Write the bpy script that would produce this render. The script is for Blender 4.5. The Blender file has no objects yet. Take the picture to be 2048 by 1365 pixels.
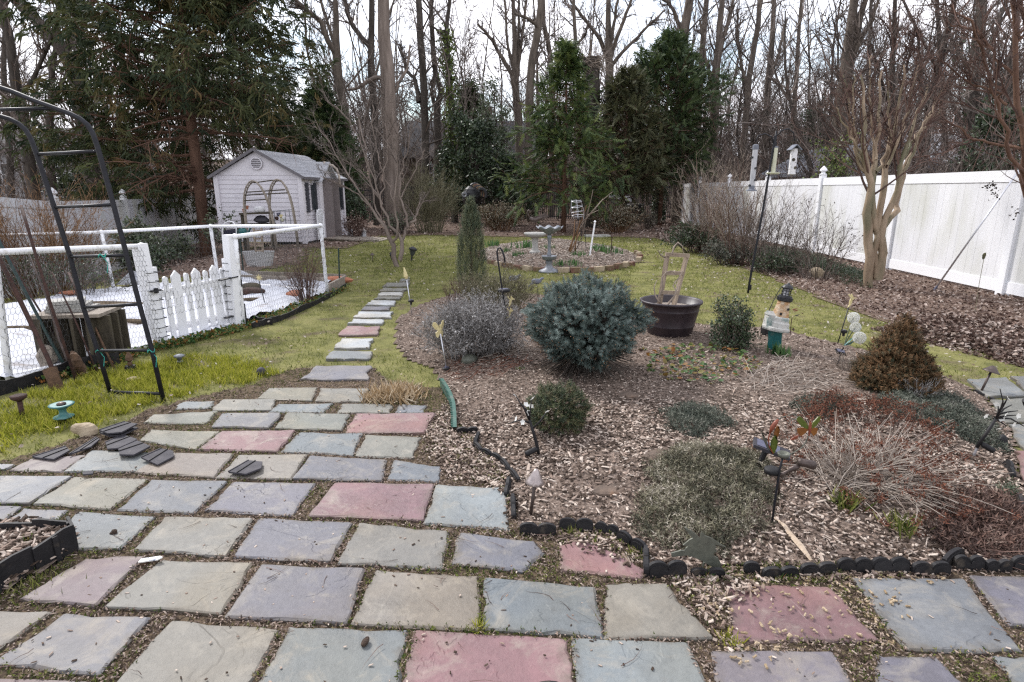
import bpy,math,random,zlib
import numpy as np
from mathutils import Vector
rng = np.random.default_rng(11)
random.seed(5)
scene = bpy.context.scene
COL = scene.collection
R_ = math.radians

# ------------------------------------------------------------------ camera
PW,PH = 2048.0,1365.0  # pixels the places were measured in
FPX,PITCH,EYE = 1185.0,R_(14.3),1.55
cd = bpy.data.cameras.new('camera')
cam = bpy.data.objects.new('camera',cd)
COL.objects.link(cam)
cam.location = (0,0,EYE)
cam.rotation_euler = (R_(90)-PITCH,0,0)
cd.sensor_width = 36.0
cd.lens = 36.0*FPX/PW
cd.clip_start = 0.05
cd.clip_end = 1500
scene.camera = cam

# ------------------------------------------------------------------ sky and sun
SUN_EL,SUN_AZ = R_(42),R_(-42)  # azimuth measured from +Y towards +X
world = bpy.data.worlds.new('World')
scene.world = world
world.use_nodes = True
wt = world.node_tree
for n in list(wt.nodes):
    wt.nodes.remove(n)
wo = wt.nodes.new('ShaderNodeOutputWorld')
bg = wt.nodes.new('ShaderNodeBackground')
bg.inputs['Strength'].default_value = 0.1
sky = wt.nodes.new('ShaderNodeTexSky')
sky.sky_type = 'NISHITA'
sky.sun_disc = False
sky.sun_elevation = SUN_EL
sky.sun_rotation = SUN_AZ
sky.air_density = 1.2
sky.dust_density = 0.6
tc = wt.nodes.new('ShaderNodeTexCoord')
mp = wt.nodes.new('ShaderNodeMapping')
mp.inputs['Scale'].default_value = (1.0,1.0,2.2)
nz = wt.nodes.new('ShaderNodeTexNoise')
nz.inputs['Scale'].default_value = 3.2
nz.inputs['Detail'].default_value = 7
nz.inputs['Roughness'].default_value = 0.58
rp = wt.nodes.new('ShaderNodeValToRGB')
rp.color_ramp.elements[0].position = 0.34
rp.color_ramp.elements[1].position = 0.54
mx = wt.nodes.new('ShaderNodeMix')
mx.data_type = 'RGBA'
mx.inputs['B'].default_value = (8.8,8.8,9.4,1)
wt.links.new(tc.outputs['Generated'],mp.inputs['Vector'])
wt.links.new(mp.outputs['Vector'],nz.inputs['Vector'])
wt.links.new(nz.outputs['Fac'],rp.inputs['Fac'])
wt.links.new(rp.outputs['Color'],mx.inputs['Factor'])
wt.links.new(sky.outputs['Color'],mx.inputs['A'])
wt.links.new(mx.outputs['Result'],bg.inputs['Color'])
wt.links.new(bg.outputs['Background'],wo.inputs['Surface'])

sl = bpy.data.lights.new('sun','SUN')
sun = bpy.data.objects.new('sun',sl)
COL.objects.link(sun)
sl.energy = 2.1
sl.angle = R_(11)
sl.color = (1.0,0.97,0.93)
sdir = Vector((math.sin(SUN_AZ)*math.cos(SUN_EL),math.cos(SUN_AZ)*math.cos(SUN_EL),math.sin(SUN_EL)))
sun.rotation_euler = sdir.to_track_quat('Z','Y').to_euler()
sun.location = sdir*60

vs = scene.view_settings
vs.view_transform = 'Standard'
vs.look = 'None'
vs.exposure = 1.06
vs.gamma = 1.0
vs.use_curve_mapping = False
scene.cycles.max_bounces = 6
scene.cycles.diffuse_bounces = 3
scene.cycles.transparent_max_bounces = 8
scene.cycles.use_denoising = False
scene.cycles.filter_width = 1.3

# ------------------------------------------------------------------ measuring helpers
CP,SP = math.cos(PITCH),math.sin(PITCH)

def smooth(t):
    t = np.clip(t,0,1)
    return t*t*(3-2*t)

def slope(x,y):
    """the yard without its beds: level by the patio, lower on the far left, rising past the back fence"""
    x = np.asarray(x,float); y = np.asarray(y,float)
    z =-0.5*smooth((-x-6.3)/3.7)*smooth((y-6.0)/5.0)
    z = z+6.5*smooth((y-35.0)/60.0)
    return z

def ray(px,py):
    a = (px-PW/2)/FPX
    b = (PH/2-py)/FPX
    return np.array([a,CP+b*SP,-SP+b*CP])

def flat(px,py,z=0.0):
    d = ray(px,py)
    t = (z-EYE)/d[2]
    return np.array([d[0]*t,d[1]*t,z])

def at(px,py,y):
    """the point seen at a measured pixel at a known distance y into the yard"""
    d = ray(px,py)
    t = y/d[1]
    return np.array([d[0]*t,y,EYE+d[2]*t])

def pxm(y):
    """metres per measured pixel at distance y"""
    return y/(FPX*1.01)

def dist_poly(P,poly):
    """signed distance of points to a polygon (positive inside)"""
    P = np.asarray(P,float); poly = np.asarray(poly,float)
    n = len(poly)
    d = np.full(len(P),1e9)
    ins = np.zeros(len(P),bool)
    for i in range(n):
        a,b = poly[i],poly[(i+1) % n]
        ab = b-a
        t = np.clip(((P-a) @ ab)/max(ab @ ab,1e-12),0,1)
        q = P-a-t[:,None]*ab
        d = np.minimum(d,np.hypot(q[:,0],q[:,1]))
        c = (a[1] > P[:,1]) != (b[1] > P[:,1])
        with np.errstate(divide='ignore',invalid='ignore'):
            xx = (b[0]-a[0])*(P[:,1]-a[1])/(b[1]-a[1]+1e-15)+a[0]
        ins ^= c & (P[:,0] < xx)
    return np.where(ins,d,-d)

def fp(pts):
    return np.array([flat(x,y)[:2] for x,y in pts])

BED = fp([(888,775),(860,735),(815,722),(790,690),(795,640),(835,612),(905,590),(1000,585),(1085,592),(1180,610),
          (1290,640),(1400,650),(1500,655),(1560,660),(1640,680),(1720,700),(1800,730),(1880,752),(1935,775),(1985,812),
          (2015,850),(2030,900),(2040,960),(2075,1040),(2130,1125),
          (1900,1140),(1690,1128),(1480,1136),(1300,1152),(1290,1105),(1240,1070),(1140,1048),(1040,1062),(1028,1000),
          (985,925),(940,870),(912,850)])
RING = np.array([1117.0,505.0])
_c = flat(1112,507)
RINGC = _c[:2]
_a = np.linspace(0,2*math.pi,40,endpoint=False)
CIRC = np.array([[RINGC[0]+1.95*math.cos(t),RINGC[1]+3.6*math.sin(t)] for t in _a])
SIDEBED = fp([(-200,1085),(-60,1060),(70,1052),(140,1064),(152,1110),(60,1165),(-60,1230),(-300,1330)])

def H(x,y):
    x = np.atleast_1d(np.asarray(x,float)); y = np.atleast_1d(np.asarray(y,float))
    z = slope(x,y)
    m = (np.abs(x-1.6) < 5) & (y > 1.5) & (y < 12)
    if m.any():
        P = np.stack([x[m],y[m]],1)
        z[m] += 0.085*smooth(dist_poly(P,BED)/0.7)
    m = (np.abs(x-RINGC[0]) < 3) & (np.abs(y-RINGC[1]) < 5)
    if m.any():
        P = np.stack([x[m],y[m]],1)
        z[m] += 0.16*smooth(dist_poly(P,CIRC)/1.2)
    return z

def gz(x,y):
    return float(H(x,y)[0])

def G(px,py):
    """the ground point seen at a measured pixel"""
    z = 0.0
    for _ in range(12):
        p = flat(px,py,z)
        z = gz(p[0],p[1])
    p[2] = z
    return p

# ------------------------------------------------------------------ mesh helpers
def nrm(v):
    v = np.asarray(v,float)
    return v/np.maximum(np.linalg.norm(v,axis=-1,keepdims=True),1e-9)

class MB:
    def __init__(s):
        s.V = []; s.F = []; s.n = 0; s.A = []
    def add(s,v,f,rnd=None,mi=0):
        v = np.asarray(v,float).reshape(-1,3)
        if isinstance(f,np.ndarray):
            s.F.append((f+s.n,mi))
        else:
            by = {}
            for q in f:
                by.setdefault(len(q),[]).append(q)
            for q in by.values():
                s.F.append((np.array(q,int)+s.n,mi))
        s.V.append(v)
        s.n += len(v)
        if rnd is None:
            rnd = rng.random()
        s.A.append(np.broadcast_to(np.asarray(rnd,float),(len(v),)))
        return s
    def box(s,c,size,rz=0.0,M=None,mi=0,rnd=None):
        h = np.asarray(size,float)/2
        k = np.array([[-1,-1,-1],[1,-1,-1],[1,1,-1],[-1,1,-1],[-1,-1,1],[1,-1,1],[1,1,1],[-1,1,1]],float)*h
        if M is None:
            ca,sa = math.cos(rz),math.sin(rz)
            M = np.array([[ca,-sa,0],[sa,ca,0],[0,0,1]])
        v = k @ np.asarray(M).T+np.asarray(c,float)
        return s.add(v,[[0,3,2,1],[4,5,6,7],[0,1,5,4],[1,2,6,5],[2,3,7,6],[3,0,4,7]],rnd,mi)
    def beam(s,a,b,w,h,up=(0,0,1),mi=0,rnd=None):
        a = np.asarray(a,float); b = np.asarray(b,float)
        t = nrm(b-a); side = np.cross(t,up)
        if np.linalg.norm(side) < 1e-5:
            side = np.cross(t,(0,1,0))
        side = nrm(side); u = np.cross(side,t)
        return s.box((a+b)/2,(np.linalg.norm(b-a),w,h),M=np.stack([t,side,u],1),mi=mi,rnd=rnd)
    def tube(s,pts,r,sides=8,caps=True,mi=0,rnd=None):
        P = np.asarray(pts,float)
        r = np.broadcast_to(np.asarray(r,float),(len(P),))
        T = nrm(np.gradient(P,axis=0))
        ref = np.eye(3)[np.argmin(np.abs(T).max(0))]
        u = nrm(np.cross(T,ref)); w = np.cross(T,u)
        a = np.linspace(0,2*math.pi,sides,endpoint=False)
        ring = P[:,None]+r[:,None,None]*(np.cos(a)[None,:,None]*u[:,None]+np.sin(a)[None,:,None]*w[:,None])
        k = len(P)
        i = np.arange(k-1)[:,None]*sides; j = np.arange(sides)[None]
        f = np.stack([i+j,i+(j+1) % sides,i+sides+(j+1) % sides,i+sides+j],-1).reshape(-1,4)
        s.add(ring.reshape(-1,3),f,rnd,mi)
        if caps:
            base = s.n-k*sides
            s.F.append((np.array([list(range(base+sides-1,base-1,-1))]),mi))
            s.F.append((np.array([list(range(base+(k-1)*sides,base+k*sides))]),mi))
        return s
    def lathe(s,prof,c,n=20,M=None,mi=0,rnd=None,sx=1.0,sy=1.0):
        pr = np.asarray(prof,float)
        a = np.linspace(0,2*math.pi,n,endpoint=False)
        v = np.stack([pr[:,None,0]*np.cos(a)*sx,pr[:,None,0]*np.sin(a)*sy,np.broadcast_to(pr[:,None,1],(len(pr),n))],-1).reshape(-1,3)
        if M is not None:
            v = v @ np.asarray(M).T
        v = v+np.asarray(c,float)
        k = len(pr)
        i = np.arange(k-1)[:,None]*n; j = np.arange(n)[None]
        f = np.stack([i+j,i+(j+1) % n,i+n+(j+1) % n,i+n+j],-1).reshape(-1,4)
        s.add(v,f,rnd,mi)
        base = s.n-k*n
        if pr[0,0] > 1e-4:
            s.F.append((np.array([list(range(base+n-1,base-1,-1))]),mi))
        if pr[-1,0] > 1e-4:
            s.F.append((np.array([list(range(base+(k-1)*n,base+k*n))]),mi))
        return s
    def prism(s,outline,depth,M=np.eye(3),c=(0,0,0),mi=0,rnd=None):
        """a 2-D outline given real thickness: outline in the first two axes of M, depth along the third"""
        o = np.asarray(outline,float); n = len(o)
        v = np.concatenate([np.c_[o,np.full(n,-depth/2)],np.c_[o,np.full(n,depth/2)]])
        v = v @ np.asarray(M,float).T+np.asarray(c,float)
        f = [list(range(n-1,-1,-1)),list(range(n,2*n))]+[[i,(i+1) % n,n+(i+1) % n,n+i] for i in range(n)]
        return s.add(v,f,rnd,mi)
    def blob(s,c,rad,amp=0.15,n=10,m=7,mi=0,rnd=None,seed=None,flat_bottom=False):
        g = np.random.default_rng(seed if seed is not None else int(rng.integers(1e9)))
        th = np.linspace(0,math.pi,m+1); ph = np.linspace(0,2*math.pi,n,endpoint=False)
        v = []
        ks = g.normal(0,1,(6,3))*1.6; fs = g.uniform(0,6,6)
        def rr(d):
            return 1+amp*sum(math.sin(float(ks[q] @ d)+fs[q]) for q in range(6))/2.2
        d = np.array([0,0,-1.0]); v.append(d*rr(d))
        for t in th[1:-1][::-1]:
            for p in ph:
                d = np.array([math.sin(t)*math.cos(p),math.sin(t)*math.sin(p),math.cos(t)]); v.append(d*rr(d))
        d = np.array([0,0,1.0]); v.append(d*rr(d))
        v = np.array(v)*np.asarray(rad,float)
        if flat_bottom:
            v[:,2] = np.maximum(v[:,2],-0.35*np.asarray(rad,float)[2])
        f = []
        for j in range(n):
            f.append([0,1+(j+1) % n,1+j])
        for i in range(m-2):
            for j in range(n):
                a = 1+i*n
                f.append([a+j,a+(j+1) % n,a+n+(j+1) % n,a+n+j])
        a = 1+(m-2)*n
        for j in range(n):
            f.append([a+j,a+(j+1) % n,len(v)-1])
        return s.add(v+np.asarray(c,float),f,rnd,mi)
    def build(s,name,mat,parent=None,base=None,smooth=False,kind=None,color=None):
        me = bpy.data.meshes.new(name)
        V = np.concatenate(s.V) if s.V else np.zeros((0,3))
        if base is None:
            base = worig(parent) if parent is not None else np.zeros(3)
        V = V-base
        me.vertices.add(len(V))
        me.vertices.foreach_set('co',V.astype(np.float32).ravel())
        tot = np.concatenate([np.full(len(f),f.shape[1]) for f,_ in s.F]).astype(np.int32)
        idx = np.concatenate([f.ravel() for f,_ in s.F]).astype(np.int32)
        mis = np.concatenate([np.full(len(f),m) for f,m in s.F]).astype(np.int32)
        me.loops.add(len(idx))
        me.loops.foreach_set('vertex_index',idx)
        me.polygons.add(len(tot))
        st = np.concatenate([[0],np.cumsum(tot)[:-1]]).astype(np.int32)
        me.polygons.foreach_set('loop_start',st)
        me.polygons.foreach_set('loop_total',tot)
        me.polygons.foreach_set('material_index',mis)
        me.polygons.foreach_set('use_smooth',np.full(len(tot),smooth))
        at_ = me.attributes.new('rnd','FLOAT','POINT')
        at_.data.foreach_set('value',np.concatenate(s.A).astype(np.float32))
        me.update(calc_edges=True)
        for m in (mat if isinstance(mat,(list,tuple)) else [mat]):
            me.materials.append(m)
        o = bpy.data.objects.new(name,me)
        COL.objects.link(o)
        if parent is not None:
            o.parent = parent
        else:
            o.location = base
        if kind:
            o['kind'] = kind
        if color is not None:
            o.color = (*color,1)
        return o

def worig(o):
    v = np.zeros(3)
    while o is not None:
        v = v+np.array(o.location)
        o = o.parent
    return v

LABELS = set()
def tag(o,label,cat,group=None,kind=None):
    o['label'] = label; o['category'] = cat
    if group: o['group'] = group
    if kind: o['kind'] = kind
    return o

def thing(name,label,cat,loc,group=None):
    o = bpy.data.objects.new(name,None)
    o.empty_display_size = 0.1
    COL.objects.link(o)
    o.location = tuple(float(q) for q in loc)
    return tag(o,label,cat,group)

def copy_tree(o,parent=None):
    c = o.copy(); COL.objects.link(c)
    if parent is not None: c.parent = parent
    for ch in list(o.children):
        copy_tree(ch,c)
    return c

# vectorised branches -------------------------------------------------
def grow(p0,d0,L,r0,k,wander=0.15,up=0.0,g=rng,taper=0.8):
    n = len(p0)
    P = np.zeros((n,k,3)); P[:,0] = p0
    d = nrm(d0)
    upv = np.broadcast_to(np.asarray(up,float),(n,))
    for i in range(1,k):
        d = d+g.normal(0,wander,(n,3))
        d[:,2] += upv
        d = nrm(d)
        P[:,i] = P[:,i-1]+d*(np.asarray(L)[:,None]/(k-1))
    Rr = np.asarray(r0)[:,None]*(1-taper*np.linspace(0,1,k)[None])
    return P,Rr

def spawn(P,Rr,m,t0,t1,ang,lf,rmax,k,wander=0.15,up=0.05,g=rng,rmin=0.002,lmin=0.0,flatten=0.0):
    n,kk,_ = P.shape
    t = g.uniform(t0,t1,(n,m)); x = t*(kk-1)
    i0 = np.minimum(x.astype(int),kk-2); fr = x-i0
    ii = np.arange(n)[:,None]
    A = P[ii,i0]; B = P[ii,i0+1]
    pos = A+(B-A)*fr[...,None]
    T = nrm(B-A)
    ref = np.where(np.abs(T[...,2:3]) > 0.9,np.array([1.0,0,0]),np.array([0,0,1.0]))
    u = nrm(np.cross(T,ref)); w = np.cross(T,u)
    az = g.uniform(0,2*math.pi,(n,m))
    an = g.normal(ang,0.18,(n,m))
    D = np.cos(an)[...,None]*T+np.sin(an)[...,None]*(np.cos(az)[...,None]*u+np.sin(az)[...,None]*w)
    if flatten:
        D[...,2] *= (1-flatten)
    Ltot = np.linalg.norm(np.diff(P,axis=1),axis=2).sum(1)
    L = Ltot[:,None]*lf*(1.15-0.65*t)*g.uniform(0.6,1.25,(n,m))+lmin
    rr = Rr[ii,i0]*0.75
    r0 = np.clip(np.minimum(rr,rmax*g.uniform(0.7,1.1,(n,m))),rmin,None)
    return grow(pos.reshape(-1,3),D.reshape(-1,3),L.ravel(),r0.ravel(),k,wander,up,g)

def tubes(mb,P,Rr,sides=3,mi=0,rnd=None):
    n,k,_ = P.shape
    if n == 0: return
    T = nrm(np.gradient(P,axis=1))
    ref = np.eye(3)[np.argmin(np.abs(T).max(1),axis=1)]
    u = nrm(np.cross(T,ref[:,None])); w = np.cross(T,u)
    if sides == 2:  # far twigs: a single flat strip of random facing
        an = rng.uniform(0,math.pi,(n,1,1)); w_ = (np.cos(an)*u+np.sin(an)*w)*Rr[...,None]
        V = np.stack([P-w_,P+w_],2)
        b = (np.arange(n)*k*2)[:,None]; i = (np.arange(k-1)*2)[None]
        f = np.stack([b+i,b+i+1,b+i+3,b+i+2],-1).reshape(-1,4)
        mb.add(V.reshape(-1,3),f,np.repeat(rng.random(n),k*2) if rnd is None else rnd,mi)
        return
    a = np.linspace(0,2*math.pi,sides,endpoint=False)
    V = P[:,:,None]+Rr[:,:,None,None]*(np.cos(a)[:,None]*u[:,:,None]+np.sin(a)[:,None]*w[:,:,None])
    b = (np.arange(n)*k*sides)[:,None,None]
    i = (np.arange(k-1)*sides)[None,:,None]; j = np.arange(sides)[None,None]
    f = np.stack([b+i+j,b+i+(j+1) % sides,b+i+sides+(j+1) % sides,b+i+sides+j],-1).reshape(-1,4)
    if rnd is None:
        rnd = np.repeat(rng.random(n),k*sides)
    mb.add(V.reshape(-1,3),f,rnd,mi)

def scatter(mb,tv,tf,pos,xd,sc,mi=0,rnd=None,up=None,roll=True,g=rng):
    """copies of a small template (long axis +X) merged into one mesh"""
    n = len(pos)
    if n == 0: return
    X = nrm(xd)
    if up is None:
        up = g.normal(0,1,(n,3)) if roll else np.broadcast_to([0,0,1.0],(n,3))+g.normal(0,.15,(n,3))
    Y = nrm(np.cross(up,X)); Z = np.cross(X,Y)
    sc = np.broadcast_to(np.asarray(sc,float),(n,)) if np.ndim(sc) < 2 else np.asarray(sc,float)
    tv = np.asarray(tv,float)
    M = np.stack([X,Y,Z],2)
    if sc.ndim == 1:
        V = np.einsum('nij,kj->nki',M,tv)*sc[:,None,None]+pos[:,None]
    else:
        V = np.einsum('nij,nkj->nki',M,tv[None]*sc[:,None])+pos[:,None]
    m = len(tv)
    if isinstance(tf,np.ndarray): groups = [tf]
    else:
        by = {}
        for q in tf: by.setdefault(len(q),[]).append(q)
        groups = [np.array(q,int) for q in by.values()]
    if rnd is None:
        rnd = g.random(n)
    base = mb.n
    for i_,gf in enumerate(groups):
        f = (gf[None]+(np.arange(n)*m)[:,None,None]).reshape(-1,gf.shape[1])
        if i_ == 0:
            mb.add(V.reshape(-1,3),f,np.repeat(rnd,m),mi)
        else:
            mb.F.append((f+base,mi))

def sheet(region,cell,zoff=0.0,extra=None):
    """a draped sheet made of the grid cells that fall inside a polygon"""
    mb = MB()
    lo = region.min(0); hi = region.max(0)
    nx = int((hi[0]-lo[0])/cell)+2; ny = int((hi[1]-lo[1])/cell)+2
    gx = lo[0]+np.arange(nx)*cell; gy = lo[1]+np.arange(ny)*cell
    X,Y = np.meshgrid(gx,gy)
    pts = np.stack([X.ravel(),Y.ravel()],1)
    Z = H(pts[:,0],pts[:,1])+zoff
    if extra is not None: Z = Z+extra(pts)
    cx,cy = np.meshgrid(gx[:-1]+cell/2,gy[:-1]+cell/2)
    ins = dist_poly(np.stack([cx.ravel(),cy.ravel()],1),region) > 0
    i,j = np.meshgrid(np.arange(nx-1),np.arange(ny-1))
    a = (j*nx+i).ravel()[ins]
    f = np.stack([a,a+1,a+nx+1,a+nx],1)
    used = np.unique(f); rem = np.full(len(pts),-1); rem[used] = np.arange(len(used))
    mb.add(np.c_[pts,Z][used],rem[f],0.5)
    return mb

def inside_pts(region,n,g=rng,pad=0.0,near=None):
    """random ground points in a polygon; near = falloff distance from the camera"""
    lo = region.min(0); hi = region.max(0)
    out = []
    tot = 0
    for _ in range(60):
        p = g.uniform(lo,hi,(n*2,2))
        if near:
            d = np.hypot(p[:,0],p[:,1])
            p = p[g.random(len(p)) < np.minimum(1,(near/np.maximum(d,near)) ** 1.6)]
        p = p[dist_poly(p,region) > pad]
        out.append(p); tot += len(p)
        if tot >= n: break
    p = np.concatenate(out)[:n]
    return np.c_[p,H(p[:,0],p[:,1])]
# ------------------------------------------------------------------ materials
def lin(r,g,b):
    f = lambda c: (c/255/12.92) if c/255 <= 0.04045 else ((c/255+0.055)/1.055) ** 2.4
    return (f(r),f(g),f(b))

def mat(name,c0,c1=None,scale=8.0,rough=0.7,bump=0.0,bscale=None,metal=0.0,spec=0.4,use_rnd=0.0,c2=None,detail=6,
        stretch=(1,1,1),transl=0.0,objcol=False,dirt=None,sheen=0.0,coords='Object'):
    m = bpy.data.materials.new(name)
    m.use_nodes = True
    t = m.node_tree
    N,L = t.nodes,t.links
    b = N['Principled BSDF']
    b.inputs['Roughness'].default_value = rough
    b.inputs['Metallic'].default_value = metal
    b.inputs['Specular IOR Level'].default_value = spec
    co = N.new('ShaderNodeTexCoord'); mp = N.new('ShaderNodeMapping')
    mp.inputs['Scale'].default_value = stretch
    L.new(co.outputs[coords],mp.inputs['Vector'])
    n1 = N.new('ShaderNodeTexNoise'); n1.inputs['Scale'].default_value = scale; n1.inputs['Detail'].default_value = detail
    n1.inputs['Roughness'].default_value = 0.62
    L.new(mp.outputs['Vector'],n1.inputs['Vector'])
    r = N.new('ShaderNodeValToRGB')
    c1 = c1 or c0
    r.color_ramp.elements[0].position = 0.3; r.color_ramp.elements[0].color = (*c0,1)
    r.color_ramp.elements[1].position = 0.7; r.color_ramp.elements[1].color = (*c1,1)
    if c2:
        e = r.color_ramp.elements.new(0.92); e.color = (*c2,1)
        r.color_ramp.elements[1].position = 0.55
    if use_rnd:
        a = N.new('ShaderNodeAttribute'); a.attribute_name = 'rnd'
        mxv = N.new('ShaderNodeMix'); mxv.data_type = 'FLOAT'
        mxv.inputs['Factor'].default_value = use_rnd
        L.new(n1.outputs['Fac'],mxv.inputs['A']); L.new(a.outputs['Fac'],mxv.inputs['B'])
        L.new(mxv.outputs['Result'],r.inputs['Fac'])
    else:
        L.new(n1.outputs['Fac'],r.inputs['Fac'])
    col = r.outputs['Color']
    if objcol:
        oi = N.new('ShaderNodeObjectInfo')
        mm = N.new('ShaderNodeMix'); mm.data_type = 'RGBA'; mm.blend_type = 'MULTIPLY'
        mm.inputs['Factor'].default_value = 1
        L.new(oi.outputs['Color'],mm.inputs['A']); L.new(col,mm.inputs['B'])
        col = mm.outputs['Result']
    if dirt:
        dc,dscale,d0,d1 = dirt
        n3 = N.new('ShaderNodeTexNoise'); n3.inputs['Scale'].default_value = dscale; n3.inputs['Detail'].default_value = 7
        L.new(mp.outputs['Vector'],n3.inputs['Vector'])
        r3 = N.new('ShaderNodeMapRange'); r3.inputs['From Min'].default_value = d0; r3.inputs['From Max'].default_value = d1
        L.new(n3.outputs['Fac'],r3.inputs['Value'])
        mm = N.new('ShaderNodeMix'); mm.data_type = 'RGBA'
        L.new(r3.outputs['Result'],mm.inputs['Factor']); L.new(col,mm.inputs['A'])
        mm.inputs['B'].default_value = (*dc,1)
        col = mm.outputs['Result']
    L.new(col,b.inputs['Base Color'])
    if bump:
        n2 = N.new('ShaderNodeTexNoise'); n2.inputs['Scale'].default_value = bscale or scale*2; n2.inputs['Detail'].default_value = 8
        L.new(mp.outputs['Vector'],n2.inputs['Vector'])
        bu = N.new('ShaderNodeBump'); bu.inputs['Strength'].default_value = bump; bu.inputs['Distance'].default_value = 0.02
        L.new(n2.outputs['Fac'],bu.inputs['Height']); L.new(bu.outputs['Normal'],b.inputs['Normal'])
    if transl:
        tr = N.new('ShaderNodeBsdfTranslucent'); L.new(col,tr.inputs['Color'])
        ms = N.new('ShaderNodeMixShader'); ms.inputs['Fac'].default_value = transl
        L.new(b.outputs['BSDF'],ms.inputs[1]); L.new(tr.outputs['BSDF'],ms.inputs[2])
        L.new(ms.outputs['Shader'],N['Material Output'].inputs['Surface'])
    return m

def flagstone_mat():
    """cleft slate: the object's own colour, mottled, with low ledges where layers have split away"""
    m = bpy.data.materials.new('flagstone'); m.use_nodes = True
    t = m.node_tree; N,L = t.nodes,t.links
    b = N['Principled BSDF']; b.inputs['Roughness'].default_value = 0.62; b.inputs['Specular IOR Level'].default_value = 0.5
    co = N.new('ShaderNodeTexCoord'); oi = N.new('ShaderNodeObjectInfo')
    vm = N.new('ShaderNodeVectorMath'); vm.operation = 'MULTIPLY_ADD'
    cb = N.new('ShaderNodeCombineXYZ')
    for k in 'XYZ': L.new(oi.outputs['Random'],cb.inputs[k])
    L.new(cb.outputs['Vector'],vm.inputs[0]); vm.inputs[1].default_value = (37,91,53); L.new(co.outputs['Object'],vm.inputs[2])
    V = vm.outputs['Vector']
    def noise(s,d=6,r=0.6,dist=0.0):
        n = N.new('ShaderNodeTexNoise'); n.inputs['Scale'].default_value = s; n.inputs['Detail'].default_value = d
        n.inputs['Roughness'].default_value = r; n.inputs['Distortion'].default_value = dist
        L.new(V,n.inputs['Vector']); return n.outputs['Fac']
    def mr(v,a,b_,c,d):
        n = N.new('ShaderNodeMapRange'); n.inputs['From Min'].default_value = a; n.inputs['From Max'].default_value = b_
        n.inputs['To Min'].default_value = c; n.inputs['To Max'].default_value = d; L.new(v,n.inputs['Value']); return n.outputs['Result']
    def math_(op,a,b_):
        n = N.new('ShaderNodeMath'); n.operation = op
        for q,v in ((0,a),(1,b_)):
            if isinstance(v,(int,float)): n.inputs[q].default_value = v
            else: L.new(v,n.inputs[q])
        return n.outputs['Value']
    broad = noise(3.0,5,0.55,0.4); fine = noise(38,9,0.7); spots = noise(15,8,0.72)
    val = math_('ADD',mr(broad,0.3,0.7,0.74,1.20),mr(fine,0.3,0.7,-0.13,0.13))
    val = math_('MULTIPLY',val,mr(spots,0.62,0.72,1.0,0.72))
    mm = N.new('ShaderNodeMix'); mm.data_type = 'RGBA'; mm.blend_type = 'MULTIPLY'; mm.inputs['Factor'].default_value = 1
    cc = N.new('ShaderNodeCombineColor')
    for k in ('Red','Green','Blue'): L.new(val,cc.inputs[k])
    L.new(oi.outputs['Color'],mm.inputs['A']); L.new(cc.outputs['Color'],mm.inputs['B'])
    m2 = N.new('ShaderNodeMix'); m2.data_type = 'RGBA'
    L.new(mr(noise(5.2,8,0.7,1.2),0.50,0.74,0.0,0.60),m2.inputs['Factor'])
    L.new(mm.outputs['Result'],m2.inputs['A']); m2.inputs['B'].default_value = (0.30,0.27,0.22,1)
    ea = N.new('ShaderNodeAttribute'); ea.attribute_name = 'rnd'
    m3 = N.new('ShaderNodeMix'); m3.data_type = 'RGBA'
    rim = math_('ADD',mr(ea.outputs['Fac'],0.0,0.9,0.5,-0.30),mr(noise(7,9,0.75),0.35,0.75,-0.45,0.75))
    L.new(mr(rim,0.0,0.8,0.0,0.75),m3.inputs['Factor']); L.new(m2.outputs['Result'],m3.inputs['A']); m3.inputs['B'].default_value = (0.085,0.070,0.052,1)
    m4 = N.new('ShaderNodeMix'); m4.data_type = 'RGBA'; m4.blend_type = 'MULTIPLY'
    L.new(mr(noise(1.7,3,0.5),0.48,0.62,0.0,0.8),m4.inputs['Factor']); L.new(m3.outputs['Result'],m4.inputs['A']); m4.inputs['B'].default_value = (1.06,0.98,0.86,1)
    L.new(m4.outputs['Result'],b.inputs['Base Color'])
    # ledges
    q = math_('MULTIPLY',noise(1.5,5,0.55,0.9),5.0)
    st = math_('FLOOR',q,0)
    fr = math_('FRACT',q,0)
    edge = math_('ADD',st,mr(fr,0.0,0.045,0.0,1.0))
    h = math_('ADD',math_('MULTIPLY',edge,0.0026),math_('MULTIPLY',fine,0.0040))
    h = math_('ADD',h,math_('MULTIPLY',noise(9,6,0.6),0.005))
    bu = N.new('ShaderNodeBump'); bu.inputs['Strength'].default_value = 0.9; bu.inputs['Distance'].default_value = 1.0
    L.new(h,bu.inputs['Height']); L.new(bu.outputs['Normal'],b.inputs['Normal'])
    L.new(mr(broad,0.3,0.7,0.5,0.72),b.inputs['Roughness'])
    return m

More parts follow.
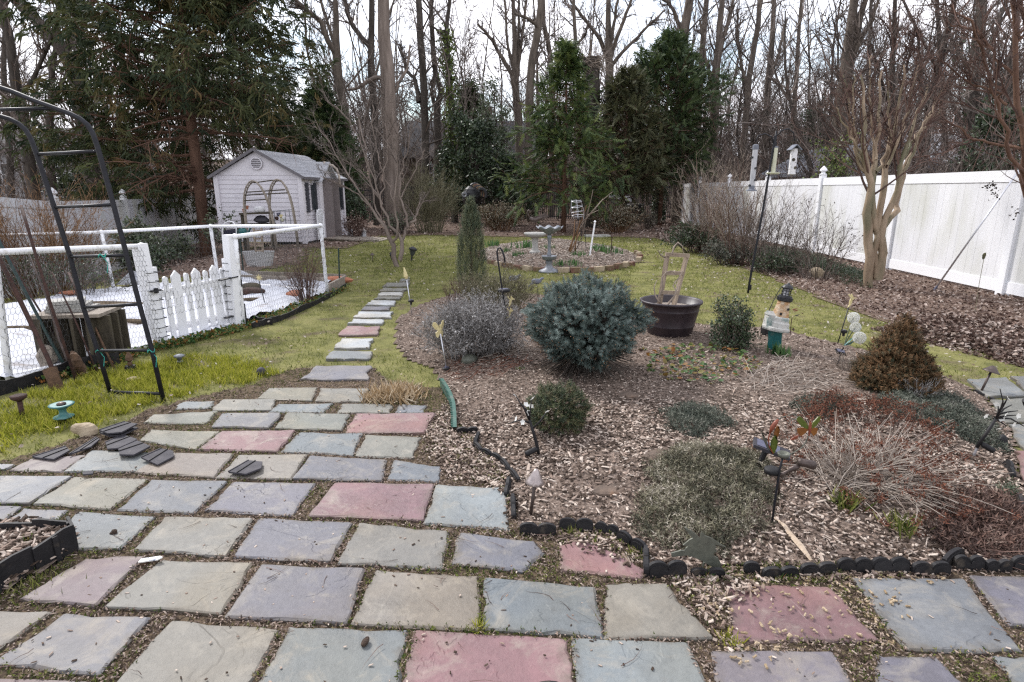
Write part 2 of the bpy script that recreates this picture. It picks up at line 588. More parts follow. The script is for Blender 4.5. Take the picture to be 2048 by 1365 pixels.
M = {}
M['flagstone'] = flagstone_mat()
M['soil'] = mat('soil',(0.035,0.026,0.018),(0.10,0.075,0.05),14,0.95,0.8,40,spec=0.1,c2=(0.16,0.12,0.085))
M['joint'] = mat('joint_soil',(0.035,0.028,0.020),(0.13,0.095,0.065),30,0.95,0.8,80,spec=0.1,c2=(0.09,0.10,0.03))
M['lawn'] = mat('lawn_turf',(0.078,0.082,0.030),(0.178,0.172,0.064),3.4,0.95,0.9,45,spec=0.1,c2=(0.25,0.21,0.115),detail=12,dirt=((0.12,0.094,0.064),2.4,0.55,0.70))
M['mulch_base'] = mat('mulch_ground',(0.050,0.036,0.028),(0.19,0.145,0.118),45,0.95,0.9,70,spec=0.1,c2=(0.36,0.295,0.25),dirt=((0.08,0.06,0.047),3.5,0.54,0.72))
M['litter_base'] = mat('leaf_litter_ground',(0.055,0.036,0.028),(0.17,0.12,0.095),22,0.95,0.9,40,spec=0.1,c2=(0.30,0.23,0.19))
M['chip'] = mat('wood_chip',(0.050,0.035,0.026),(0.27,0.20,0.16),30,0.9,0.3,90,spec=0.15,use_rnd=0.8,c2=(0.54,0.46,0.39))
M['chip_dark'] = mat('old_wood_chip',(0.05,0.035,0.027),(0.20,0.145,0.115),30,0.9,0.3,90,spec=0.15,use_rnd=0.85,c2=(0.36,0.29,0.24))
M['peanut'] = mat('peanut_shell',(0.26,0.19,0.115),(0.42,0.33,0.225),40,0.85,0.5,120,spec=0.2,use_rnd=0.6)
M['leaf_dry'] = mat('dry_leaf',(0.062,0.036,0.028),(0.225,0.155,0.125),14,0.85,0.2,60,spec=0.25,use_rnd=0.85,c2=(0.50,0.42,0.37),transl=0.2)
M['leaf_pale'] = mat('pale_dry_leaf',(0.14,0.10,0.07),(0.36,0.29,0.23),14,0.85,0.2,60,spec=0.25,use_rnd=0.85,c2=(0.5,0.46,0.42),transl=0.2)
M['grass'] = mat('grass_blade',(0.055,0.078,0.016),(0.225,0.238,0.056),0.9,0.8,spec=0.2,use_rnd=0.5,c2=(0.42,0.37,0.20),transl=0.35)
M['moss'] = mat('mossy_grass',(0.14,0.165,0.016),(0.36,0.36,0.04),6,0.85,spec=0.2,use_rnd=0.6,c2=(0.42,0.38,0.12),transl=0.35)
M['moss_bit'] = mat('joint_moss',(0.035,0.05,0.012),(0.12,0.14,0.03),9,0.95,spec=0.1,use_rnd=0.8,c2=(0.18,0.14,0.09))
M['straw'] = mat('dry_straw',(0.25,0.17,0.09),(0.48,0.36,0.22),20,0.85,spec=0.2,use_rnd=0.8,c2=(0.6,0.52,0.4),transl=0.15)
M['stalk'] = mat('pale_dead_stalk',(0.17,0.135,0.11),(0.40,0.345,0.295),20,0.85,spec=0.2,use_rnd=0.8)
M['rust_flower'] = mat('rust_flower_head',(0.055,0.022,0.016),(0.155,0.062,0.040),20,0.9,spec=0.1,use_rnd=0.8,c2=(0.24,0.11,0.07))
M['vinyl'] = mat('white_vinyl',(0.64,0.64,0.66),(0.73,0.73,0.75),2.2,0.5,0.05,3,spec=0.4,stretch=(1,1,.3),dirt=((0.46,0.46,0.37),1.4,0.50,0.82))
M['vinyl_clean'] = mat('white_vinyl_post',(0.76,0.76,0.78),(0.80,0.80,0.82),2,0.42,spec=0.4)
M['vinyl_shaded'] = mat('shaded_vinyl',(0.50,0.50,0.53),(0.60,0.60,0.62),1.6,0.5,spec=0.35,stretch=(1,1,.25),dirt=((0.42,0.42,0.30),2.0,0.52,0.85))  # white vinyl made greyer: shade on the left fence put into its colour
M['pvc'] = mat('white_pipe',(0.74,0.74,0.76),(0.82,0.82,0.83),6,0.4,spec=0.45,dirt=((0.45,0.42,0.35),14,0.6,0.85))
M['cloth'] = mat('white_row_cover',(0.44,0.45,0.49),(0.56,0.57,0.61),4,0.9,0.3,9,spec=0.1,dirt=((0.19,0.145,0.11),3.0,0.60,0.74),stretch=(.6,1.6,1))
M['wire'] = mat('galvanised_wire',(0.05,0.05,0.05),(0.10,0.10,0.10),20,0.5,metal=0.3)
M['iron'] = mat('black_iron',(0.012,0.012,0.014),(0.022,0.022,0.024),30,0.5,0.1,60)
M['black_steel'] = mat('black_coated_tube',(0.006,0.006,0.009),(0.016,0.016,0.021),20,0.5,0.06,60,spec=0.3)
M['black_plastic'] = mat('black_plastic',(0.008,0.008,0.009),(0.022,0.020,0.021),12,0.62,0.15,60,spec=0.28,dirt=((0.08,0.065,0.05),16,0.6,0.8))
M['slate_plastic'] = mat('dusty_grey_plastic',(0.034,0.032,0.038),(0.062,0.058,0.067),14,0.7,0.15,70,spec=0.25,dirt=((0.11,0.10,0.09),14,0.6,0.85))
M['green_plastic'] = mat('green_plastic',(0.03,0.085,0.065),(0.055,0.13,0.10),12,0.45,spec=0.4,dirt=((0.12,0.13,0.11),12,0.5,0.8))
M['teal'] = mat('teal_paint',(0.006,0.085,0.085),(0.012,0.125,0.12),12,0.5,0.05,50,dirt=((0.10,0.10,0.085),12,0.55,0.8))
M['teal_pale'] = mat('faded_teal_metal',(0.035,0.13,0.13),(0.09,0.22,0.21),22,0.5,dirt=((0.08,0.06,0.045),20,0.55,0.75))
M['rust'] = mat('rusty_steel',(0.020,0.011,0.009),(0.052,0.024,0.018),26,0.8,0.3,90,c2=(0.085,0.04,0.028))
M['rust_orange'] = mat('orange_rust',(0.055,0.032,0.020),(0.14,0.08,0.045),26,0.85,0.3,90)
M['dark_green_metal'] = mat('dark_green_stake',(0.006,0.022,0.020),(0.010,0.034,0.030),26,0.5)
M['bronze'] = mat('dark_bronze',(0.045,0.032,0.028),(0.11,0.085,0.075),26,0.45,0.1,80,metal=0.5)
M['bronze_light'] = mat('brushed_bronze_shade',(0.24,0.20,0.19),(0.44,0.38,0.36),30,0.35,0.3,40,metal=0.7,stretch=(1,1,.3))
M['silver'] = mat('aluminium',(0.5,0.5,0.53),(0.6,0.6,0.63),30,0.3,metal=0.8)
M['verdigris'] = mat('grey_green_metal',(0.075,0.08,0.065),(0.14,0.145,0.115),30,0.5,0.1,60,metal=0.3)
M['grey_metal'] = mat('weathered_grey_metal',(0.14,0.15,0.17),(0.26,0.27,0.29),20,0.5,0.1,60,metal=0.3)
M['concrete'] = mat('weathered_concrete',(0.30,0.29,0.27),(0.44,0.43,0.40),12,0.9,0.4,60,dirt=((0.15,0.15,0.12),6,0.55,0.8))
M['wood_grey'] = mat('weathered_grey_wood',(0.17,0.14,0.115),(0.33,0.285,0.235),14,0.85,0.4,60,stretch=(1,1,.2))
M['wood_dark'] = mat('dark_wet_wood',(0.026,0.021,0.015),(0.068,0.056,0.038),12,0.85,0.4,60,stretch=(1,1,.25),c2=(0.095,0.085,0.045))
M['wood_pale'] = mat('split_pale_wood',(0.32,0.24,0.17),(0.52,0.42,0.32),16,0.85,0.4,60,stretch=(.2,1,1))
M['trellis_wood'] = mat('tan_trellis_wood',(0.20,0.15,0.11),(0.36,0.285,0.215),16,0.85,0.3,60,stretch=(1,1,.2))
M['shed_wall'] = mat('shed_siding',(0.56,0.53,0.565),(0.64,0.61,0.64),3,0.6,0.1,30)
M['shed_side'] = mat('shed_trim',(0.60,0.57,0.60),(0.66,0.63,0.66),3,0.6)
M['taupe'] = mat('taupe_door',(0.15,0.125,0.12),(0.19,0.16,0.155),5,0.55,0.1,40)
M['shutter'] = mat('dark_grey_shutter',(0.055,0.055,0.065),(0.08,0.08,0.09),8,0.55)
M['roof_grey'] = mat('grey_shingle',(0.34,0.34,0.36),(0.50,0.50,0.52),12,0.6,0.3,40,use_rnd=0.4)
M['trim_dark'] = mat('dark_fascia',(0.10,0.09,0.10),(0.14,0.13,0.14),8,0.5)
M['pane'] = mat('dark_window_glass',(0.03,0.035,0.04),(0.05,0.055,0.06),3,0.08,spec=0.7)
M['house_wall'] = mat('pale_house_siding',(0.35,0.35,0.36),(0.42,0.42,0.43),2,0.7)
M['house_roof'] = mat('dark_house_roof',(0.022,0.022,0.025),(0.042,0.042,0.048),5,0.85,0.3,20)
M['bark'] = mat('grey_brown_bark',(0.055,0.044,0.036),(0.165,0.135,0.11),7,0.9,0.9,22,stretch=(1,1,.22),spec=0.15)
M['bark_pale'] = mat('pale_pinkish_bark',(0.11,0.085,0.07),(0.265,0.215,0.185),6,0.9,0.9,18,stretch=(1,1,.15),spec=0.15)
M['bark_dark'] = mat('dark_bark',(0.030,0.025,0.022),(0.10,0.085,0.072),7,0.9,0.9,22,stretch=(1,1,.22),spec=0.15)
M['bark_red'] = mat('red_brown_bark',(0.075,0.042,0.03),(0.17,0.10,0.07),7,0.9,0.8,22,stretch=(1,1,.15),spec=0.15)
M['twig'] = mat('grey_brown_twig',(0.072,0.058,0.050),(0.195,0.16,0.14),2,0.85,use_rnd=0.7,spec=0.15)
M['twig_pale'] = mat('pale_twig',(0.16,0.125,0.10),(0.34,0.28,0.23),2,0.85,use_rnd=0.7,spec=0.15)
M['twig_red'] = mat('reddish_twig',(0.065,0.040,0.034),(0.165,0.105,0.085),2,0.85,use_rnd=0.7,spec=0.15)
M['twig_orange'] = mat('orange_brown_twig',(0.10,0.055,0.028),(0.25,0.15,0.085),2,0.85,use_rnd=0.7,spec=0.15)
M['twig_olive'] = mat('olive_twig',(0.085,0.080,0.045),(0.22,0.20,0.13),2,0.85,use_rnd=0.7,spec=0.15)
M['myrtle'] = mat('smooth_myrtle_bark',(0.19,0.135,0.09),(0.36,0.275,0.195),7,0.65,0.6,14,stretch=(1,1,.3),spec=0.25,dirt=((0.13,0.125,0.075),4,0.46,0.66))
M['ivy'] = mat('ivy_leaf',(0.045,0.07,0.015),(0.15,0.19,0.045),6,0.5,use_rnd=0.8,transl=0.25)
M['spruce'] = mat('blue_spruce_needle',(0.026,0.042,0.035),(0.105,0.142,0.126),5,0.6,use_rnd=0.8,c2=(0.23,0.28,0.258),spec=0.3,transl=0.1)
M['cryptomeria'] = mat('drooping_conifer_foliage',(0.016,0.028,0.010),(0.062,0.074,0.023),0.5,0.7,use_rnd=0.6,c2=(0.19,0.105,0.045),transl=0.2)
M['cedar'] = mat('bright_cedar_foliage',(0.020,0.040,0.015),(0.075,0.115,0.032),0.8,0.65,use_rnd=0.6,c2=(0.20,0.22,0.065),transl=0.25)
M['cedar_olive'] = mat('olive_cedar_foliage',(0.040,0.046,0.022),(0.10,0.10,0.045),0.8,0.75,use_rnd=0.6,transl=0.2)
M['juniper_dark'] = mat('dark_green_conifer_foliage',(0.016,0.032,0.013),(0.052,0.080,0.026),0.8,0.7,use_rnd=0.6,c2=(0.095,0.125,0.04),transl=0.2)
M['juniper'] = mat('grey_green_juniper',(0.045,0.066,0.038),(0.13,0.155,0.085),4,0.7,use_rnd=0.7,c2=(0.20,0.19,0.10),transl=0.15)
M['holly'] = mat('glossy_holly_leaf',(0.020,0.036,0.016),(0.070,0.096,0.050),3,0.4,use_rnd=0.8,spec=0.4,transl=0.12)
M['holly_pale'] = mat('pale_edged_leaf',(0.055,0.075,0.045),(0.14,0.165,0.095),3,0.4,use_rnd=0.8,spec=0.45,transl=0.2)
M['brown_conifer'] = mat('bronzed_conifer',(0.022,0.026,0.010),(0.115,0.062,0.024),5,0.8,use_rnd=0.65,c2=(0.23,0.115,0.05),transl=0.1)
M['lavender'] = mat('silver_grey_stem',(0.105,0.096,0.09),(0.285,0.27,0.26),6,0.85,use_rnd=0.8,c2=(0.42,0.41,0.40),spec=0.2)
M['arbor'] = mat('dark_arborvitae',(0.018,0.030,0.012),(0.062,0.080,0.030),6,0.7,use_rnd=0.7,c2=(0.13,0.10,0.05),transl=0.15)
M['rust_mat'] = mat('red_brown_creeper',(0.045,0.027,0.022),(0.14,0.078,0.058),9,0.9,use_rnd=0.8,c2=(0.28,0.21,0.17))
M['thyme'] = mat('grey_green_creeper',(0.050,0.050,0.032),(0.18,0.165,0.105),7,0.85,use_rnd=0.8,c2=(0.46,0.41,0.34),transl=0.15)
M['heath'] = mat('dark_green_creeper',(0.036,0.045,0.034),(0.12,0.132,0.10),7,0.85,use_rnd=0.75,c2=(0.27,0.255,0.22),transl=0.15)
M['daff'] = mat('young_bulb_leaf',(0.035,0.09,0.03),(0.10,0.18,0.06),7,0.5,use_rnd=0.7,transl=0.3)
M['green_leaf'] = mat('bright_small_leaf',(0.03,0.08,0.02),(0.11,0.17,0.04),7,0.6,use_rnd=0.7,c2=(0.30,0.09,0.03),transl=0.25)
M['stone_tan'] = mat('tan_boulder',(0.26,0.20,0.13),(0.42,0.345,0.25),9,0.9,0.6,25)
M['stone_brown'] = mat('brown_flat_rock',(0.06,0.045,0.035),(0.17,0.12,0.09),9,0.9,0.7,25,dirt=((0.22,0.10,0.04),6,0.6,0.8))
M['pot'] = mat('dark_tub_plastic',(0.022,0.016,0.020),(0.045,0.032,0.036),8,0.45,0.12,30,stretch=(1,1,.1))
M['gravel'] = mat('tub_gravel',(0.16,0.13,0.10),(0.36,0.31,0.27),60,0.9,0.9,90)
M['light_yellow'] = mat('cream_plastic_figure',(0.58,0.49,0.24),(0.70,0.62,0.36),20,0.4,spec=0.4,transl=0.2)
M['white_petal'] = mat('white_petal',(0.66,0.66,0.62),(0.74,0.74,0.70),20,0.6,transl=0.2)
M['orange_brick'] = mat('faded_orange_tower',(0.30,0.15,0.06),(0.46,0.29,0.15),22,0.8,0.4,60,dirt=((0.50,0.40,0.29),14,0.46,0.62))
M['cream_paint'] = mat('chalky_white_paint',(0.36,0.35,0.32),(0.54,0.53,0.50),14,0.85,0.2,60,dirt=((0.12,0.20,0.185),11,0.54,0.70))
M['brick'] = mat('edging_brick',(0.10,0.045,0.032),(0.20,0.10,0.075),12,0.9,0.4,60,dirt=((0.15,0.135,0.07),6,0.42,0.66))
M['feeder_tube'] = mat('clouded_feeder_tube',(0.34,0.34,0.36),(0.46,0.46,0.48),9,0.3,spec=0.5)
M['feeder_yellow'] = mat('yellowed_feeder_tube',(0.42,0.42,0.30),(0.52,0.52,0.40),9,0.3,spec=0.5)
M['birch'] = mat('white_birch_bark',(0.62,0.61,0.62),(0.70,0.69,0.70),9,0.8,0.2,40,dirt=((0.16,0.14,0.14),22,0.60,0.66))
M['roof_felt'] = mat('grey_felt',(0.12,0.13,0.16),(0.19,0.20,0.23),30,0.85)
M['solar'] = mat('solar_cell',(0.05,0.05,0.085),(0.12,0.12,0.17),40,0.2,spec=0.6)
M['orange_glass'] = mat('orange_enamel',(0.20,0.075,0.018),(0.30,0.125,0.03),20,0.4,transl=0.25)
M['green_enamel'] = mat('green_enamel',(0.065,0.095,0.014),(0.14,0.165,0.028),20,0.4,transl=0.2)
M['red_enamel'] = mat('red_brown_enamel',(0.14,0.035,0.018),(0.22,0.06,0.03),20,0.4)
M['grey_stone_planter'] = mat('rough_grey_planter',(0.36,0.355,0.36),(0.52,0.515,0.51),30,0.9,0.9,40)
M['string'] = mat('green_twine',(0.02,0.22,0.17),(0.04,0.32,0.26),20,0.7)
M['terracotta'] = mat('terracotta',(0.30,0.11,0.06),(0.40,0.17,0.10),20,0.8)
M['navy'] = mat('navy_fabric',(0.018,0.018,0.035),(0.03,0.03,0.05),20,0.9)
M['paper'] = mat('white_plastic_tag',(0.62,0.60,0.55),(0.74,0.73,0.70),40,0.5,dirt=((0.16,0.18,0.24),60,0.55,0.62))
M['pinecone'] = mat('dark_seed_cluster',(0.018,0.012,0.010),(0.05,0.035,0.028),20,0.9,use_rnd=0.7)
M['dung'] = mat('dark_crumb',(0.025,0.016,0.012),(0.07,0.045,0.03),60,0.95,0.8,120)

# templates -----------------------------------------------------------
LEAF = (np.array([[0,0,0],[.5,.28,.06],[1,0,0],[.5,-.28,.06]],float),np.array([[0,1,2],[0,2,3]]))
CURL = (np.array([[0,0,0],[.35,.30,.16],[.7,.22,.20],[1,0,.05],[.7,-.22,.18],[.35,-.30,.12],[.5,0,0]],float),
        np.array([[0,6,1],[1,6,2],[2,6,3],[3,6,4],[4,6,5],[5,6,0]]))
BLADE = (np.array([[0,-.05,0],[0,.05,0],[.55,.035,.06],[.55,-.035,.06],[1,0,.22]],float),[[0,1,2,3],[3,2,4]])
CHIP = (np.array([[-.5,-.05,-.06],[.28,-.20,-.06],[.5,.04,-.06],[-.26,.20,-.06],[-.44,-.03,.06],[.24,-.16,.07],[.44,.03,.05],[-.22,.16,.06]],float),
        np.array([[4,5,6,7],[0,1,5,4],[1,2,6,5],[2,3,7,6],[3,0,4,7]]))
BIT = (np.array([[-.5,-.13,0],[.48,-.15,0],[.42,.15,0],[-.45,.13,.0],[0,0,.10]],float),np.array([[0,1,4],[1,2,4],[2,3,4],[3,0,4]]))
def _frond():
    v = []; f = []
    v += [[0,-.015,0],[0,.015,0],[1,0,-.06]]; f.append([0,1,2])
    for i,t in enumerate(np.linspace(.10,.90,5)):
        w = .34*(1-.55*t)*(1 if i % 2 else .8)
        for s in (1,-1):
            b = len(v)
            v += [[t-.08,0,-.04*t],[t+.10,0,-.05*t],[t+.16+.10*(1-t),s*w,-.05-.10*t]]
            f.append([b,b+1,b+2])
    return np.array(v),np.array(f)
FROND = _frond()
def _brush(n=30,L=.30,w=.022,seed=1):
    g = np.random.default_rng(seed); v = []; f = []
    for i in range(n):
        t = (i+.5)/n; a = i*2.39996+g.uniform(-.3,.3)
        d = np.array([.75,math.cos(a),math.sin(a)]); d /= np.linalg.norm(d)
        s = np.cross(d,[1,0,0]); s /= np.linalg.norm(s)+1e-9
        p = np.array([t,0,0]); b = len(v); l = L*g.uniform(.8,1.15)*(1-.25*t)
        v += [p-s*w,p+s*w,p+d*l]; f.append([b,b+1,b+2])
    return np.array(v),np.array(f)
BRUSH = _brush(30,.46,.040)
def _strands(n=8,seed=3):
    """a bunch of cord-like branchlets that leave outwards and hang down; +X outwards, -Z down"""
    g = np.random.default_rng(seed); v = []; f = []
    for i in range(n):
        a = g.uniform(-1.2,1.2); l = g.uniform(.55,1.15)
        p = np.array([g.uniform(0,.7),g.normal(0,.10),g.normal(0,.05)]); d = np.array([math.cos(a),math.sin(a),-.1])
        w = .040
        for k in range(2):
            q = p+d*l*.45
            s = np.cross(d,[math.cos(i*2.1),math.sin(i*2.1),.3]); s /= np.linalg.norm(s)+1e-9
            b = len(v); w2 = w*(1.15 if k == 0 else .35)
            v += [p-s*w,p+s*w,q+s*w2,q-s*w2]; f.append([b,b+1,b+2,b+3])
            p = q; w = w2; d = d*.75+np.array([0,0,-.75]); d /= np.linalg.norm(d)
    return np.array(v),np.array(f)
STRANDS = _strands()
# ------------------------------------------------------------------ ground
def structure(o):
    o['kind'] = 'structure'
    return o

mb = MB()
gx = np.concatenate([np.linspace(-140,-14,22),np.linspace(-13,13,60),np.linspace(14,140,22)])
gy = np.concatenate([np.linspace(-6,34,90),np.linspace(35,140,36)])
X,Y = np.meshgrid(gx,gy)
Z = slope(X.ravel(),Y.ravel())-0.035
mb_pts = np.c_[X.ravel(),Y.ravel(),Z]
i,j = np.meshgrid(np.arange(len(gx)-1),np.arange(len(gy)-1))
a = (j*len(gx)+i).ravel()
mb.add(mb_pts,np.stack([a,a+1,a+len(gx)+1,a+len(gx)],1),0.5)
structure(mb.build('ground',M['litter_base'],smooth=True))

LAWN = np.array([[-11.5,3.0],[8.0,3.0],[8.0,25.0],[-11.5,25.0]])
structure(sheet(LAWN,0.22,0.0).build('lawn',M['lawn'],smooth=True))

PATIO = fp([(-500,960),(-120,940),(0,928),(110,895),(250,850),(300,822),(380,800),(500,772),(590,738),(745,735),(775,765),(885,780),
            (912,850),(940,870),(985,925),(1028,1000),(1040,1062),(1140,1048),(1240,1070),(1290,1105),(1300,1152),
            (1480,1136),(1690,1128),(1900,1140),(2130,1125),(2500,1120),(2700,1500),(-700,1500)])
structure(sheet(PATIO,0.06,0.010).build('patio_joint_soil',M['joint'],smooth=True))
structure(sheet(BED,0.06,0.012).build('mulch_bed',M['mulch_base'],smooth=True))
structure(sheet(CIRC,0.12,0.012).build('round_bed',M['mulch_base'],smooth=True))
structure(sheet(SIDEBED,0.05,0.03).build('corner_bed',M['mulch_base'],smooth=True))

LITTER_R = np.concatenate([fp([(1322,482),(1400,503),(1470,528),(1530,552),(1580,572),(1660,606),(1760,642),(1880,682),(2048,728),(2300,800)]),
                           [[8.4,4.5],[8.4,33.0],[7.0,33.0]]])
LITTER_B = np.array([[-9.0,33.6],[-9,20.5],[-6.6,16.6],[-4.6,16.2],[-4.4,17.5],[-4.6,20.5],[-3.0,21.2],[0.2,20.3],[2.0,20.8],[4.2,20.0],[5.2,19.0],[7.9,17.0],[8.3,33.6]])
structure(sheet(LITTER_R,0.12,0.010).build('leaf_litter',M['litter_base'],smooth=True))
structure(sheet(LITTER_B,0.25,0.014).build('back_bed',M['litter_base'],smooth=True))
LITTER_L = np.array([[-12.6,24.0],[-11.0,18.8],[-9.4,12.4],[-6.8,10.6],[-5.2,10.9],[-4.6,13.0],[-5.6,16.6],[-8.6,17.4],[-9.6,24.0]])
structure(sheet(LITTER_L,0.2,0.012).build('pine_litter',M['litter_base'],smooth=True))
VEG = fp([(12,770),(325,694),(478,658),(655,588),(660,570),(430,566),(225,578),(-160,640),(-420,720)])

# ------------------------------------------------------------------ flagstones
TONE = dict(b=(.126,.136,.146),l=(.160,.172,.178),g=(.138,.137,.120),t=(.162,.150,.126),p=(.118,.116,.134),r=(.178,.099,.102),m=(.132,.100,.106),w=(.33,.345,.355))  # w: pale stepping stones, the sky's reflection put into the colour
STONES = [
 ('g',(540,775),(632,775),(622,802),(512,797)),('g',(642,778),(735,778),(725,804),(633,803)),
 ('b',(365,804),(426,802),(422,816),(352,818)),('g',(444,799),(552,799),(543,821),(422,821)),
 ('b',(558,809),(664,807),(646,826),(540,824)),('g',(686,807),(784,809),(778,826),(675,826)),('b',(800,809),(852,812),(845,826),(791,827)),
 ('g',(308,830),(435,821),(409,848),(288,846)),('p',(445,827),(562,827),(538,857),(426,855)),('g',(576,827),(699,829),(683,861),(552,858)),('r',(714,827),(868,829),(846,868),(690,865)),
 ('g',(303,859),(437,864),(391,899),(277,881)),('r',(444,862),(589,862),(554,905),(398,899)),('b',(602,865),(721,868),(706,910),(560,903)),('g',(732,870),(842,875),(825,917),(712,912)),
 ('b',(-90,926),(31,929),(10,939),(-110,940)),('m',(60,919),(171,910),(121,943),(20,941)),('b',(185,901),(325,906),(286,943),(127,943)),('t',(330,907),(466,908),(427,955),(270,945)),('t',(479,910),(613,910),(582,960),(433,956)),('p',(622,913),(771,919),(763,962),(587,958)),('b',(789,921),(880,934),(878,963),(776,958)),
 ('b',(-80,950),(143,954),(57,1009),(-130,1003)),('t',(150,954),(297,957),(220,1018),(66,1009)),('b',(303,960),(453,963),(387,1026),(237,1018)),('p',(468,964),(631,967),(585,1031),(411,1021)),('r',(672,967),(866,969),(846,1042),(617,1034)),('l',(874,972),(1010,978),(1017,1058),(850,1046)),
 ('p',(-90,1006),(40,1015),(-6,1050),(-150,1048)),('p',(50,1018),(136,1020),(90,1054),(4,1052)),('b',(154,1024),(308,1035),(240,1098),(100,1097)),('g',(332,1035),(505,1037),(452,1112),(268,1101)),('p',(519,1037),(703,1046),(659,1125),(470,1114)),('g',(721,1046),(898,1062),(880,1136),(679,1129)),
 ('p',(922,1066),(1070,1085),(1086,1107),(1045,1142),(902,1128)),('r',(1162,1078),(1213,1100),(1290,1142),(1278,1157),(1124,1140),(1122,1092)),
 ('m',(170,1118),(288,1112),(190,1212),(40,1200)),('g',(323,1121),(508,1125),(440,1228),(205,1215)),('p',(525,1129),(728,1138),(690,1248),(451,1233)),('t',(750,1142),(959,1152),(955,1258),(706,1248)),('b',(974,1158),(1190,1178),(1205,1275),(967,1257)),('t',(1212,1167),(1330,1169),(1425,1276),(1212,1276)),
 ('r',(1450,1165),(1660,1175),(1755,1280),(1470,1282)),('b',(1710,1158),(1925,1158),(2045,1305),(1813,1299)),('p',(1940,1154),(2130,1156),(2260,1258),(2020,1250)),
 ('b',(130,1228),(298,1236),(198,1348),(-20,1330)),('t',(345,1240),(560,1258),(490,1378),(222,1374)),('b',(583,1252),(816,1260),(786,1400),(506,1390)),('r',(832,1260),(1137,1276),(1152,1404),(803,1400)),('l',(1146,1279),(1370,1285),(1428,1408),(1160,1404)),
 ('p',(1424,1302),(1660,1300),(1735,1405),(1446,1410)),('p',(1755,1308),(1870,1315),(1960,1400),(1760,1400)),('b',(1990,1312),(2160,1312),(2260,1410),(2060,1410)),
 ('g',(-160,1220),(100,1226),(-50,1330),(-340,1320)),('m',(-180,1345),(190,1362),(60,1480),(-360,1480)),('g',(210,1385),(480,1392),(440,1500),(90,1490)),('b',(500,1404),(780,1412),(770,1530),(470,1520)),('t',(800,1415),(1150,1418),(1165,1530),(790,1530)),('g',(1172,1420),(1430,1422),(1500,1530),(1185,1530)),('r',(1452,1424),(1740,1420),(1840,1530),(1520,1530))]

def stone_mesh(quad,z0,top,wob=0.012,seed=0,nseg=7):
    """a slab with an uneven chipped outline, a worn arris and a gently dished top"""
    g = np.random.default_rng(seed)
    q = np.asarray(quad,float)
    c = q.mean(0)
    q = q+nrm(q-c)*0.008
    # round the corners a little
    pts = []
    n = len(q)
    for i in range(n):
        a,b = q[i],q[(i+1) % n]
        for t in np.linspace(0.018,0.982,nseg):
            pts.append(a+(b-a)*t)
    pts = np.array(pts)
    k = len(pts)
    off = g.normal(0,wob,k)
    off = 0.5*off+0.5*np.roll(off,1)
    off[g.random(k) < 0.07] -= wob*2.2
    d = nrm(pts-c)
    out = pts+d*off[:,None]
    tilt = g.normal(0,0.010,2)
    def zt(p): return z0+top+(p-c) @ tilt
    inn = out-d*g.uniform(0.006,0.014,(k,1))
    inn2 = c+(out-c)*0.72
    V = np.concatenate([np.c_[out,np.full(k,z0-0.03)],np.c_[out,zt(out)-g.uniform(0.003,0.009,k)],np.c_[inn,zt(inn)],np.c_[inn2,zt(inn2)],[[c[0],c[1],zt(c)]]])
    F = []
    for r in range(3):
        for i in range(k):
            F.append([r*k+i,r*k+(i+1) % k,(r+1)*k+(i+1) % k,(r+1)*k+i])
    for i in range(k):
        F.append([3*k+i,3*k+(i+1) % k,4*k])
    # make the winding face upwards
    ar = 0.5*np.sum(out[:,0]*np.roll(out[:,1],-1)-np.roll(out[:,0],-1)*out[:,1])
    if ar < 0: F = [f[::-1] for f in F]
    m = MB(); m.add(V,F,np.r_[np.zeros(2*k),np.full(k,.25),np.full(k+1,1.0)])
    return m

patio = bpy.data.objects.new('patio',None); COL.objects.link(patio); structure(patio)
STONE_POLY = []
for n_,s in enumerate(STONES):
    q = np.array([flat(x,y,0.02)[:2] for x,y in s[1:]])
    STONE_POLY.append(q)
    tone = np.array(TONE[s[0]])*rng.uniform(0.92,1.08)*(1+rng.normal(0,0.025,3))
    c = q.mean(0)
    o = stone_mesh(q,0.0,0.022+rng.uniform(-.004,.004),0.0045 if s[1][1] > 900 else 0.007,100+n_).build('flagstone',M['flagstone'],patio,base=np.array([c[0],c[1],0]),color=tone)
    o.location = (c[0],c[1],0)

steps = bpy.data.objects.new('stepping_stone_path',None); COL.objects.link(steps); structure(steps)
STEPS = [('g',799,820,561,566),('g',767,819,569,576),('g',762,810,580,586),('w',756,806,588.5,595),('g',752,800,597,602),('w',735,790,605.5,614),('p',724,779,617.5,624),('w',710,783,628,639),('w',699,767,643,652),('r',681,759,658,674),('w',669,743,683,701),('l',654,742,709,723),('p',607,738,738,765)]
STEP_POLY = []
for n_,(k,x0,x1,y0,y1) in enumerate(STEPS):
    sk = (y1-y0)*0.9
    q = np.array([flat(x,y)[:2] for x,y in ((x0+sk,y0),(x1+sk*.1,y0),(x1-sk*.3,y1),(x0-sk*.2,y1))])
    STEP_POLY.append(q)
    c = q.mean(0)
    o = stone_mesh(q,0.0,0.030,0.014,300+n_).build('stepping_stone',M['flagstone'],steps,base=np.array([c[0],c[1],0]),color=np.array(TONE[k])*rng.uniform(.92,1.06))
    o.location = (c[0],c[1],0)

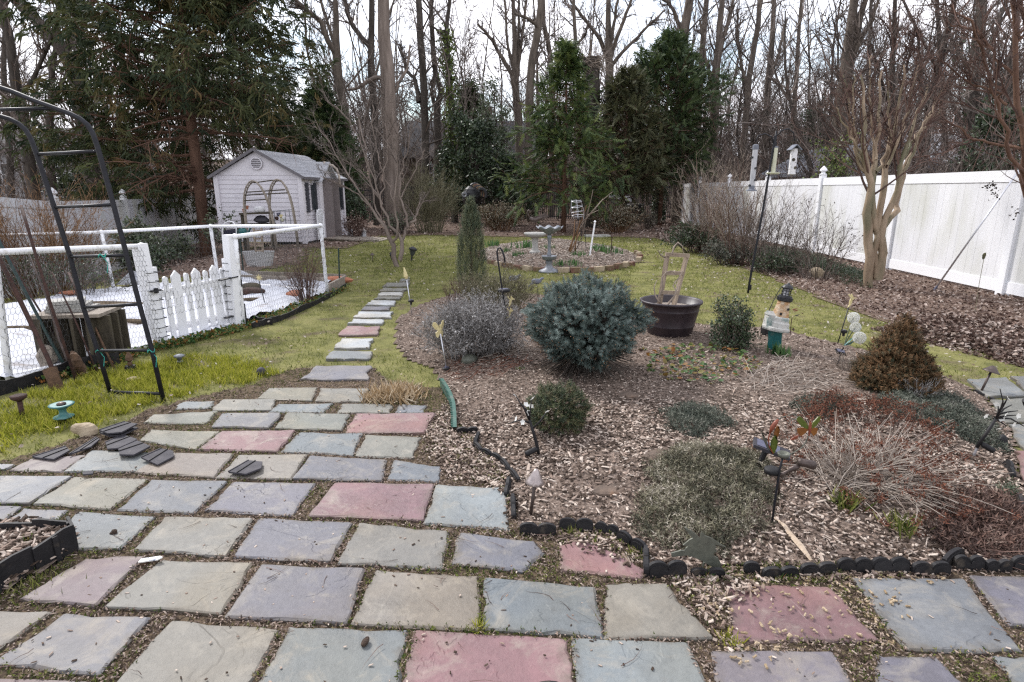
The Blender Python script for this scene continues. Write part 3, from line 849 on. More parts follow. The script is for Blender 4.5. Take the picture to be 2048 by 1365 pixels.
side = bpy.data.objects.new('side_path',None); COL.objects.link(side); structure(side)
SIDE_POLY = []
for n_,s in enumerate([('l',(1936,764),(2012,760),(2052,795),(1972,800)),('b',(2022,759),(2110,757),(2160,792),(2062,795)),('g',(1982,806),(2056,802),(2094,848),(2010,850)),('b',(2066,801),(2170,798),(2230,845),(2106,848)),
                        ('l',(2016,856),(2100,855),(2140,905),(2046,905)),('b',(2110,855),(2230,850),(2290,905),(2150,905)),('r',(2030,910),(2120,912),(2170,965),(2046,968)),('g',(2052,975),(2170,975),(2240,1050),(2085,1050))]):
    q = np.array([flat(x,y)[:2] for x,y in s[1:]])
    SIDE_POLY.append(q)
    c = q.mean(0)
    o = stone_mesh(q,0.0,0.026,0.012,400+n_).build('flagstone',M['flagstone'],side,base=np.array([c[0],c[1],0]),color=np.array(TONE[s[0]])*rng.uniform(.92,1.06))
    o.location = (c[0],c[1],0)
def on_stone(p,polys,pad=0.0):
    r = np.zeros(len(p),bool)
    for q in polys:
        m = (p[:,0] > q[:,0].min()-.1) & (p[:,0] < q[:,0].max()+.1) & (p[:,1] > q[:,1].min()-.1) & (p[:,1] < q[:,1].max()+.1)
        if m.any():
            r[np.where(m)[0]] |= dist_poly(p[m,:2],q) > pad
    return r
# ------------------------------------------------------------------ fences
V3 = lambda x,y,z: np.array([x,y,z],float)

CAP = [(.075,0),(.085,.01),(.085,.03),(.05,.04),(.04,.07),(.055,.085),(.085,.10),(.088,.115),(.07,.15),(.035,.19),(.012,.215),(0.0,.22)]

def vinyl_fence(name,label,pts,h,m_panel,m_post,capped,gap=0.06,posth=0.06,pw=.125):
    root = thing(name,label,'fence',(*pts[0],gz(*pts[0])))
    for i,p in enumerate(pts):
        z = gz(*p)
        pb = MB(); pb.box((p[0],p[1],z+(h+posth)/2-.05),(pw,pw,h+posth+.1))
        po = pb.build('fence_post',m_post,root)
        if capped[i]:
            cb = MB(); cb.lathe(CAP,(p[0],p[1],z+h+posth),12)
            cb.build('post_cap',m_post,po,smooth=False)
    for a,b in zip(pts[:-1],pts[1:]):
        a = np.array(a); b = np.array(b)
        za,zb = gz(*a),gz(*b)
        d = nrm(b-a); L = np.linalg.norm(b-a)
        s0,s1 = a+d*(pw/2),b-d*(pw/2)
        A0 = V3(*s0,za); B0 = V3(*s1,zb)
        n = np.array([-d[1],d[0],0])
        for nm,z0,hh in (('top_rail',h-.09,.17),('bottom_rail',gap+.08,.17)):
            r = MB(); r.beam(A0+(0,0,z0),B0+(0,0,z0),.05,hh)
            r.build(nm,m_post,root)
        # tongue-and-groove boards with recessed joints
        nb = max(6,int(L/.16)); pm = MB()
        for k in range(nb):
            t0,t1 = k/nb,(k+1)/nb
            g_ = .0015/L
            q0 = A0+(B0-A0)*(t0+g_); q1 = A0+(B0-A0)*(t1-g_)
            off = .0006*((k*7) % 3)
            for lo,hi in ((gap+.165,h-.175),):
                pm.beam(q0+(0,0,(lo+hi)/2)+n*off,q1+(0,0,(lo+hi)/2)+n*off,.024,hi-lo)
        zm = (gap+h)/2
        pm.beam(A0+(0,0,zm),B0+(0,0,zm),.012,h-gap-.34)
        pm.build('fence_panel',m_panel,root)
    return root

def ray_line(px,A,B):
    """where the measured column crosses the ground line A-B"""
    d = ray(px,400)
    k = d[0]/d[1]
    t = (k*A[1]-A[0])/((B[0]-A[0])-k*(B[1]-A[1]))
    return A+(B-A)*t

FA = flat(2003,592)[:2]; FB = flat(1332,441)[:2]
rp_ = [FA]+[ray_line(x,FA,FB) for x in (1795,1640,1532,1456,1397,1352)]
step_ = rp_[0]-rp_[1]
rp_ = [rp_[0]+step_*2,rp_[0]+step_]+rp_
vinyl_fence('vinyl_fence','bright white vinyl privacy fence with green stains along the right side',[tuple(p) for p in rp_],1.84,M['vinyl'],M['vinyl_clean'],[1,1,0,1,1,1,1,1,1])
lp_ = [(-7.9,6.4),(-8.75,9.6),(-9.6,12.8),(-10.45,16.0),(-11.3,19.2),(-12.1,22.4),(-12.95,25.6)]
lp_ = [np.array(p) for p in lp_]
_A,_B = lp_[1],lp_[5]
lpx = [lp_[0],lp_[1]]+[ray_line(x,_A,_B) for x in (108,247,348,418)]+[lp_[6]+(-.4,1.6)]
vinyl_fence('vinyl_fence','vinyl fence coloured grey for the shade at the left behind the pine trunk',[tuple(p) for p in lpx],1.80,M['vinyl_shaded'],M['vinyl_shaded'],[1,1,1,1,0,1,1],gap=.04)

# black iron fence at the back
root = thing('iron_fence','black iron picket fence along the back of the garden','fence',(-14,32.2,gz(-14,32.2)))
x =-14.0
while x < 8.0:
    w = 1.83; zb = gz(x+w/2,32.2)
    p = MB(); p.box((x,32.2,zb+.9),(.06,.06,1.9)); p.lathe([(.045,0),(.045,.03),(.0,.07)],(x,32.2,zb+1.85),4); p.build('fence_post',M['iron'],root)
    for z0 in (.18,1.42,1.66):
        r = MB(); r.box((x+w/2,32.2,zb+z0),(w-.06,.035,.04)); r.build('rail',M['iron'],root)
    q = MB()
    for k in range(1,17):
        q.box((x+k*w/17,32.2,zb+.92),(.030,.030,1.72))
    q.build('picket_row',M['iron'],root,kind='stuff')
    x += w

# ------------------------------------------------------------------ garden shed
SC = at(604,400,17.5)[:2]
SA = nrm(np.array([-1.0,0.03])); SB = nrm(np.array([0.10,1.0]))
SZ = gz(*SC)-.02
def S(u,v,z): return V3(*(SC+SA*u+SB*v),SZ+z)
SW,SD,EAVE,PEAK = 2.42,3.1,1.98,2.63
shed = thing('garden_shed','pale lavender grey plastic shed with brown double doors and ridged roof','shed',S(0,0,0))
m_ = MB()
for w0,w1 in (((0,0),(SW,0)),((0,0),(0,SD)),((SW,0),(SW,SD)),((0,SD),(SW,SD))):
    a,b = w0,w1
    nrmv = {((0,0),(SW,0)):-SB,((0,0),(0,SD)):-SA,((SW,0),(SW,SD)): SA,((0,SD),(SW,SD)): SB}[(w0,w1)]
    nl = 15
    for k in range(nl):
        z0 = .10+(EAVE-.10)*k/nl; z1 = .10+(EAVE-.10)*(k+1)/nl
        n3 = np.array([nrmv[0],nrmv[1],0])
        P = [S(*a,z0)+n3*.020,S(*b,z0)+n3*.020,S(*b,z1)+n3*.004,S(*a,z1)+n3*.004,S(*a,z0)+n3*.002,S(*b,z0)+n3*.002]
        m_.add(P,[[0,1,2,3],[4,5,1,0]],.5)
m_.build('wall',M['shed_wall'],shed)
for v in (-.02,SD+.02):
    g_ = MB()
    P = [S(0,v,EAVE),S(SW,v,EAVE),S(SW/2,v,PEAK),S(0,v+(.04 if v < 0 else-.04),EAVE),S(SW,v+(.04 if v < 0 else-.04),EAVE),S(SW/2,v+(.04 if v < 0 else-.04),PEAK)]
    g_.add(P,[[0,1,2],[3,5,4],[0,3,4,1],[1,4,5,2],[2,5,3,0]],.5)
    g_.build('gable',M['shed_side'],shed)
for u,v in ((0,0),(SW,0),(0,SD)):
    t = MB(); t.beam(S(u,v,.05),S(u,v,EAVE),.13,.13,up=(SB[0],SB[1],0)); t.build('corner_trim',M['shed_side'],shed)
# roof in overlapping courses
def roof_side(sgn):
    m = MB()
    n = 8
    for k in range(n):
        t0,t1 = k/n,(k+1)/n+.015
        u_e =-.16 if sgn > 0 else SW+.16
        um = SW/2
        zE = EAVE-.085; zP = PEAK+.03
        def pt(t,v,dz): return S(u_e+(um-u_e)*min(t,1),v,zE+(zP-zE)*min(t,1)+dz)
        a0,a1,b1,b0 = pt(t0,-.14,.045),pt(t0,SD+.14,.045),pt(t1,SD+.14,.02),pt(t1,-.14,.02)
        c0,c1 = pt(t0,-.14,.012),pt(t0,SD+.14,.012)
        m.add([a0,a1,b1,b0,c0,c1],[[0,1,2,3],[4,5,1,0]],rng.random())
    return m
for s_ in (1,-1):
    roof_side(s_).build('roof',M['roof_grey'],shed)
f_ = MB()
for v in (-.15,):
    f_.beam(S(-.17,v,EAVE-.08),S(SW/2,v,PEAK+.045),.03,.075); f_.beam(S(SW+.17,v,EAVE-.08),S(SW/2,v,PEAK+.045),.03,.075)
f_.beam(S(-.17,-.14,EAVE-.085),S(-.17,SD+.14,EAVE-.085),.02,.07)
f_.build('fascia',M['trim_dark'],shed)
vt = MB()
vc = S(SW/2-.02,-.06,2.30)
Mx = np.stack([V3(*SA,0),V3(0,0,1),V3(-SB[0],-SB[1],0)],1)
vt.lathe([(.165,-.02),(.175,0),(.175,.02),(.145,.025),(.145,.005),(0,.005)],vc,20,M=Mx)
vo = vt.build('gable_vent',M['shed_wall'],shed)
vs_ = MB()
for k in range(5):
    z =-.10+k*.05; hw = math.sqrt(max(.14 ** 2-z*z,.001))
    vs_.beam(vc+V3(*SA,0)*hw+V3(0,0,z)-V3(*SB,0)*.018,vc-V3(*SA,0)*hw+V3(0,0,z)-V3(*SB,0)*.018,.012,.024)
vs_.build('vent_slats',M['trim_dark'],vo)
# door bay with its own little gable
bay = MB()
v0,v1,vm = 1.02,2.12,1.57
P = [S(-.10,v0,.08),S(-.10,v1,.08),S(-.10,v1,1.95),S(-.10,vm,2.34),S(-.10,v0,1.95),S(.4,v0,.08),S(.4,v1,.08),S(.4,v1,1.95),S(.9,vm,2.34),S(.4,v0,1.95)]
bay.add(P,[[0,1,2,3,4],[0,4,9,5],[1,6,7,2]],.5)
bay.build('door_surround',M['shed_side'],shed)
dr = MB()
for a,b in ((v0-.14,0),(v1+.14,1)):
    z_e = 1.84
    P = [S(-.26,a,z_e),S(-.26,vm,2.41),S(1.0,vm,2.41),S(.62,a,z_e),S(-.26,a,z_e-.05),S(-.26,vm,2.35),S(1.0,vm,2.35),S(.62,a,z_e-.05)]
    dr.add(P,[[0,1,2,3],[7,6,5,4],[0,4,5,1],[0,3,7,4],[1,5,6,2],[3,2,6,7]],.3)
dr.build('dormer_roof',M['roof_grey'],shed)
for a,b,sg in ((v0+.03,vm-.008,1),(vm+.008,v1-.03,-1)):
    d = MB()
    d.beam(S(-.125,(a+b)/2,.10),S(-.125,(a+b)/2,1.86+.03),.04,b-a,up=(SA[0],SA[1],0))
    for zlo,zhi in ((.25,.85),(1.0,1.72)):
        d.beam(S(-.15,(a+b)/2,zlo),S(-.15,(a+b)/2,zhi),.012,b-a-.16,up=(SA[0],SA[1],0))
    do = d.build('door',M['taupe'],shed)
    h = MB(); vv = b-.06 if sg > 0 else a+.06
    h.tube([S(-.15,vv,.98),S(-.20,vv,1.0),S(-.21,vv-.03*sg,1.10),S(-.20,vv,1.2),S(-.15,vv,1.22)],.018,6)
    h.build('handle',M['shutter'],do)
for vc_ in (.53,2.62):
    w = MB()
    for a,b,zz,ww,hh in ((-.16,.16,1.02,.05,.05),(-.16,.16,1.68,.05,.05),(-.16,.16,1.33,.03,.03)):
        w.beam(S(-.03,vc_+a,zz),S(-.03,vc_+b,zz),.04,hh)
    for a in (-.16,0,.16):
        w.beam(S(-.03,vc_+a,1.0),S(-.03,vc_+a,1.70),.035,.04,up=(SA[0],SA[1],0))
    arch = [S(-.03,vc_+.17*math.cos(t),1.69+.12*math.sin(t)) for t in np.linspace(0,math.pi,9)]
    w.tube(arch,.02,5)
    wo_ = w.build('window',M['shed_side'],shed)
    p = MB(); p.beam(S(-.012,vc_,1.0),S(-.012,vc_,1.72),.012,.31,up=(SA[0],SA[1],0)); p.build('pane',M['pane'],wo_)
    for s_ in (-.27,.27):
        h = MB(); h.beam(S(-.035,vc_+s_,.93),S(-.035,vc_+s_,1.78),.03,.15,up=(SA[0],SA[1],0))
        for k in range(12):
            h.beam(S(-.058,vc_+s_-.06,.97+k*.068),S(-.058,vc_+s_+.06,.97+k*.068),.02,.03)
        h.build('shutter',M['shutter'],shed)
# ramp
rt = thing('wooden_ramp','low mossy plank ramp sloping down from the shed door','ramp',S(-.9,1.57,0))
for k in range(9):
    u0 =-.16-k*.19
    z0 = .13-.012*k
    b = MB(); b.beam(S(u0-.09,v0-.1,z0),S(u0-.09,v1+.15,z0+rng.uniform(-.004,.004)),.175,.03); b.build('plank',M['wood_grey'],rt)
b = MB(); b.beam(S(-.15,v0-.06,.055),S(-1.85,v0-.06,.0),.05,.13); b.build('ramp_side',M['wood_dark'],rt)

# ------------------------------------------------------------------ houses beyond the trees
def house(label,x0,x1,y,depth,z0,eave,ridge,wins,along=True,chim=None,mw='house_wall',mr='house_roof'):
    h = thing('house',label,'house',((x0+x1)/2,y,z0))
    w = MB(); w.box(((x0+x1)/2,y+depth/2,(z0+eave)/2-.3),(x1-x0,depth,eave-z0+.6));
    if not along:
        xm = (x0+x1)/2
        for yy in (y-.01,y+depth+.01):
            w.add([(x0,yy,eave),(x1,yy,eave),(xm,yy,ridge-.05)],[[0,1,2]])
    else:
        ym = y+depth/2
        for xx in (x0-.01,x1+.01):
            w.add([(xx,y,eave),(xx,y+depth,eave),(xx,ym,ridge-.05)],[[0,1,2]])
    w.build('wall',M[mw],h)
    r = MB(); o = .4
    if along:
        ym = y+depth/2; k = (ridge-eave)/(depth/2)
        for yy in (y-o,y+depth+o):
            zE = eave-o*k
            r.add([(x0-o,yy,zE),(x1+o,yy,zE),(x1+o,ym,ridge),(x0-o,ym,ridge),(x0-o,yy,zE-.18),(x1+o,yy,zE-.18),(x1+o,ym,ridge-.18),(x0-o,ym,ridge-.18)],
                  [[0,1,2,3],[7,6,5,4],[0,4,5,1],[0,3,7,4],[1,5,6,2]])
    else:
        xm = (x0+x1)/2; k = (ridge-eave)/((x1-x0)/2)
        for xx in (x0-o,x1+o):
            zE = eave-o*k
            r.add([(xx,y-o,zE),(xx,y+depth+o,zE),(xm,y+depth+o,ridge),(xm,y-o,ridge),(xx,y-o,zE-.18),(xx,y+depth+o,zE-.18),(xm,y+depth+o,ridge-.18),(xm,y-o,ridge-.18)],
                  [[0,1,2,3],[7,6,5,4],[0,4,5,1],[0,3,7,4],[1,5,6,2]])
    ro = r.build('roof',M[mr],h)
    if chim:
        c = MB(); c.box((chim,y+depth/2,ridge+.2),(.8,.6,1.6)); c.build('chimney',M['stone_brown'],ro)
    for wx,wz,ww,wh in wins:
        f = MB()
        for sx in (-1,0,1): f.box((wx+sx*ww/2,y-.03,wz),(.09,.08,wh+.09))
        for sz in (-1,0,1): f.box((wx,y-.035,wz+sz*wh/2),(ww+.09,.07,.08))
        fo = f.build('window',M['vinyl_clean'],h)
        p = MB(); p.box((wx,y-.012,wz),(ww,.02,wh)); p.build('pane',M['pane'],fo)
    return h
house('house with a broad dark roof and chimney behind the bare trees in the middle',-8.2,2.2,47,8,gz(-3,47),4.3,7.0,[(-6,2.8,1.1,1.3),(-2.8,2.8,1.1,1.3),(.4,2.8,1.1,1.3)],chim=-2.0,mw='stone_brown')
house('pale house with a grey roof showing through the trees at far left',-36,-24.5,35,8,gz(-28,35),3.9,5.3,[(-33,2.4,1.2,1.2),(-29,2.4,1.2,1.2),(-26.5,2.4,1.2,1.2)])
house('low white gabled house behind the right fence',12.6,16.0,24,6,gz(14,24),2.5,3.4,[(14.3,1.7,.8,.9)],along=False,mw='vinyl_clean',mr='roof_felt')
house('grey roofed house beyond the crepe myrtle at right',17.5,25.5,27,7,gz(20,27),2.9,4.2,[(19.5,1.9,1,1.1),(23,1.9,1,1.1)],mr='roof_grey')
# ------------------------------------------------------------------ fenced vegetable plot
def hexwire(mb,a,b,c,d,cell,r):
    """hexagon netting on the quad a-b (bottom) d-c (top)"""
    a,b,c,d = [np.asarray(q,float) for q in (a,b,c,d)]
    W = np.linalg.norm(b-a); Hh = np.linalg.norm(d-a)
    nx = int(W/cell); ny = int(Hh/(cell*1.5))
    seg = []
    for i in range(nx):
        for j in range(ny):
            x = (i+(.5 if j % 2 else 0))/nx; y = j/ny
            dx = .5/nx; dy = 1/ny
            if x+dx > 1.001: continue
            p = (x,y+dy*.33); q = (x,y+dy)
            t = (x+dx,y);
            seg.append((p,q)); seg.append((p,t))
            seg.append((p,(x-dx,y)) if x-dx >= 0 else (p,q))
    s = np.array(seg)
    def bil(u):
        x = u[...,0:1]; y = u[...,1:2]
        return a*(1-x)*(1-y)+b*x*(1-y)+c*x*y+d*(1-x)*y
    P = bil(s)
    P = P+rng.normal(0,.002,P.shape)
    tubes(mb,P,np.full(P.shape[:2],r),3)

def pg(px,py): return G(px,py)
A0 = pg(18,764); B0 = pg(325,692); Gr = pg(478,656); C0 = pg(655,589); K0 = pg(438,567); L0 = pg(228,580); N0 = pg(-170,612)
A1 = at(-12,505,A0[1]); B1 = at(283,493,B0[1]); Gr1 = at(470,474,Gr[1]); C1 = at(641,452,C0[1]); K1 = at(421,453,K0[1]); L1 = at(203,465,L0[1]); N1 = at(-150,476,N0[1])
Z0 = pg(-250,810); Z1 = at(-290,512,Z0[1])
enc = thing('wire_enclosure','white pipe frame with chicken wire round the vegetable plot','garden fence',(A0+C0)/2*[1,1,0])
def pipe(nm,p,q,r=.027):
    d = nrm(q-p); pts = [p+(q-p)*t for t in np.linspace(0,1,5)]
    m = MB(); m.tube(pts,r,10); return m.build(nm,M['pvc'],enc,smooth=True)
for p,q in ((A0,A1),(B0+(-.03,-.06,0),B1),(Gr+(.03,.05,0),Gr1),(C0,C1),(K0,K1),(L0,L1),(N0,N1),(Z0,Z1)):
    pipe('pipe_post',p-(0,0,.05),q)
for p,q in ((A1,B1),(Gr1,C1),(C1,K1),(K1,L1),(L1,N1),(Z1,A1)):
    pipe('top_rail',p,q)
for p,q in ((C0,K0),(A0,B0+(-.03,-.06,0))):
    pipe('bottom_rail',p+(0,0,.035),q+(0,0,.035),.028)
for p in (B1,Gr1,C1,K1,L1,A1):
    m = MB(); m.blob(p,(.037,.037,.037),.0,10,6); m.build('elbow',M['pvc'],enc,smooth=True)
for (p0,p1,q1,q0,cell) in ((A0,B0,B1,A1,.034),(Gr,C0,C1,Gr1,.04),(C0,K0,K1,C1,.055),(K0,L0,L1,K1,.055),(L0,N0,N1,L1,.055),(Z0,A0,A1,Z1,.05)):
    m = MB(); n_ = nrm(np.cross(p1-p0,q0-p0))*.036
    if n_[1] > 0: n_ =-n_
    hexwire(m,p0+n_,p1+n_,q1+n_,q0+n_,cell,.0013); m.build('chicken_wire',M['wire'],enc,kind='stuff')

# gate
gate = thing('picket_gate','white picket gate wrapped in wire standing between two posts','gate',(B0+Gr)/2)
def gline(px):
    gb0 = np.array([312.,690.]); gb1 = np.array([470.,652.])
    t = (px-gb0[0])/(gb1[0]-gb0[0]); y = gb0[1]+t*(gb1[1]-gb0[1])
    return G(px,y)
gd = nrm(gline(470)-gline(312)); gn = np.array([gd[1],-gd[0],0])
def board(nm,pb,pt,w,th,mat_,par,top='flat',off=0.0):
    a = gline(pb[0]);
    a = at(pb[0],pb[1],a[1])+gn*off; b = at(pt[0],pt[1],a[1])+gn*off
    u = nrm(b-a); L = np.linalg.norm(b-a)
    if top == 'point': o = [(-w/2,0),(w/2,0),(w/2,L-w*.55),(0,L),(-w/2,L-w*.55)]
    elif top == 'round': o = [(-w/2,0),(w/2,0),(w/2,L-w*.5),(w*.35,L-w*.15),(0,L),(-w*.35,L-w*.15),(-w/2,L-w*.5)]
    else: o = [(-w/2,0),(w/2,0),(w/2,L),(-w/2,L)]
    side_ = nrm(gd-u*(gd @ u)); n_ = np.cross(side_,u)
    m = MB(); m.prism(o,th,np.stack([side_,u,n_],1),a)
    return m.build(nm,mat_,par)
for pb,pt,w,tp in (((345,674),(325,553),.052,'round'),((364,669),(345,541),.098,'point'),((386,663),(367,546),.052,'round'),((405,657),(385,536),.098,'point'),
                      ((424,653),(405,541),.052,'round'),((441,649),(421,530),.098,'point'),((455,645),(438,536),.052,'round')):
    board('picket',pb,pt,w,.022,M['vinyl_clean'],gate,tp,.03)
ls = board('stile',(326,686),(302,535),.085,.05,M['vinyl_clean'],gate)
rs = board('stile',(467,645),(453,517),.095,.05,M['vinyl_clean'],gate)
for (a,b) in (((313,590),(458,560)),((324,660),(466,628))):
    pa = at(*a,gline(a[0]+10)[1]); pb_ = at(*b,gline(b[0]+5)[1])
    m = MB(); m.beam(pa,pb_,.03,.08); m.build('rail',M['vinyl_clean'],gate)
for (x0,y0,s_) in ((462,552,1),(472,625,1)):
    p = at(x0,y0,gline(x0)[1])+gn*.07
    m = MB(); p = p+gn*.03; m.beam(p+gd*.02+(0,0,.11),p+gd*.02-(0,0,.12),.012,.07,up=gn); m.beam(p,p-gd*.24-(0,0,.015),.012,.05,up=gn); m.build('hinge',M['iron'],gate)
for (x0,y0) in ((306,581),(316,665)):
    p = at(x0,y0,gline(x0)[1])+gn*.05
    m = MB(); m.beam(p-gd*.06,p+gd*.05,.015,.03,up=gn); m.box(p,(.03,.03,.05)); m.build('latch',M['iron'],gate)
m = MB(); p,q = at(320,688,B0[1]),at(278,488,B0[1]); m.beam(p,q,.105,.105,up=gd); gp = m.build('gate_post',M['vinyl_clean'],gate)
m = MB(); p,q = at(474,654,Gr[1]),at(458,470,Gr[1]); m.beam(p,q,.105,.105,up=gd); m.build('gate_post',M['vinyl_clean'],gate)
for nm,(b0_,t0_,y_) in {'l': ((326,688),(302,538),B0[1]),'r': ((468,645),(455,520),Gr[1])}.items():
    m = MB()
    for k in np.linspace(.1,.95,8):
        c = at(b0_[0]+(t0_[0]-b0_[0])*k,b0_[1]+(t0_[1]-b0_[1])*k,y_)
        lp2 = [c+gd*sx*.055+gn*sn*.045 for sx,sn in ((-1,1),(1,1),(1,-1),(-1,-1),(-1,1))]
        m.tube(lp2,.0035,4,caps=False)
    m.build('tie_wire',M['iron'],gate)
m = MB()
ga,gb = gline(330),gline(462)
hexwire(m,ga+gn*.05+(0,0,.28),gb+gn*.05+(0,0,.30),gb+gn*.05+(0,0,.72),ga+gn*.05+(0,0,.66),.045,.0013); m.build('chicken_wire',M['wire'],gate,kind='stuff')

# row cover sheet with wrinkles, and what shows or lies on it
cloth = sheet(VEG,0.05,.025,extra=lambda p: .024*np.sin(p[:,0]*5+3*np.sin(p[:,1]*1.7))*np.sin(p[:,1]*4.1+p[:,0])+.013*np.sin(p[:,0]*17+p[:,1]*9)+.008*np.sin(p[:,0]*31-p[:,1]*23+2*np.sin(p[:,1]*6))+.02+.05*smooth((np.sin(p[:,1]*2.2+.4*p[:,0])-.75)/.25))
tag(cloth.build('row_cover',M['cloth'],base=G(150,650),smooth=True),'wrinkled white cloth spread over the vegetable beds','ground cloth')
def slab_on(name,label,cat,px,py,size,rz,mat_,dz=.05,group=None,n=1):
    p = G(px,py)
    m = MB(); m.box((p[0],p[1],p[2]+dz+size[2]/2),size,rz)
    return tag(m.build(name,mat_,base=p),label,cat,group)
def rough(name,label,cat,px,py,rad,mat_,amp=.15,dz=0.,seed=1,n=14,mm=9,group=None,parent=None):
    p = G(px,py); m = MB(); m.blob(p+(0,0,rad[2]*.5+dz),rad,amp,n,mm,seed=seed)
    o = m.build(name,mat_,base=p,smooth=False)
    return tag(o,label,cat,group) if cat else o
rough('log','split reddish log lying on the white cloth inside the right wire panel','log',505,594,(.22,.07,.07),M['rust'],.1,.03,4)
rough('log','short grey log lying behind the reddish one on the white cloth','log',502,582,(.17,.07,.07),M['wood_dark'],.1,.03,5)
rough('bare_patch','narrow strip of bare soil showing through the white cloth by the gate','soil patch',500,607,(.2,.05,.03),M['soil'],.2,.03,6)
rough('clay_shard','orange clay shard on the white cloth behind the wooden box','clay piece',143,594,(.16,.09,.03),M['terracotta'],.2,.05,7)
rough('clay_shard','flat red clay piece seen between two gate pickets','clay piece',393,584,(.16,.10,.05),M['terracotta'],.2,.05,8)
rough('soil_mound','dark crumbly soil heap on the white cloth right of the wooden box','soil heap',232,616,(.42,.10,.035),M['soil'],.3,.03,9,group='soil heaps on the white cloth')
rough('soil_mound','small soil heap on the white cloth just left of the gate post','soil heap',262,650,(.22,.07,.03),M['soil'],.3,.03,10,group='soil heaps on the white cloth')
rough('soil_mound','long thin streak of soil on the white cloth at the far left','soil heap',42,668,(.45,.05,.03),M['soil'],.3,.03,11,group='soil heaps on the white cloth')
rough('clay_pile','red clay fragments inside the wire corner by the timber board','clay piece',655,569,(.28,.10,.07),M['terracotta'],.3,.02,12)
rough('brick_lump','orange brick lump at the edge of the white cloth under the dry shrub','brick',590,594,(.13,.07,.06),M['terracotta'],.2,.02,13)
m = MB(); a,b,c_ = G(240,566),G(265,548),G(300,572)
p = G(262,574); m.add([p+(-.25,0,.03),p+(.25,.02,.03),p+(.22,.25,.03),p+(-.1,.28,.03),p+(-.02,.1,.26),p+(.18,.12,.20)],[[0,1,5,4],[1,2,5],[2,3,4,5],[3,0,4]])
tag(m.build('folded_cloth',M['cloth'],base=p),'white folded cloth heap near the back pipe post','cloth')
p = G(487,565); m = MB(); m.add([p+(-.2,0,.03),p+(.25,.02,.03),p+(.22,.25,.03),p+(-.1,.28,.03),p+(-.12,.1,.22),p+(.02,.12,.12)],[[0,1,5,4],[1,2,5],[2,3,4,5],[3,0,4]])
tag(m.build('folded_cloth',M['cloth'],base=p),'white cloth corner bunched up behind the right gate post','cloth')
# timber frame of the bed
tf = thing('timber_frame','grey timber boards edging the far end of the vegetable plot','bed frame',G(690,572))
for a,b in (((485,558),(692,566)),((660,586),(692,568)),((485,567),(650,573))):
    pa,pb_ = G(*a),G(*b)
    m = MB(); m.beam(pa+(0,0,.07),pb_+(0,0,.07),.04,.15); m.build('board',M['wood_grey'],tf)

# wooden box with slabs on top
bp = G(152,737)
box = thing('wooden_box','dark weathered slatted wooden box standing by the arch','box',bp)
c0 = flat(88,736)[:2]; c1 = flat(212,731)[:2]
ux = nrm(np.r_[c1-c0,0]); uy = np.array([-ux[1],ux[0],0]); W_ = np.linalg.norm(c1-c0)
o_ = np.array([c0[0],c0[1],0])
hb = at(150,632,bp[1])[2]
for f0,fd,L_ in ((o_,ux,W_),(o_+uy*.42,ux,W_),(o_,uy,.42),(o_+ux*W_,uy,.42)):
    n_ = np.array([fd[1],-fd[0],0])
    nb = 4 if fd is ux else 3
    for k in range(nb):
        t0,t1 = k/nb*L_+.0015,(k+1)/nb*L_-.0015
        q = f0+fd*(t0+t1)/2
        m = MB(); m.beam(q+(0,0,.0),q+(0,0,hb-.03),.025+.004*(k % 2),t1-t0,up=n_); m.build('slat',M['wood_dark'],box)
m = MB(); c = o_+ux*W_/2+uy*.21; m.beam(c-ux*(W_/2+.03)+(0,0,hb-.015),c+ux*(W_/2+.03)+(0,0,hb-.015),.48,.03); m.build('lid',M['wood_grey'],box)
for k,(dx,dz,s_) in enumerate(((.02,.02,.34),(.0,.05,.30),(-.02,.085,.27))):
    m = MB(); m.box(c+ux*(-.06+dx)+(0,0,hb+dz),(s_,.26-.02*k,.03),math.atan2(ux[1],ux[0])+.2*k)
    tag(m.build('stone_tile',M['concrete'],base=c+(0,0,hb)),['grey stone tile at the bottom of the pile on the wooden box','middle stone tile of the pile on the wooden box','smallest pale stone tile on top of the pile on the wooden box'][k],'tile','tiles on the wooden box')

# black arch
ar = thing('garden_arch','black tubular steel garden arch with ladder rungs at left','arch',G(270,795))
YR,YL = G(328,804)[1],G(219,785)[1]
Rp = [(-330,70),(-160,118),(0,176),(22,183),(66,201),(110,217),(140,228),(160,238),(175,250),(186,268),(196,297),(220,384),(253,510),(279,609),(304,701),(328,806)]
Lp = [(-330,150),(-140,188),(0,233),(20,239),(36,247),(50,259),(61,276),(72,305),(97,380),(140,513),(167,616),(195,701),(221,786)]
for P_,Y_ in ((Rp,YR),(Lp,YL)):
    m = MB(); m.tube([at(x,y,Y_) for x,y in P_],.0165,10); m.build('rail',M['black_steel'],ar,smooth=True)
for a,b in (((76,309),(196,303)),((110,415),(226,410)),((140,514),(252,511)),((167,615),(279,609)),((195,702),(304,701)),((219,784),(324,788)),((-90,222),(108,217)),((-150,186),(-60,152))):
    m = MB(); m.tube([at(*a,YL),at(*b,YR)],.012,8); m.build('rung',M['black_steel'],ar,smooth=True)
for x,y,Y_ in ((198,702,YL),(146,511,YL),(204,512,YR),(302,702,YR)):
    p = at(x,y,Y_); m = MB()
    m.tube([p+(.024*math.cos(t),.024*math.sin(t)*.8,.012*math.sin(3*t)) for t in np.linspace(0,9,16)],.004,5)
    m.tube([p,p+(.04,-.01,-.05),p+(.03,-.02,-.12)],.003,4); m.build('twine_knot',M['string'] if x != 146 else M['iron'],ar)

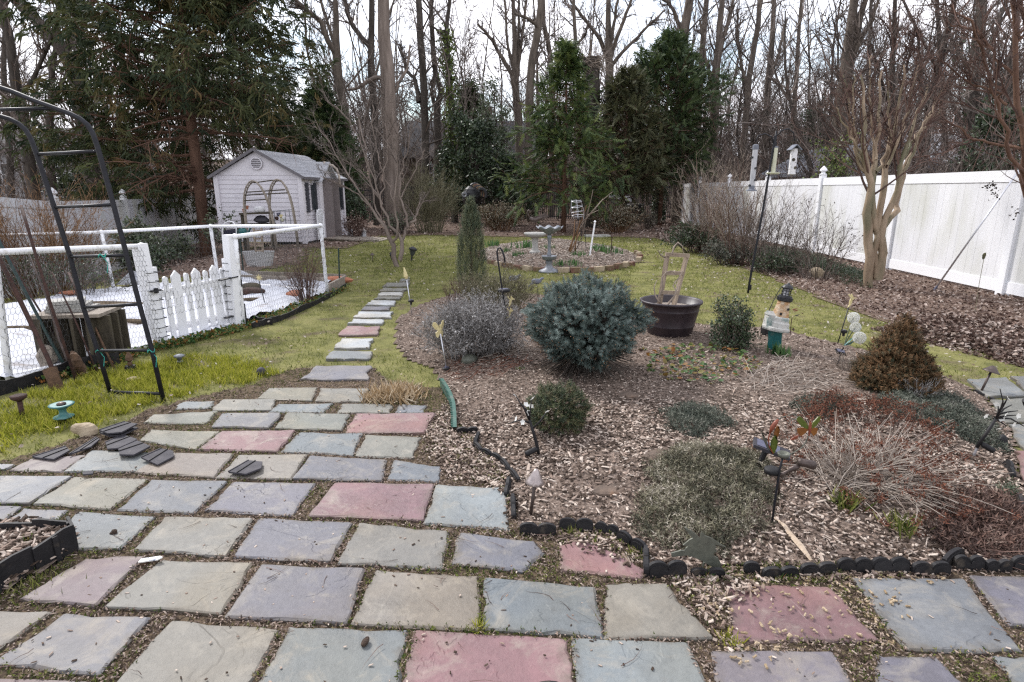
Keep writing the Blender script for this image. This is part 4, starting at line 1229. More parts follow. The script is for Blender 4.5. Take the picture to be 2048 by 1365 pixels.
# stakes leaning on the wire
def stake(name,label,pts,r,mat_,Y_=None,sides=7,extra=None,group='stakes leaning at the left edge'):
    base = G(*pts[-1]); Y_ = Y_ or base[1]
    m = MB(); m.tube([at(x,y,Y_+.12*(len(pts)-1-i)) for i,(x,y) in enumerate(pts)],r,sides)
    return tag(m.build(name,mat_,base=base,smooth=True),label,'stake',group)
stake('metal_stake','thick rusty pole standing in a rough wooden collar',[(-40,440),(20,560),(97,720),(119,776)],.018,M['rust'])
stake('metal_stake','dark green round stake leaning to the far left edge',[(-20,440),(0,487),(100,680),(138,748)],.013,M['dark_green_metal'])
stake('metal_stake','brown rusty angle bar between the green stake and the tall red one',[(-20,440),(0,480),(60,590),(122,690),(140,735)],.011,M['rust'],sides=4)
stake('metal_stake','dark short angle bar with holes left of the red rusty stake',[(50,490),(97,605),(118,680),(146,752)],.011,M['bronze'],sides=4)
stake('metal_stake','tall red rusty angle bar crossing in front of the others',[(42,412),(57,462),(100,605),(154,768)],.014,M['rust'],sides=4)
stake('metal_stake','thin rusty rod leaning in front of the wooden box',[(104,545),(150,640),(194,745)],.007,M['rust'])
stake('wooden_stake','green and tan wooden stake beside the left leg of the arch',[(165,602),(196,668),(228,738)],.010,M['rust_orange'])
stake('metal_stake','short rusty tube sticking up behind the left rail of the arch',[(137,545),(152,580),(168,640),(190,700),(200,742)],.010,M['rust'])
rough('wood_collar','rough split wooden collar round the foot of the thick rusty pole','wood block',100,742,(.085,.07,.10),M['wood_grey'],.25,.08,21)
m = MB(); p = G(116,780); m.tube([p+(0,0,-.02),p+(-.02,0,.1),p+(-.05,.02,.17)],[.05,.045,.05],8); tag(m.build('broken_post',M['rust_orange'],base=p),'broken rotten post stub below the wooden collar','post')
rough('rotten_wood','crumbly orange rotten wood beside the red rusty stake','wood block',160,752,(.06,.05,.10),M['rust_orange'],.35,.02,22)

# dark flexible edging strips
def strip(name,label,pts,h,th,mat_,scallop=0.0,cat='edging',group=None):
    P = np.array([G(x,y) for x,y in pts])
    s_ = np.r_[0,np.cumsum(np.linalg.norm(np.diff(P[:,:2],axis=0),axis=1))]
    n = max(8,int(s_[-1]/.05)); t = np.linspace(0,s_[-1],n)
    Q = np.stack([np.interp(t,s_,P[:,k]) for k in range(3)],1)
    T = nrm(np.gradient(Q[:,:2],axis=0)); N_ = np.c_[-T[:,1],T[:,0],np.zeros(n)]
    hh = h*(1+.12*np.sin(t*7.3)+rng.normal(0,.04,n))
    m = MB(); v = []
    for sg in (-.5,.5):
        v.append(Q+N_*th*sg-(0,0,.04)); v.append(Q+N_*th*sg+np.c_[np.zeros((n,2)),hh])
    V = np.concatenate(v); f = []
    for i in range(n-1):
        f += [[i,i+1,n+i+1,n+i],[2*n+i+1,2*n+i,3*n+i,3*n+i+1],[n+i,n+i+1,3*n+i+1,3*n+i]]
    f += [[0,n,3*n,2*n],[n-1,3*n-1,4*n-1,2*n-1]]
    m.add(V,f)
    return tag(m.build(name,mat_,base=Q[0]),label,cat,group)
strip('edging_strip','black edging strip below the stakes at the left edge',[(-120,830),(0,792),(70,772),(140,752),(200,738),(240,728)],.12,.012,M['black_plastic'])
strip('edging_strip','low black edging strip in front of the dry shrub beside the gate',[(505,658),(560,643),(620,616),(660,596),(692,577)],.07,.015,M['black_plastic'])
strip('edging_strip','short black edging end next to the right gate post',[(497,640),(520,650),(545,650)],.08,.015,M['black_plastic'])

# small yard things on the left lawn
def lathe_thing(name,label,cat,px,py,parts,group=None,n=16):
    p = G(px,py); r = thing(name,label,cat,p,group)
    for nm,prof,mt in parts:
        m = MB(); m.lathe(prof,p,n); m.build(nm,M[mt],r,smooth=True)
    return r
lathe_thing('hose_guide','teal spool shaped hose guide on a black spike','hose guide',130,846,[
    ('spike',[(.016,-.05),(.016,.035)],'black_plastic'),
    ('spool',[(.02,.03),(.060,.042),(.062,.048),(.03,.06),(.022,.075),(.022,.095),(.035,.11),(.072,.128),(.076,.135),(.06,.138),(.03,.132)],'teal_pale'),
    ('cap',[(.028,.131),(.028,.142),(.012,.150),(0,.151)],'bronze')])
lathe_thing('hose_guide','rusty brown flat topped spike at the left edge of the grass','hose guide',46,836,[
    ('spike',[(.014,-.05),(.016,.13)],'rust'),('top',[(.018,.125),(.045,.145),(.05,.165),(.035,.17),(0,.165)],'rust')])
lathe_thing('hose_guide','dark grey mushroom shaped spike in the grass before the gate','hose guide',361,731,[
    ('spike',[(.02,-.05),(.02,.05),(.03,.03)],'grey_metal'),('top',[(.018,.05),(.022,.07),(.045,.085),(.045,.095),(.015,.105),(0,.105)],'grey_metal')])
p = G(262,742); r = thing('plant_marker','copper finial on a dark plastic base in the left grass','garden marker',p)
m = MB(); m.lathe([(.05,-.01),(.045,.03),(.04,.05),(.02,.052)],p,8); m.build('base',M['black_plastic'],r)
m = MB(); m.lathe([(.02,.05),(.022,.07),(.012,.085),(.034,.10),(.03,.13),(.014,.16),(0,.20)],p,6); m.build('finial',M['rust_orange'],r);
rough('stone_ball','round grey ball lying in the bright grass tuft','ball',523,752,(.038,.038,.038),M['slate_plastic'],.02,.02,31)
rough('pale_stone','pale flat pebble in the grass inside the arch','pebble',266,763,(.055,.035,.02),M['stone_tan'],.2,.01,32)

# dry shrub, star stake, green stake
m = MB(); p = G(679,574); m.tube([p-(0,0,.05),at(677,497,p[1])],.012,6); tag(m.build('metal_stake',M['dark_green_metal'],base=p),'single dark green stake standing at the corner timber board','stake')
def stake_light(label,foot,panel,head,kind,color='light_yellow',panel_r=.035,group='solar garden stakes with cream figures',pole='silver'):
    """a solar stake: thin pole, dark solar puck, coloured figure on top"""
    p = G(*foot); Y_ = p[1]; r = thing('solar_stake',label,'garden light',p,group)
    top = at(*head,Y_);
    m = MB(); m.tube([p-(0,0,.05),top],.006,6); m.build('pole',M[pole],r,smooth=True)
    if panel:
        q = at(*panel,Y_)
        m = MB(); m.lathe([(.012,-.05),(.014,-.02),(panel_r,-.015),(panel_r+.003,.008),(panel_r-.01,.016),(0,.016)],q,12); po = m.build('solar_puck',M['black_plastic'],r)
        m = MB(); m.lathe([(panel_r-.012,.0165),(0,.0185)],q,10); m.build('solar_cell',M['solar'],po)
    return r,top,Y_
def figure_part(r,name,centre,outline,mt,th=.012,rx=1.0,yaw=0.0):
    Mt = np.stack([V3(math.cos(yaw),math.sin(yaw),0),V3(0,0,1),V3(math.sin(yaw),-math.cos(yaw),0)],1)
    m = MB(); m.prism(np.array(outline),th,Mt,centre); return m.build(name,M[mt],r)
BFLY_U = [(0,0),(.02,.05),(.05,.09),(.08,.09),(.085,.055),(.06,.02),(.03,.0)]
BFLY_L = [(0,0),(.03,-.005),(.055,-.02),(.05,-.06),(.03,-.075),(.01,-.04)]
def butterfly(r,c,s_,mt,yaw=.3,fold=.6):
    for sg in (1,-1):
        for nm,o in (('upper_wing',BFLY_U),('lower_wing',BFLY_L)):
            ol = [(x*s_*sg,y*s_) for x,y in o]
            if sg < 0: ol = ol[::-1]
            figure_part(r,nm,c,ol,mt,.006,yaw=yaw+sg*fold)
    m = MB(); m.tube([c+(0,0,-.05*s_),c+(0,0,.06*s_)],[.004*s_,.009*s_],6); m.build('body',M[mt],r)
def humming(r,c,s_,mt,flip=1):
    body = [(-.02,-.05),(-.035,-.085),(-.005,-.06),(.012,-.02),(.02,.02),(.035,.035),(.075,.045),(.035,.05),(.015,.055),(-.005,.04),(-.02,0)]
    figure_part(r,'body',c,[(x*s_*flip,y*s_) for x,y in (body if flip > 0 else body[::-1])],mt,.016*s_,yaw=.1)
    for dx in (-.03,.01):
        w = [(0,.02),(dx-.02,.09),(dx-.005,.10),(dx+.03,.05),(.015,.02)]
        figure_part(r,'wing',c+(0,.008 if dx > 0 else-.008,0),[(x*s_*flip,y*s_) for x,y in (w if flip > 0 else w[::-1])],mt,.006,yaw=.25 if dx > 0 else-.25)
def dragonfly_closed(r,c,top,mt):
    m = MB(); a = nrm(top-c); L = np.linalg.norm(top-c)
    m.tube([c,c+a*L*.2,c+a*L*.55,c+a*L],[.016,.03,.020,.006],7); m.build('bud',M[mt],r)
r,t,Y_ = stake_light('cream butterfly on a silver solar stake in front of the silver shrub',(895,741),(893,738),(881,668),'b')
butterfly(r,t+(0,0,.03),.85,'light_yellow',.9,.35)
r,t,Y_ = stake_light('closed cream flower bud on a tall silver solar stake beside the stepping stones',(825,632),(822,602),(813,558),'d')
dragonfly_closed(r,t,at(808,535,Y_),'light_yellow')
m = MB(); q = t;
r,t,Y_ = stake_light('cream starburst flower on a thin stake inside the plot near the dry shrub',(533,616),None,(518,562),'s',pole='iron')
st = [(.05*(1 if k % 2 == 0 else .38)*math.cos(k*math.pi/8),.05*(1 if k % 2 == 0 else .38)*math.sin(k*math.pi/8)) for k in range(16)]
figure_part(r,'star_flower',at(518,556,Y_),st,'light_yellow',.012)
m = MB(); q = at(530,610,Y_); m.box(q,(.07,.03,.03),.4); m.build('solar_panel',M['black_plastic'],r)
# ------------------------------------------------------------------ scalloped edging of the middle bed
def scallop(mb,p,q,h,lobes=2,th=.016):
    p = np.asarray(p); q = np.asarray(q)
    L = np.linalg.norm((q-p)[:2]); u = nrm(np.r_[(q-p)[:2],0])
    o = [(0,-.05),(L,-.05)]
    w = L/lobes; r = w/2
    for k in range(lobes-1,-1,-1):
        for t in np.linspace(0.12,math.pi-0.12,9):
            o.append((k*w+r+r*math.cos(t),h*.64+h*.36*math.sin(t)))
    lean = rng.normal(0,.10)
    up = nrm(V3(0,0,1)+np.cross(u,(0,0,1))*lean)
    n_ = np.cross(u,up)
    mb.prism(o,th,np.stack([u,up,n_],1),p)
    o2 = [(a,b-.012) if b > 0 else (a,b) for a,b in o]
    mb.prism([(L*.5+(a-L*.5)*.94,b) for a,b in o2],th+.010,np.stack([u,up,n_],1),p)
edge = thing('bed_edging','black scalloped plastic edging along the front of the mulch bed','edging',G(1293,1158))
for (a,b,h,n_) in (((914,868),(956,866),.055,2),((957,872),(949,894),.05,1),((950,894),(964,908),.05,1),((964,908),(1002,926),.05,2),((1002,926),(1038,968),.05,2),((1020,966),(1013,1000),.055,2),((1026,1000),(1028,1044),.055,2),
                    ((1039,1072),(1112,1074),.075,2),((1118,1064),(1186,1066),.075,2),((1190,1064),(1236,1076),.06,2),((1234,1082),(1262,1097),.07,1),((1262,1098),(1291,1114),.07,1),((1292,1112),(1294,1160),.075,2),
                    ((1295,1158),(1372,1155),.085,2),((1380,1156),(1448,1156),.05,2),((1486,1148),(1518,1150),.065,1),((1523,1159),(1594,1157),.065,2),((1598,1154),(1668,1150),.07,2),((1672,1148),(1740,1147),.08,2),((1742,1149),(1818,1149),.08,2),((1821,1153),(1897,1153),.075,2),
                    ((1885,1140),(1922,1120),.08,1),((1905,1142),(1965,1144),.08,2),((1966,1146),(2018,1146),.07,2),((2020,1144),(2096,1143),.08,2),((2100,1140),(2150,1135),.08,2),
                    ((1948,784),(1962,792),.03,1),((1962,792),(1976,799),.03,1),((1976,799),(1990,806),.03,1),((2008,932),(2018,948),.06,1),((2018,948),(2026,962),.06,1),((2036,1000),(2046,1030),.06,1)):
    m = MB(); scallop(m,G(*a),G(*b),h*0.92,n_); m.build('edging_section',M['black_plastic'],edge)
# curved green strip
P = np.array([G(x,y) for x,y in ((880,775),(888,790),(897,808),(903,826),(905,845),(905,866))])
gs = thing('green_edging','curved faded green plastic edging strip with a toothed rim','edging',P[0])
m = MB(); T = nrm(np.gradient(P,axis=0)); Nn = np.c_[-T[:,1],T[:,0],np.zeros(len(P))]
hh = np.array([.075,.085,.085,.08,.06,.04])[:,None]*np.array([[0,0,1.0]])
a_,b_,c_,d_ = P-(0,0,.03),P+hh,P+hh+Nn*.028,P+Nn*.028-(0,0,.03)
V = np.concatenate([a_,b_,c_,d_]); n = len(P)
f = [[r*n+i,r*n+i+1,((r+1) % 4)*n+i+1,((r+1) % 4)*n+i] for r in range(4) for i in range(n-1)]
m.add(V,f); m.build('strip',M['green_plastic'],gs)
m = MB()
for t in np.linspace(0.02,.98,34):
    k = t*(n-1); i = min(int(k),n-2); fr = k-i
    p = b_[i]*(1-fr)+b_[i+1]*fr; nn = Nn[i]
    m.box(p-nn*.004,(.009,.012,.014),math.atan2(T[i][1],T[i][0]))
m.build('toothed_rim',M['green_plastic'],gs,kind='stuff')
# boards of the raised corner bed at lower left
cb = thing('corner_edging','tall black plastic edging boards round the mulch corner at lower left','edging',G(156,1100))
for a,b,h in (((-90,1245),(75,1150),.135),((75,1152),(157,1106),.14),((143,1072),(72,1072),.085),((70,1071),(0,1078),.075),((0,1078),(-90,1084),.075),((143,1074),(156,1104),.12)):
    p,q = G(*a),G(*b); p[2] = q[2] = 0
    u = nrm(q-p); L = np.linalg.norm(q-p); nn = np.cross(u,(0,0,1))
    m = MB()
    o = [(0,-.02),(L,-.02),(L,h),(L*.75,h*1.03),(L*.5,h*.97),(L*.25,h*.92),(0,h*.88)]
    m.prism(o,.012,np.stack([u,V3(0,0,1),nn],1),p)
    m.beam(p+u*L*.5+nn*.008+(0,0,-.01),p+u*L*.5+nn*.008+(0,0,h*.95),.012,.02,up=u)
    m.build('edging_board',M['black_plastic'],cb)

# ------------------------------------------------------------------ loose things lying on the flagstones
LOOSE = [
 ([(65,916),(132,896),(140,904),(108,921)],'loose grey edging panel lying leftmost on the mauve flagstone',.03,0),
 ([(139,911),(193,876),(200,881),(183,897)],'loose grey edging panel below the tan rock',.03,1),
 ([(211,886),(246,871),(275,883),(237,900),(215,900)],'loose grey edging panel under the stacked bent ones',.032,2),
 ([(237,900),(274,885),(301,895),(268,911),(239,911)],'loose grey edging panel overlapping the blue flagstone',.045,3),
 ([(283,919),(323,902),(347,905),(348,914),(315,930)],'loose grey edging panel with a thick rib on the tan flagstone',.036,4),
 ([(457,946),(497,921),(525,926),(523,941),(492,953)],'single edging panel apart from the rest in the middle of a tan flagstone',.036,5),
 ([(200,868),(250,851),(276,857),(245,873),(218,875)],'bent grey edging panel at the bottom of the small stack',.035,6),
 ([(199,862),(250,846),(275,851),(244,867),(216,869)],'bent grey edging panel on top of the small stack',.060,7),
 ([(165,947),(188,945),(186,950),(166,952)],'small broken dark edging scrap in the joint below the blue flagstone',.03,8)]
for poly,lab,z0,k in LOOSE:
    P = np.array([flat(x,y,z0) for x,y in poly]); c = P.mean(0)
    t = thing('loose_edging_panel',lab,'edging panel',c,'loose edging panels on the patio')
    m = MB(); n = len(P)
    tl = rng.normal(0,.05,2); P[:,2] += (P[:,:2]-c[:2]) @ tl
    m.add(np.concatenate([P,P+(0,0,.009)]),[list(range(n-1,-1,-1)),list(range(n,2*n))]+[[i,(i+1) % n,n+(i+1) % n,n+i] for i in range(n)])
    m.build('panel',M['slate_plastic'],t)
    if k != 8:
        m = MB()
        a,b = (P[0]+P[-1])/2,(P[1]+P[2])/2
        m.beam(a+(0,0,.012),b+(0,0,.012),.005,.005)
        m.build('rib',M['black_plastic'],t)
        m = MB(); m.beam(P[0]+(0,0,.010),P[1]+(0,0,.010),.006,.006); m.build('rib',M['slate_plastic'],t)
rough('tan_rock','tan wedge shaped rock at the edge of the grass by the loose panels','rock',170,872,(.075,.05,.07),M['stone_tan'],.25,.0,41)
rough('brown_flat_rock','flat brown rock with yellow moss set in the mulch','rock',1312,918,(.11,.10,.035),M['stone_brown'],.22,-.012,42)
rough('brown_flat_rock','low dark rock nearly buried in wood chips left of the grey green creeper','rock',1216,982,(.12,.07,.025),M['stone_brown'],.22,-.012,43)
rough('boulder','tan boulder at the foot of the hedge before the right fence','rock',1636,556,(.13,.10,.11),M['stone_tan'],.2,.01,44)
rough('mossy_rock','dark mossy rock sunk in the mulch before the silver shrub','rock',937,726,(.08,.06,.05),M['verdigris'],.2,-.0,45)
rough('mossy_rock','small dark stone beside the leafy strawberry patch','rock',1258,795,(.10,.06,.03),M['stone_brown'],.2,-.01,46)
rough('crumb','dark crumbly clod on the blue flagstone by the corner edging','clod',230,1076,(.017,.014,.012),M['dung'],.3,.022,47)
rough('crumb','dark bristly clod on the grey flagstone at bottom centre','clod',731,1296,(.016,.018,.012),M['dung'],.35,.022,48)
rough('clay_pebble','orange brown pebble in the joint under the white plant tag','pebble',291,1132,(.018,.014,.014),M['rust_orange'],.3,.01,49)
p = flat(301,1119,.035)
tg = thing('plant_tag','curved white plastic plant tag lying across a joint','plant tag',p)
m = MB(); m.prism([(-.045,-.012),(.035,-.014),(.05,0),(.035,.012),(-.045,.014)],.005,np.stack([nrm(V3(1,.1,.12)),nrm(V3(-.1,1,0)),nrm(V3(-.12,0,1))],1),p); m.build('tag',M['paper'],tg)
# split pale bark strip
m = MB(); a,b,c = G(1546,1040),G(1580,1078),G(1622,1128)
m.tube([a+(0,0,.015),(a+b)/2+(.01,0,.02),b+(0,0,.02),(b+c)/2+(0,0,.022),c+(0,0,.015)],[.004,.009,.012,.014,.006],5)
tag(m.build('bark_strip',M['wood_pale'],base=b),'long pale strip of split wood lying on the mulch','wood strip')
m = MB(); a = flat(1100,1385,.0)
m.lathe([(.05,-.0),(.075,.10),(.085,.105),(.085,.12),(.078,.12),(.07,.09)],flat(1100,1476,0),24); tag(m.build('flower_pot',M['black_plastic'],base=a,smooth=True),'dark round pot rim just showing at the bottom edge','pot')

# ------------------------------------------------------------------ garden lights
def mushroom(label,foot,apex,rim_y,rad_px,mt,group='mushroom shaped path lights'):
    p = G(*foot); Y_ = p[1]
    t = thing('path_light',label,'path light',p,group)
    a = at(*apex,Y_); r0 = rad_px*pxm(Y_); h = (rim_y-apex[1])*pxm(Y_)
    ax = nrm(a-p); u = nrm(np.cross((0,1,0),ax)); w = np.cross(ax,u)
    m = MB(); m.tube([p-ax*.05,a-ax*h*.5],.0085,8); m.build('pole',M['bronze'],t,smooth=True)
    m = MB()
    pr = [(r0*.98,-h*1.02),(r0,-h),(r0*.80,-h*.80),(r0*.52,-h*.45),(r0*.32,-h*.18),(r0*.15,-h*.03),(0,0)]
    m.lathe(pr,a,18,M=np.stack([u,w,ax],1)); m.build('shade',M[mt],t,smooth=True)
    m = MB(); m.lathe([(r0*.25,-h*.9),(r0*.25,-h*.5)],a,10,M=np.stack([u,w,ax],1)); m.build('lamp',M['bronze'],t)
mushroom('brushed bronze mushroom light in the mulch near the scalloped edging',(1061,1034),(1073,938),971,22,'bronze_light')
mushroom('dark brown mushroom light leaning by the right side path',(1960,788),(1988,732),746,17,'bronze')
mushroom('small dark mushroom light standing in the lawn left of the crepe myrtle',(746,526),(744,506),511,5,'bronze')
p = G(822,523); t = thing('path_light','black lantern path light tilted beside the multi stemmed crepe myrtle','path light',p)
q = at(824,512,p[1]); e = at(826,498,p[1])
m = MB(); m.tube([p-(0,0,.05),q],.02,6); m.build('pole',M['iron'],t)
m = MB(); ax = nrm(e-q); u = nrm(np.cross((0,1,0),ax)); w = np.cross(ax,u); Mx = np.stack([u,w,ax],1); L = np.linalg.norm(e-q)
m.lathe([(.02,0),(.045,.02),(.075,L-.02)],q,6,M=Mx); m.build('glass',M['pane'],t)
m = MB(); m.lathe([(.09,L-.03),(.095,L),(.06,L+.03),(0,L+.05)],q,6,M=Mx); m.build('cap',M['iron'],t)
p = G(783,520); t = thing('garden_ornament','tiny dark metal bird ornament in the grass by the crepe myrtle','ornament',p)
m = MB(); m.blob(p+(0,0,.12),(.045,.06,.07),.2,8,6,seed=5); m.tube([p,p+(0,0,.08)],.012,5); m.build('body',M['iron'],t)
m = MB(); m.tube([p+(.02,0,.15),p+(.05,0,.21)],[.02,.008],5); m.build('head',M['iron'],t)

def blossom(label,foot,stem,branches,flowers,tube_,spike=None):
    p = G(*foot); Y_ = p[1]; t = thing('blossom_light',label,'garden light',p,'black branch lights with white blossoms')
    if spike:
        m = MB(); m.tube([p-(0,0,.03),at(*spike,Y_)],.008,6); m.build('spike',M['silver'],t)
    m = MB(); m.tube([at(x,y,Y_) for x,y in stem],[.010]*(len(stem)-1)+[.008],7); m.build('stem',M['black_plastic'],t,smooth=True)
    for k,b in enumerate(branches):
        m = MB(); n = len(b)
        m.tube([at(x,y,Y_+(.05*(k % 3-1))*i/n) for i,(x,y) in enumerate(b)],np.linspace(.007,.0025,n),6); m.build('branch',M['black_plastic'],t,smooth=True)
    for k,(x,y) in enumerate(flowers):
        c = at(x,y,Y_+.05*(k % 3-1)); m = MB()
        nv = nrm(rng.normal(0,1,3)+(0,-1.2,.4)); u = nrm(np.cross(nv,(0,0,1))); w = np.cross(nv,u)
        for j in range(5):
            a0 = j*1.2566
            d0 = u*math.cos(a0)+w*math.sin(a0); s0 = np.cross(nv,d0)
            m.add([c,c+d0*.010+s0*.008+nv*.003,c+d0*.019+nv*.005,c+d0*.010-s0*.008+nv*.003],[[0,1,2],[0,2,3]])
        m.build('blossom',M['white_petal'],t)
    a,b = at(*tube_[0],Y_-.03),at(*tube_[1],Y_)
    m = MB(); m.tube([a,a+(b-a)*.1,a+(b-a)*.8,b],[.014,.017,.017,.008],9); m.build('solar_tube',M['black_plastic'],t,smooth=True)
blossom('black branch light with white blossoms beside the small round evergreen',(1078,912),[(1078,912),(1075,895),(1068,868),(1059,840)],
        [[(1059,840),(1060,826),(1063,799)],[(1058,846),(1042,840),(1016,848)],[(1060,828),(1042,809),(1030,790)],[(1058,838),(1050,822),(1046,812)],[(1063,860),(1080,843),(1092,826)]],
        [(1052,810),(1056,826),(1033,838),(1066,798),(1030,790),(1094,822),(1046,845),(1062,812)],[(1051,909),(1076,897)])
blossom('black branch light with white blossoms leaning over the dark creeper at right',(1944,914),[(1953,896),(1972,868),(1992,838)],
        [[(1992,838),(2003,815),(2006,803),(2000,778)],[(1993,836),(1997,824),(1996,810)],[(1995,832),(2008,818),(2024,810)],[(1994,836),(2012,832),(2032,831)],[(1996,836),(2022,838),(2050,854)],[(1992,838),(2004,846),(2012,852)],[(2002,818),(2010,806),(2014,798)],[(2000,828),(2018,824),(2036,822)]],
        [(2011,829),(2003,838),(2027,849),(1994,808),(1971,832),(1998,857),(2036,832),(2016,798)],[(1988,903),(1962,887)],spike=(1955,895))
rough('sunken_light','small black plastic light cap sunk in the dark creeper at right','light cap',2002,892,(.03,.03,.05),M['black_plastic'],.0,.0,51)
p = G(2062,845); t = thing('solar_spotlight','dark solar spotlight just entering at the right edge over the side path','garden light',p)
m = MB(); m.tube([p,at(2058,806,p[1])],.009,6); m.build('pole',M['black_plastic'],t)
m = MB(); a = at(2050,800,p[1]); m.tube([a,a+(.03,0,-.03),a+(.06,0,-.06)],[.02,.03,.024],9); m.build('lamp_head',M['black_plastic'],t)

# butterfly and spotlight cluster in front
p = G(1543,1052); Y_ = p[1]
t = thing('butterfly_stake','metal garden stake with painted butterfly, green leaf and small cup','garden stake',p)
m = MB(); m.tube([p-(0,0,.04),at(1551,994,Y_),at(1559,940,Y_),at(1565,916,Y_)],.0055,7); m.build('pole',M['black_steel'],t,smooth=True)
m = MB(); c = at(1567,913,Y_); m.lathe([(.006,-.008),(.022,-.002),(.028,.016),(.025,.016),(.018,.004),(0,.003)],c,14); m.build('cup',M['verdigris'],t,smooth=True)
def leaf_blade(nm,pts,w,mt,Yo=0.0):
    P = np.array([at(x,y,Y_+Yo) for x,y in pts]); n = len(P); s_ = np.linspace(0,1,n)
    ww = w*np.sin(np.pi*np.clip(s_*.92+.06,0,1)) ** .7
    T = nrm(np.gradient(P,axis=0)); sd = nrm(np.cross(T,(0.25,1,.1)))
    m = MB(); V = np.concatenate([P-sd*ww[:,None],P+V3(0,.006,0),P+sd*ww[:,None],P+V3(0,.012,0)])
    f = [[r*n+i,r*n+i+1,((r+1) % 4)*n+i+1,((r+1) % 4)*n+i] for r in range(4) for i in range(n-1)]
    m.add(V,f); return m.build(nm,M[mt],t,smooth=True)
leaf_blade('leaf',[(1546,908),(1547,895),(1549,882),(1552,872)],.016,'green_enamel')
leaf_blade('leaf_tip',[(1550,880),(1553,868),(1555,860),(1557,853)],.012,'orange_glass',.004)
leaf_blade('leaf',[(1546,909),(1536,895),(1530,882),(1524,864)],.006,'verdigris')
m = MB(); m.tube([at(x,y,Y_) for x,y in ((1546,908),(1538,892),(1537,876),(1541,864))],.003,5); m.tube([at(x,y,Y_) for x,y in ((1540,866),(1544,856),(1551,846),(1557,839))],[.005,.010,.010,.004],7); m.build('cattail',M['red_enamel'],t,smooth=True)
m = MB(); m.tube([at(x,y,Y_) for x,y in ((1557,839),(1563,835),(1572,833),(1584,828),(1596,834),(1590,840),(1580,838))],.0022,5); m.build('tendril',M['verdigris'],t); m = MB(); m.tube([at(x,y,Y_) for x,y in ((1572,912),(1588,905),(1603,896),(1612,884),(1617,870))],.0028,5); m.build('wire',M['verdigris'],t)
c = at(1619,857,Y_)
for sg in (1,-1):
    for nm,o,mt in (('upper_wing',[(0,0),(.018,.028),(.042,.05),(.056,.048),(.055,.03),(.035,.006),(.01,-.005)],'green_enamel'),('lower_wing',[(0,-.004),(.03,0),(.05,-.008),(.046,-.03),(.03,-.042),(.018,-.03)],'orange_glass')):
        ol = [(x*sg,y) for x,y in o]
        if sg < 0: ol = ol[::-1]
        Mt = np.stack([V3(math.cos(sg*.35),math.sin(sg*.35),0),V3(0,0,1),V3(math.sin(sg*.35),-math.cos(sg*.35),0)],1)
        m = MB(); m.prism(np.array(ol),.004,Mt,c); m.build(nm,M[mt],t)
m = MB(); m.tube([c+(0,-.004,-.035),c+(0,-.004,0),c+(0,-.004,.03)],[.003,.007,.005],7); m.tube([c+(0,0,.03),c+(-.015,0,.06)],.0015,4); m.tube([c+(0,0,.03),c+(.012,0,.065)],.0015,4); m.build('butterfly_body',M['red_enamel'],t)
figure = [(0,0),(-.02,-.006),(-.035,-.02),(-.02,-.022),(-.005,-.012)]
m = MB(); m.prism(figure,.004,np.stack([V3(1,0,0),V3(0,0,1),V3(0,-1,0)],1),c+(-.045,0,-.035)); m.build('wing_tip',M['red_enamel'],t)

p2 = G(1516,940); t2 = thing('solar_light','tilted grey solar panel on a short black post behind the cup','solar light',p2)
m = MB(); m.tube([p2-(0,0,.03),at(1522,922,p2[1]),at(1530,904,p2[1])],[.012,.014,.016],9); m.build('post',M['black_plastic'],t2)
c2 = at(1543,898,p2[1]-.02); ux_ = nrm(V3(.9,-.28,-.28)); uy_ = nrm(np.cross(V3(0,-.25,1),ux_)); uz_ = np.cross(ux_,uy_)
m = MB(); m.box(c2,(.19,.075,.018),M=np.stack([ux_,uy_,uz_],1)); pb_ = m.build('panel_case',M['slate_plastic'],t2)
m = MB(); m.box(c2+uz_*.0105-ux_*.02,(.12,.055,.003),M=np.stack([ux_,uy_,uz_],1)); m.build('solar_cell',M['solar'],pb_)
p3 = G(1560,985); t3 = thing('solar_spotlight','dark purple spotlight on a jointed arm with a round puck','garden light',p3)
Y3 = Y_+.03
m = MB(); m.lathe([(.020,-.014),(.034,-.010),(.036,.008),(.030,.014),(0,.014)],at(1544,942,Y3),14); m.build('puck',M['black_plastic'],t3,smooth=True)
m = MB(); m.tube([at(x,y,Y3) for x,y in ((1556,952),(1566,948),(1578,942),(1580,940),(1592,935),(1598,932))],[.009,.009,.008,.013,.012,.008],8); m.tube([p3-(0,0,.03),at(1557,950,Y3)],.006,6); m.build('arm',M['bronze'],t3,smooth=True)
m = MB(); m.tube([at(x,y,Y3) for x,y in ((1596,926),(1601,925),(1612,927),(1624,930),(1629,932))],[.012,.02,.019,.022,.018],10); m.build('lamp_head',M['bronze'],t3,smooth=True)

# flat cut metal hummingbird over leaves
H0 = [(370,390),(440,372),(470,362),(505,366),(520,340),(545,322),(492,308),(560,252),(590,238),(548,190),(500,125),(580,165),(650,222),(664,238),(672,205),(683,165),(700,190),(716,212),(790,240),(840,275),(880,300),(930,330),(862,312),(820,300),(832,335),(815,345),(838,372),(800,385),(812,424),(850,440),(872,482),(890,556),(840,566),(770,520),(700,476),(600,430),(520,412),(375,432)]
p = G(1400,1143); Y_ = p[1]
t = thing('metal_hummingbird','flat dark metal cutout of a hummingbird over leaves by the edging','garden ornament',p)
P = np.array([at(1270+x/5.12,1030+y/5.12,Y_) for x,y in H0])
m = MB(); n = len(P)
V = np.concatenate([P+(0,-.003,0),P+(0,.003,0)]); m.add(V,[list(range(n)),list(range(2*n-1,n-1,-1))]+[[(i+1) % n,i,n+i,n+(i+1) % n] for i in range(n)])
m.build('silhouette',M['verdigris'],t)
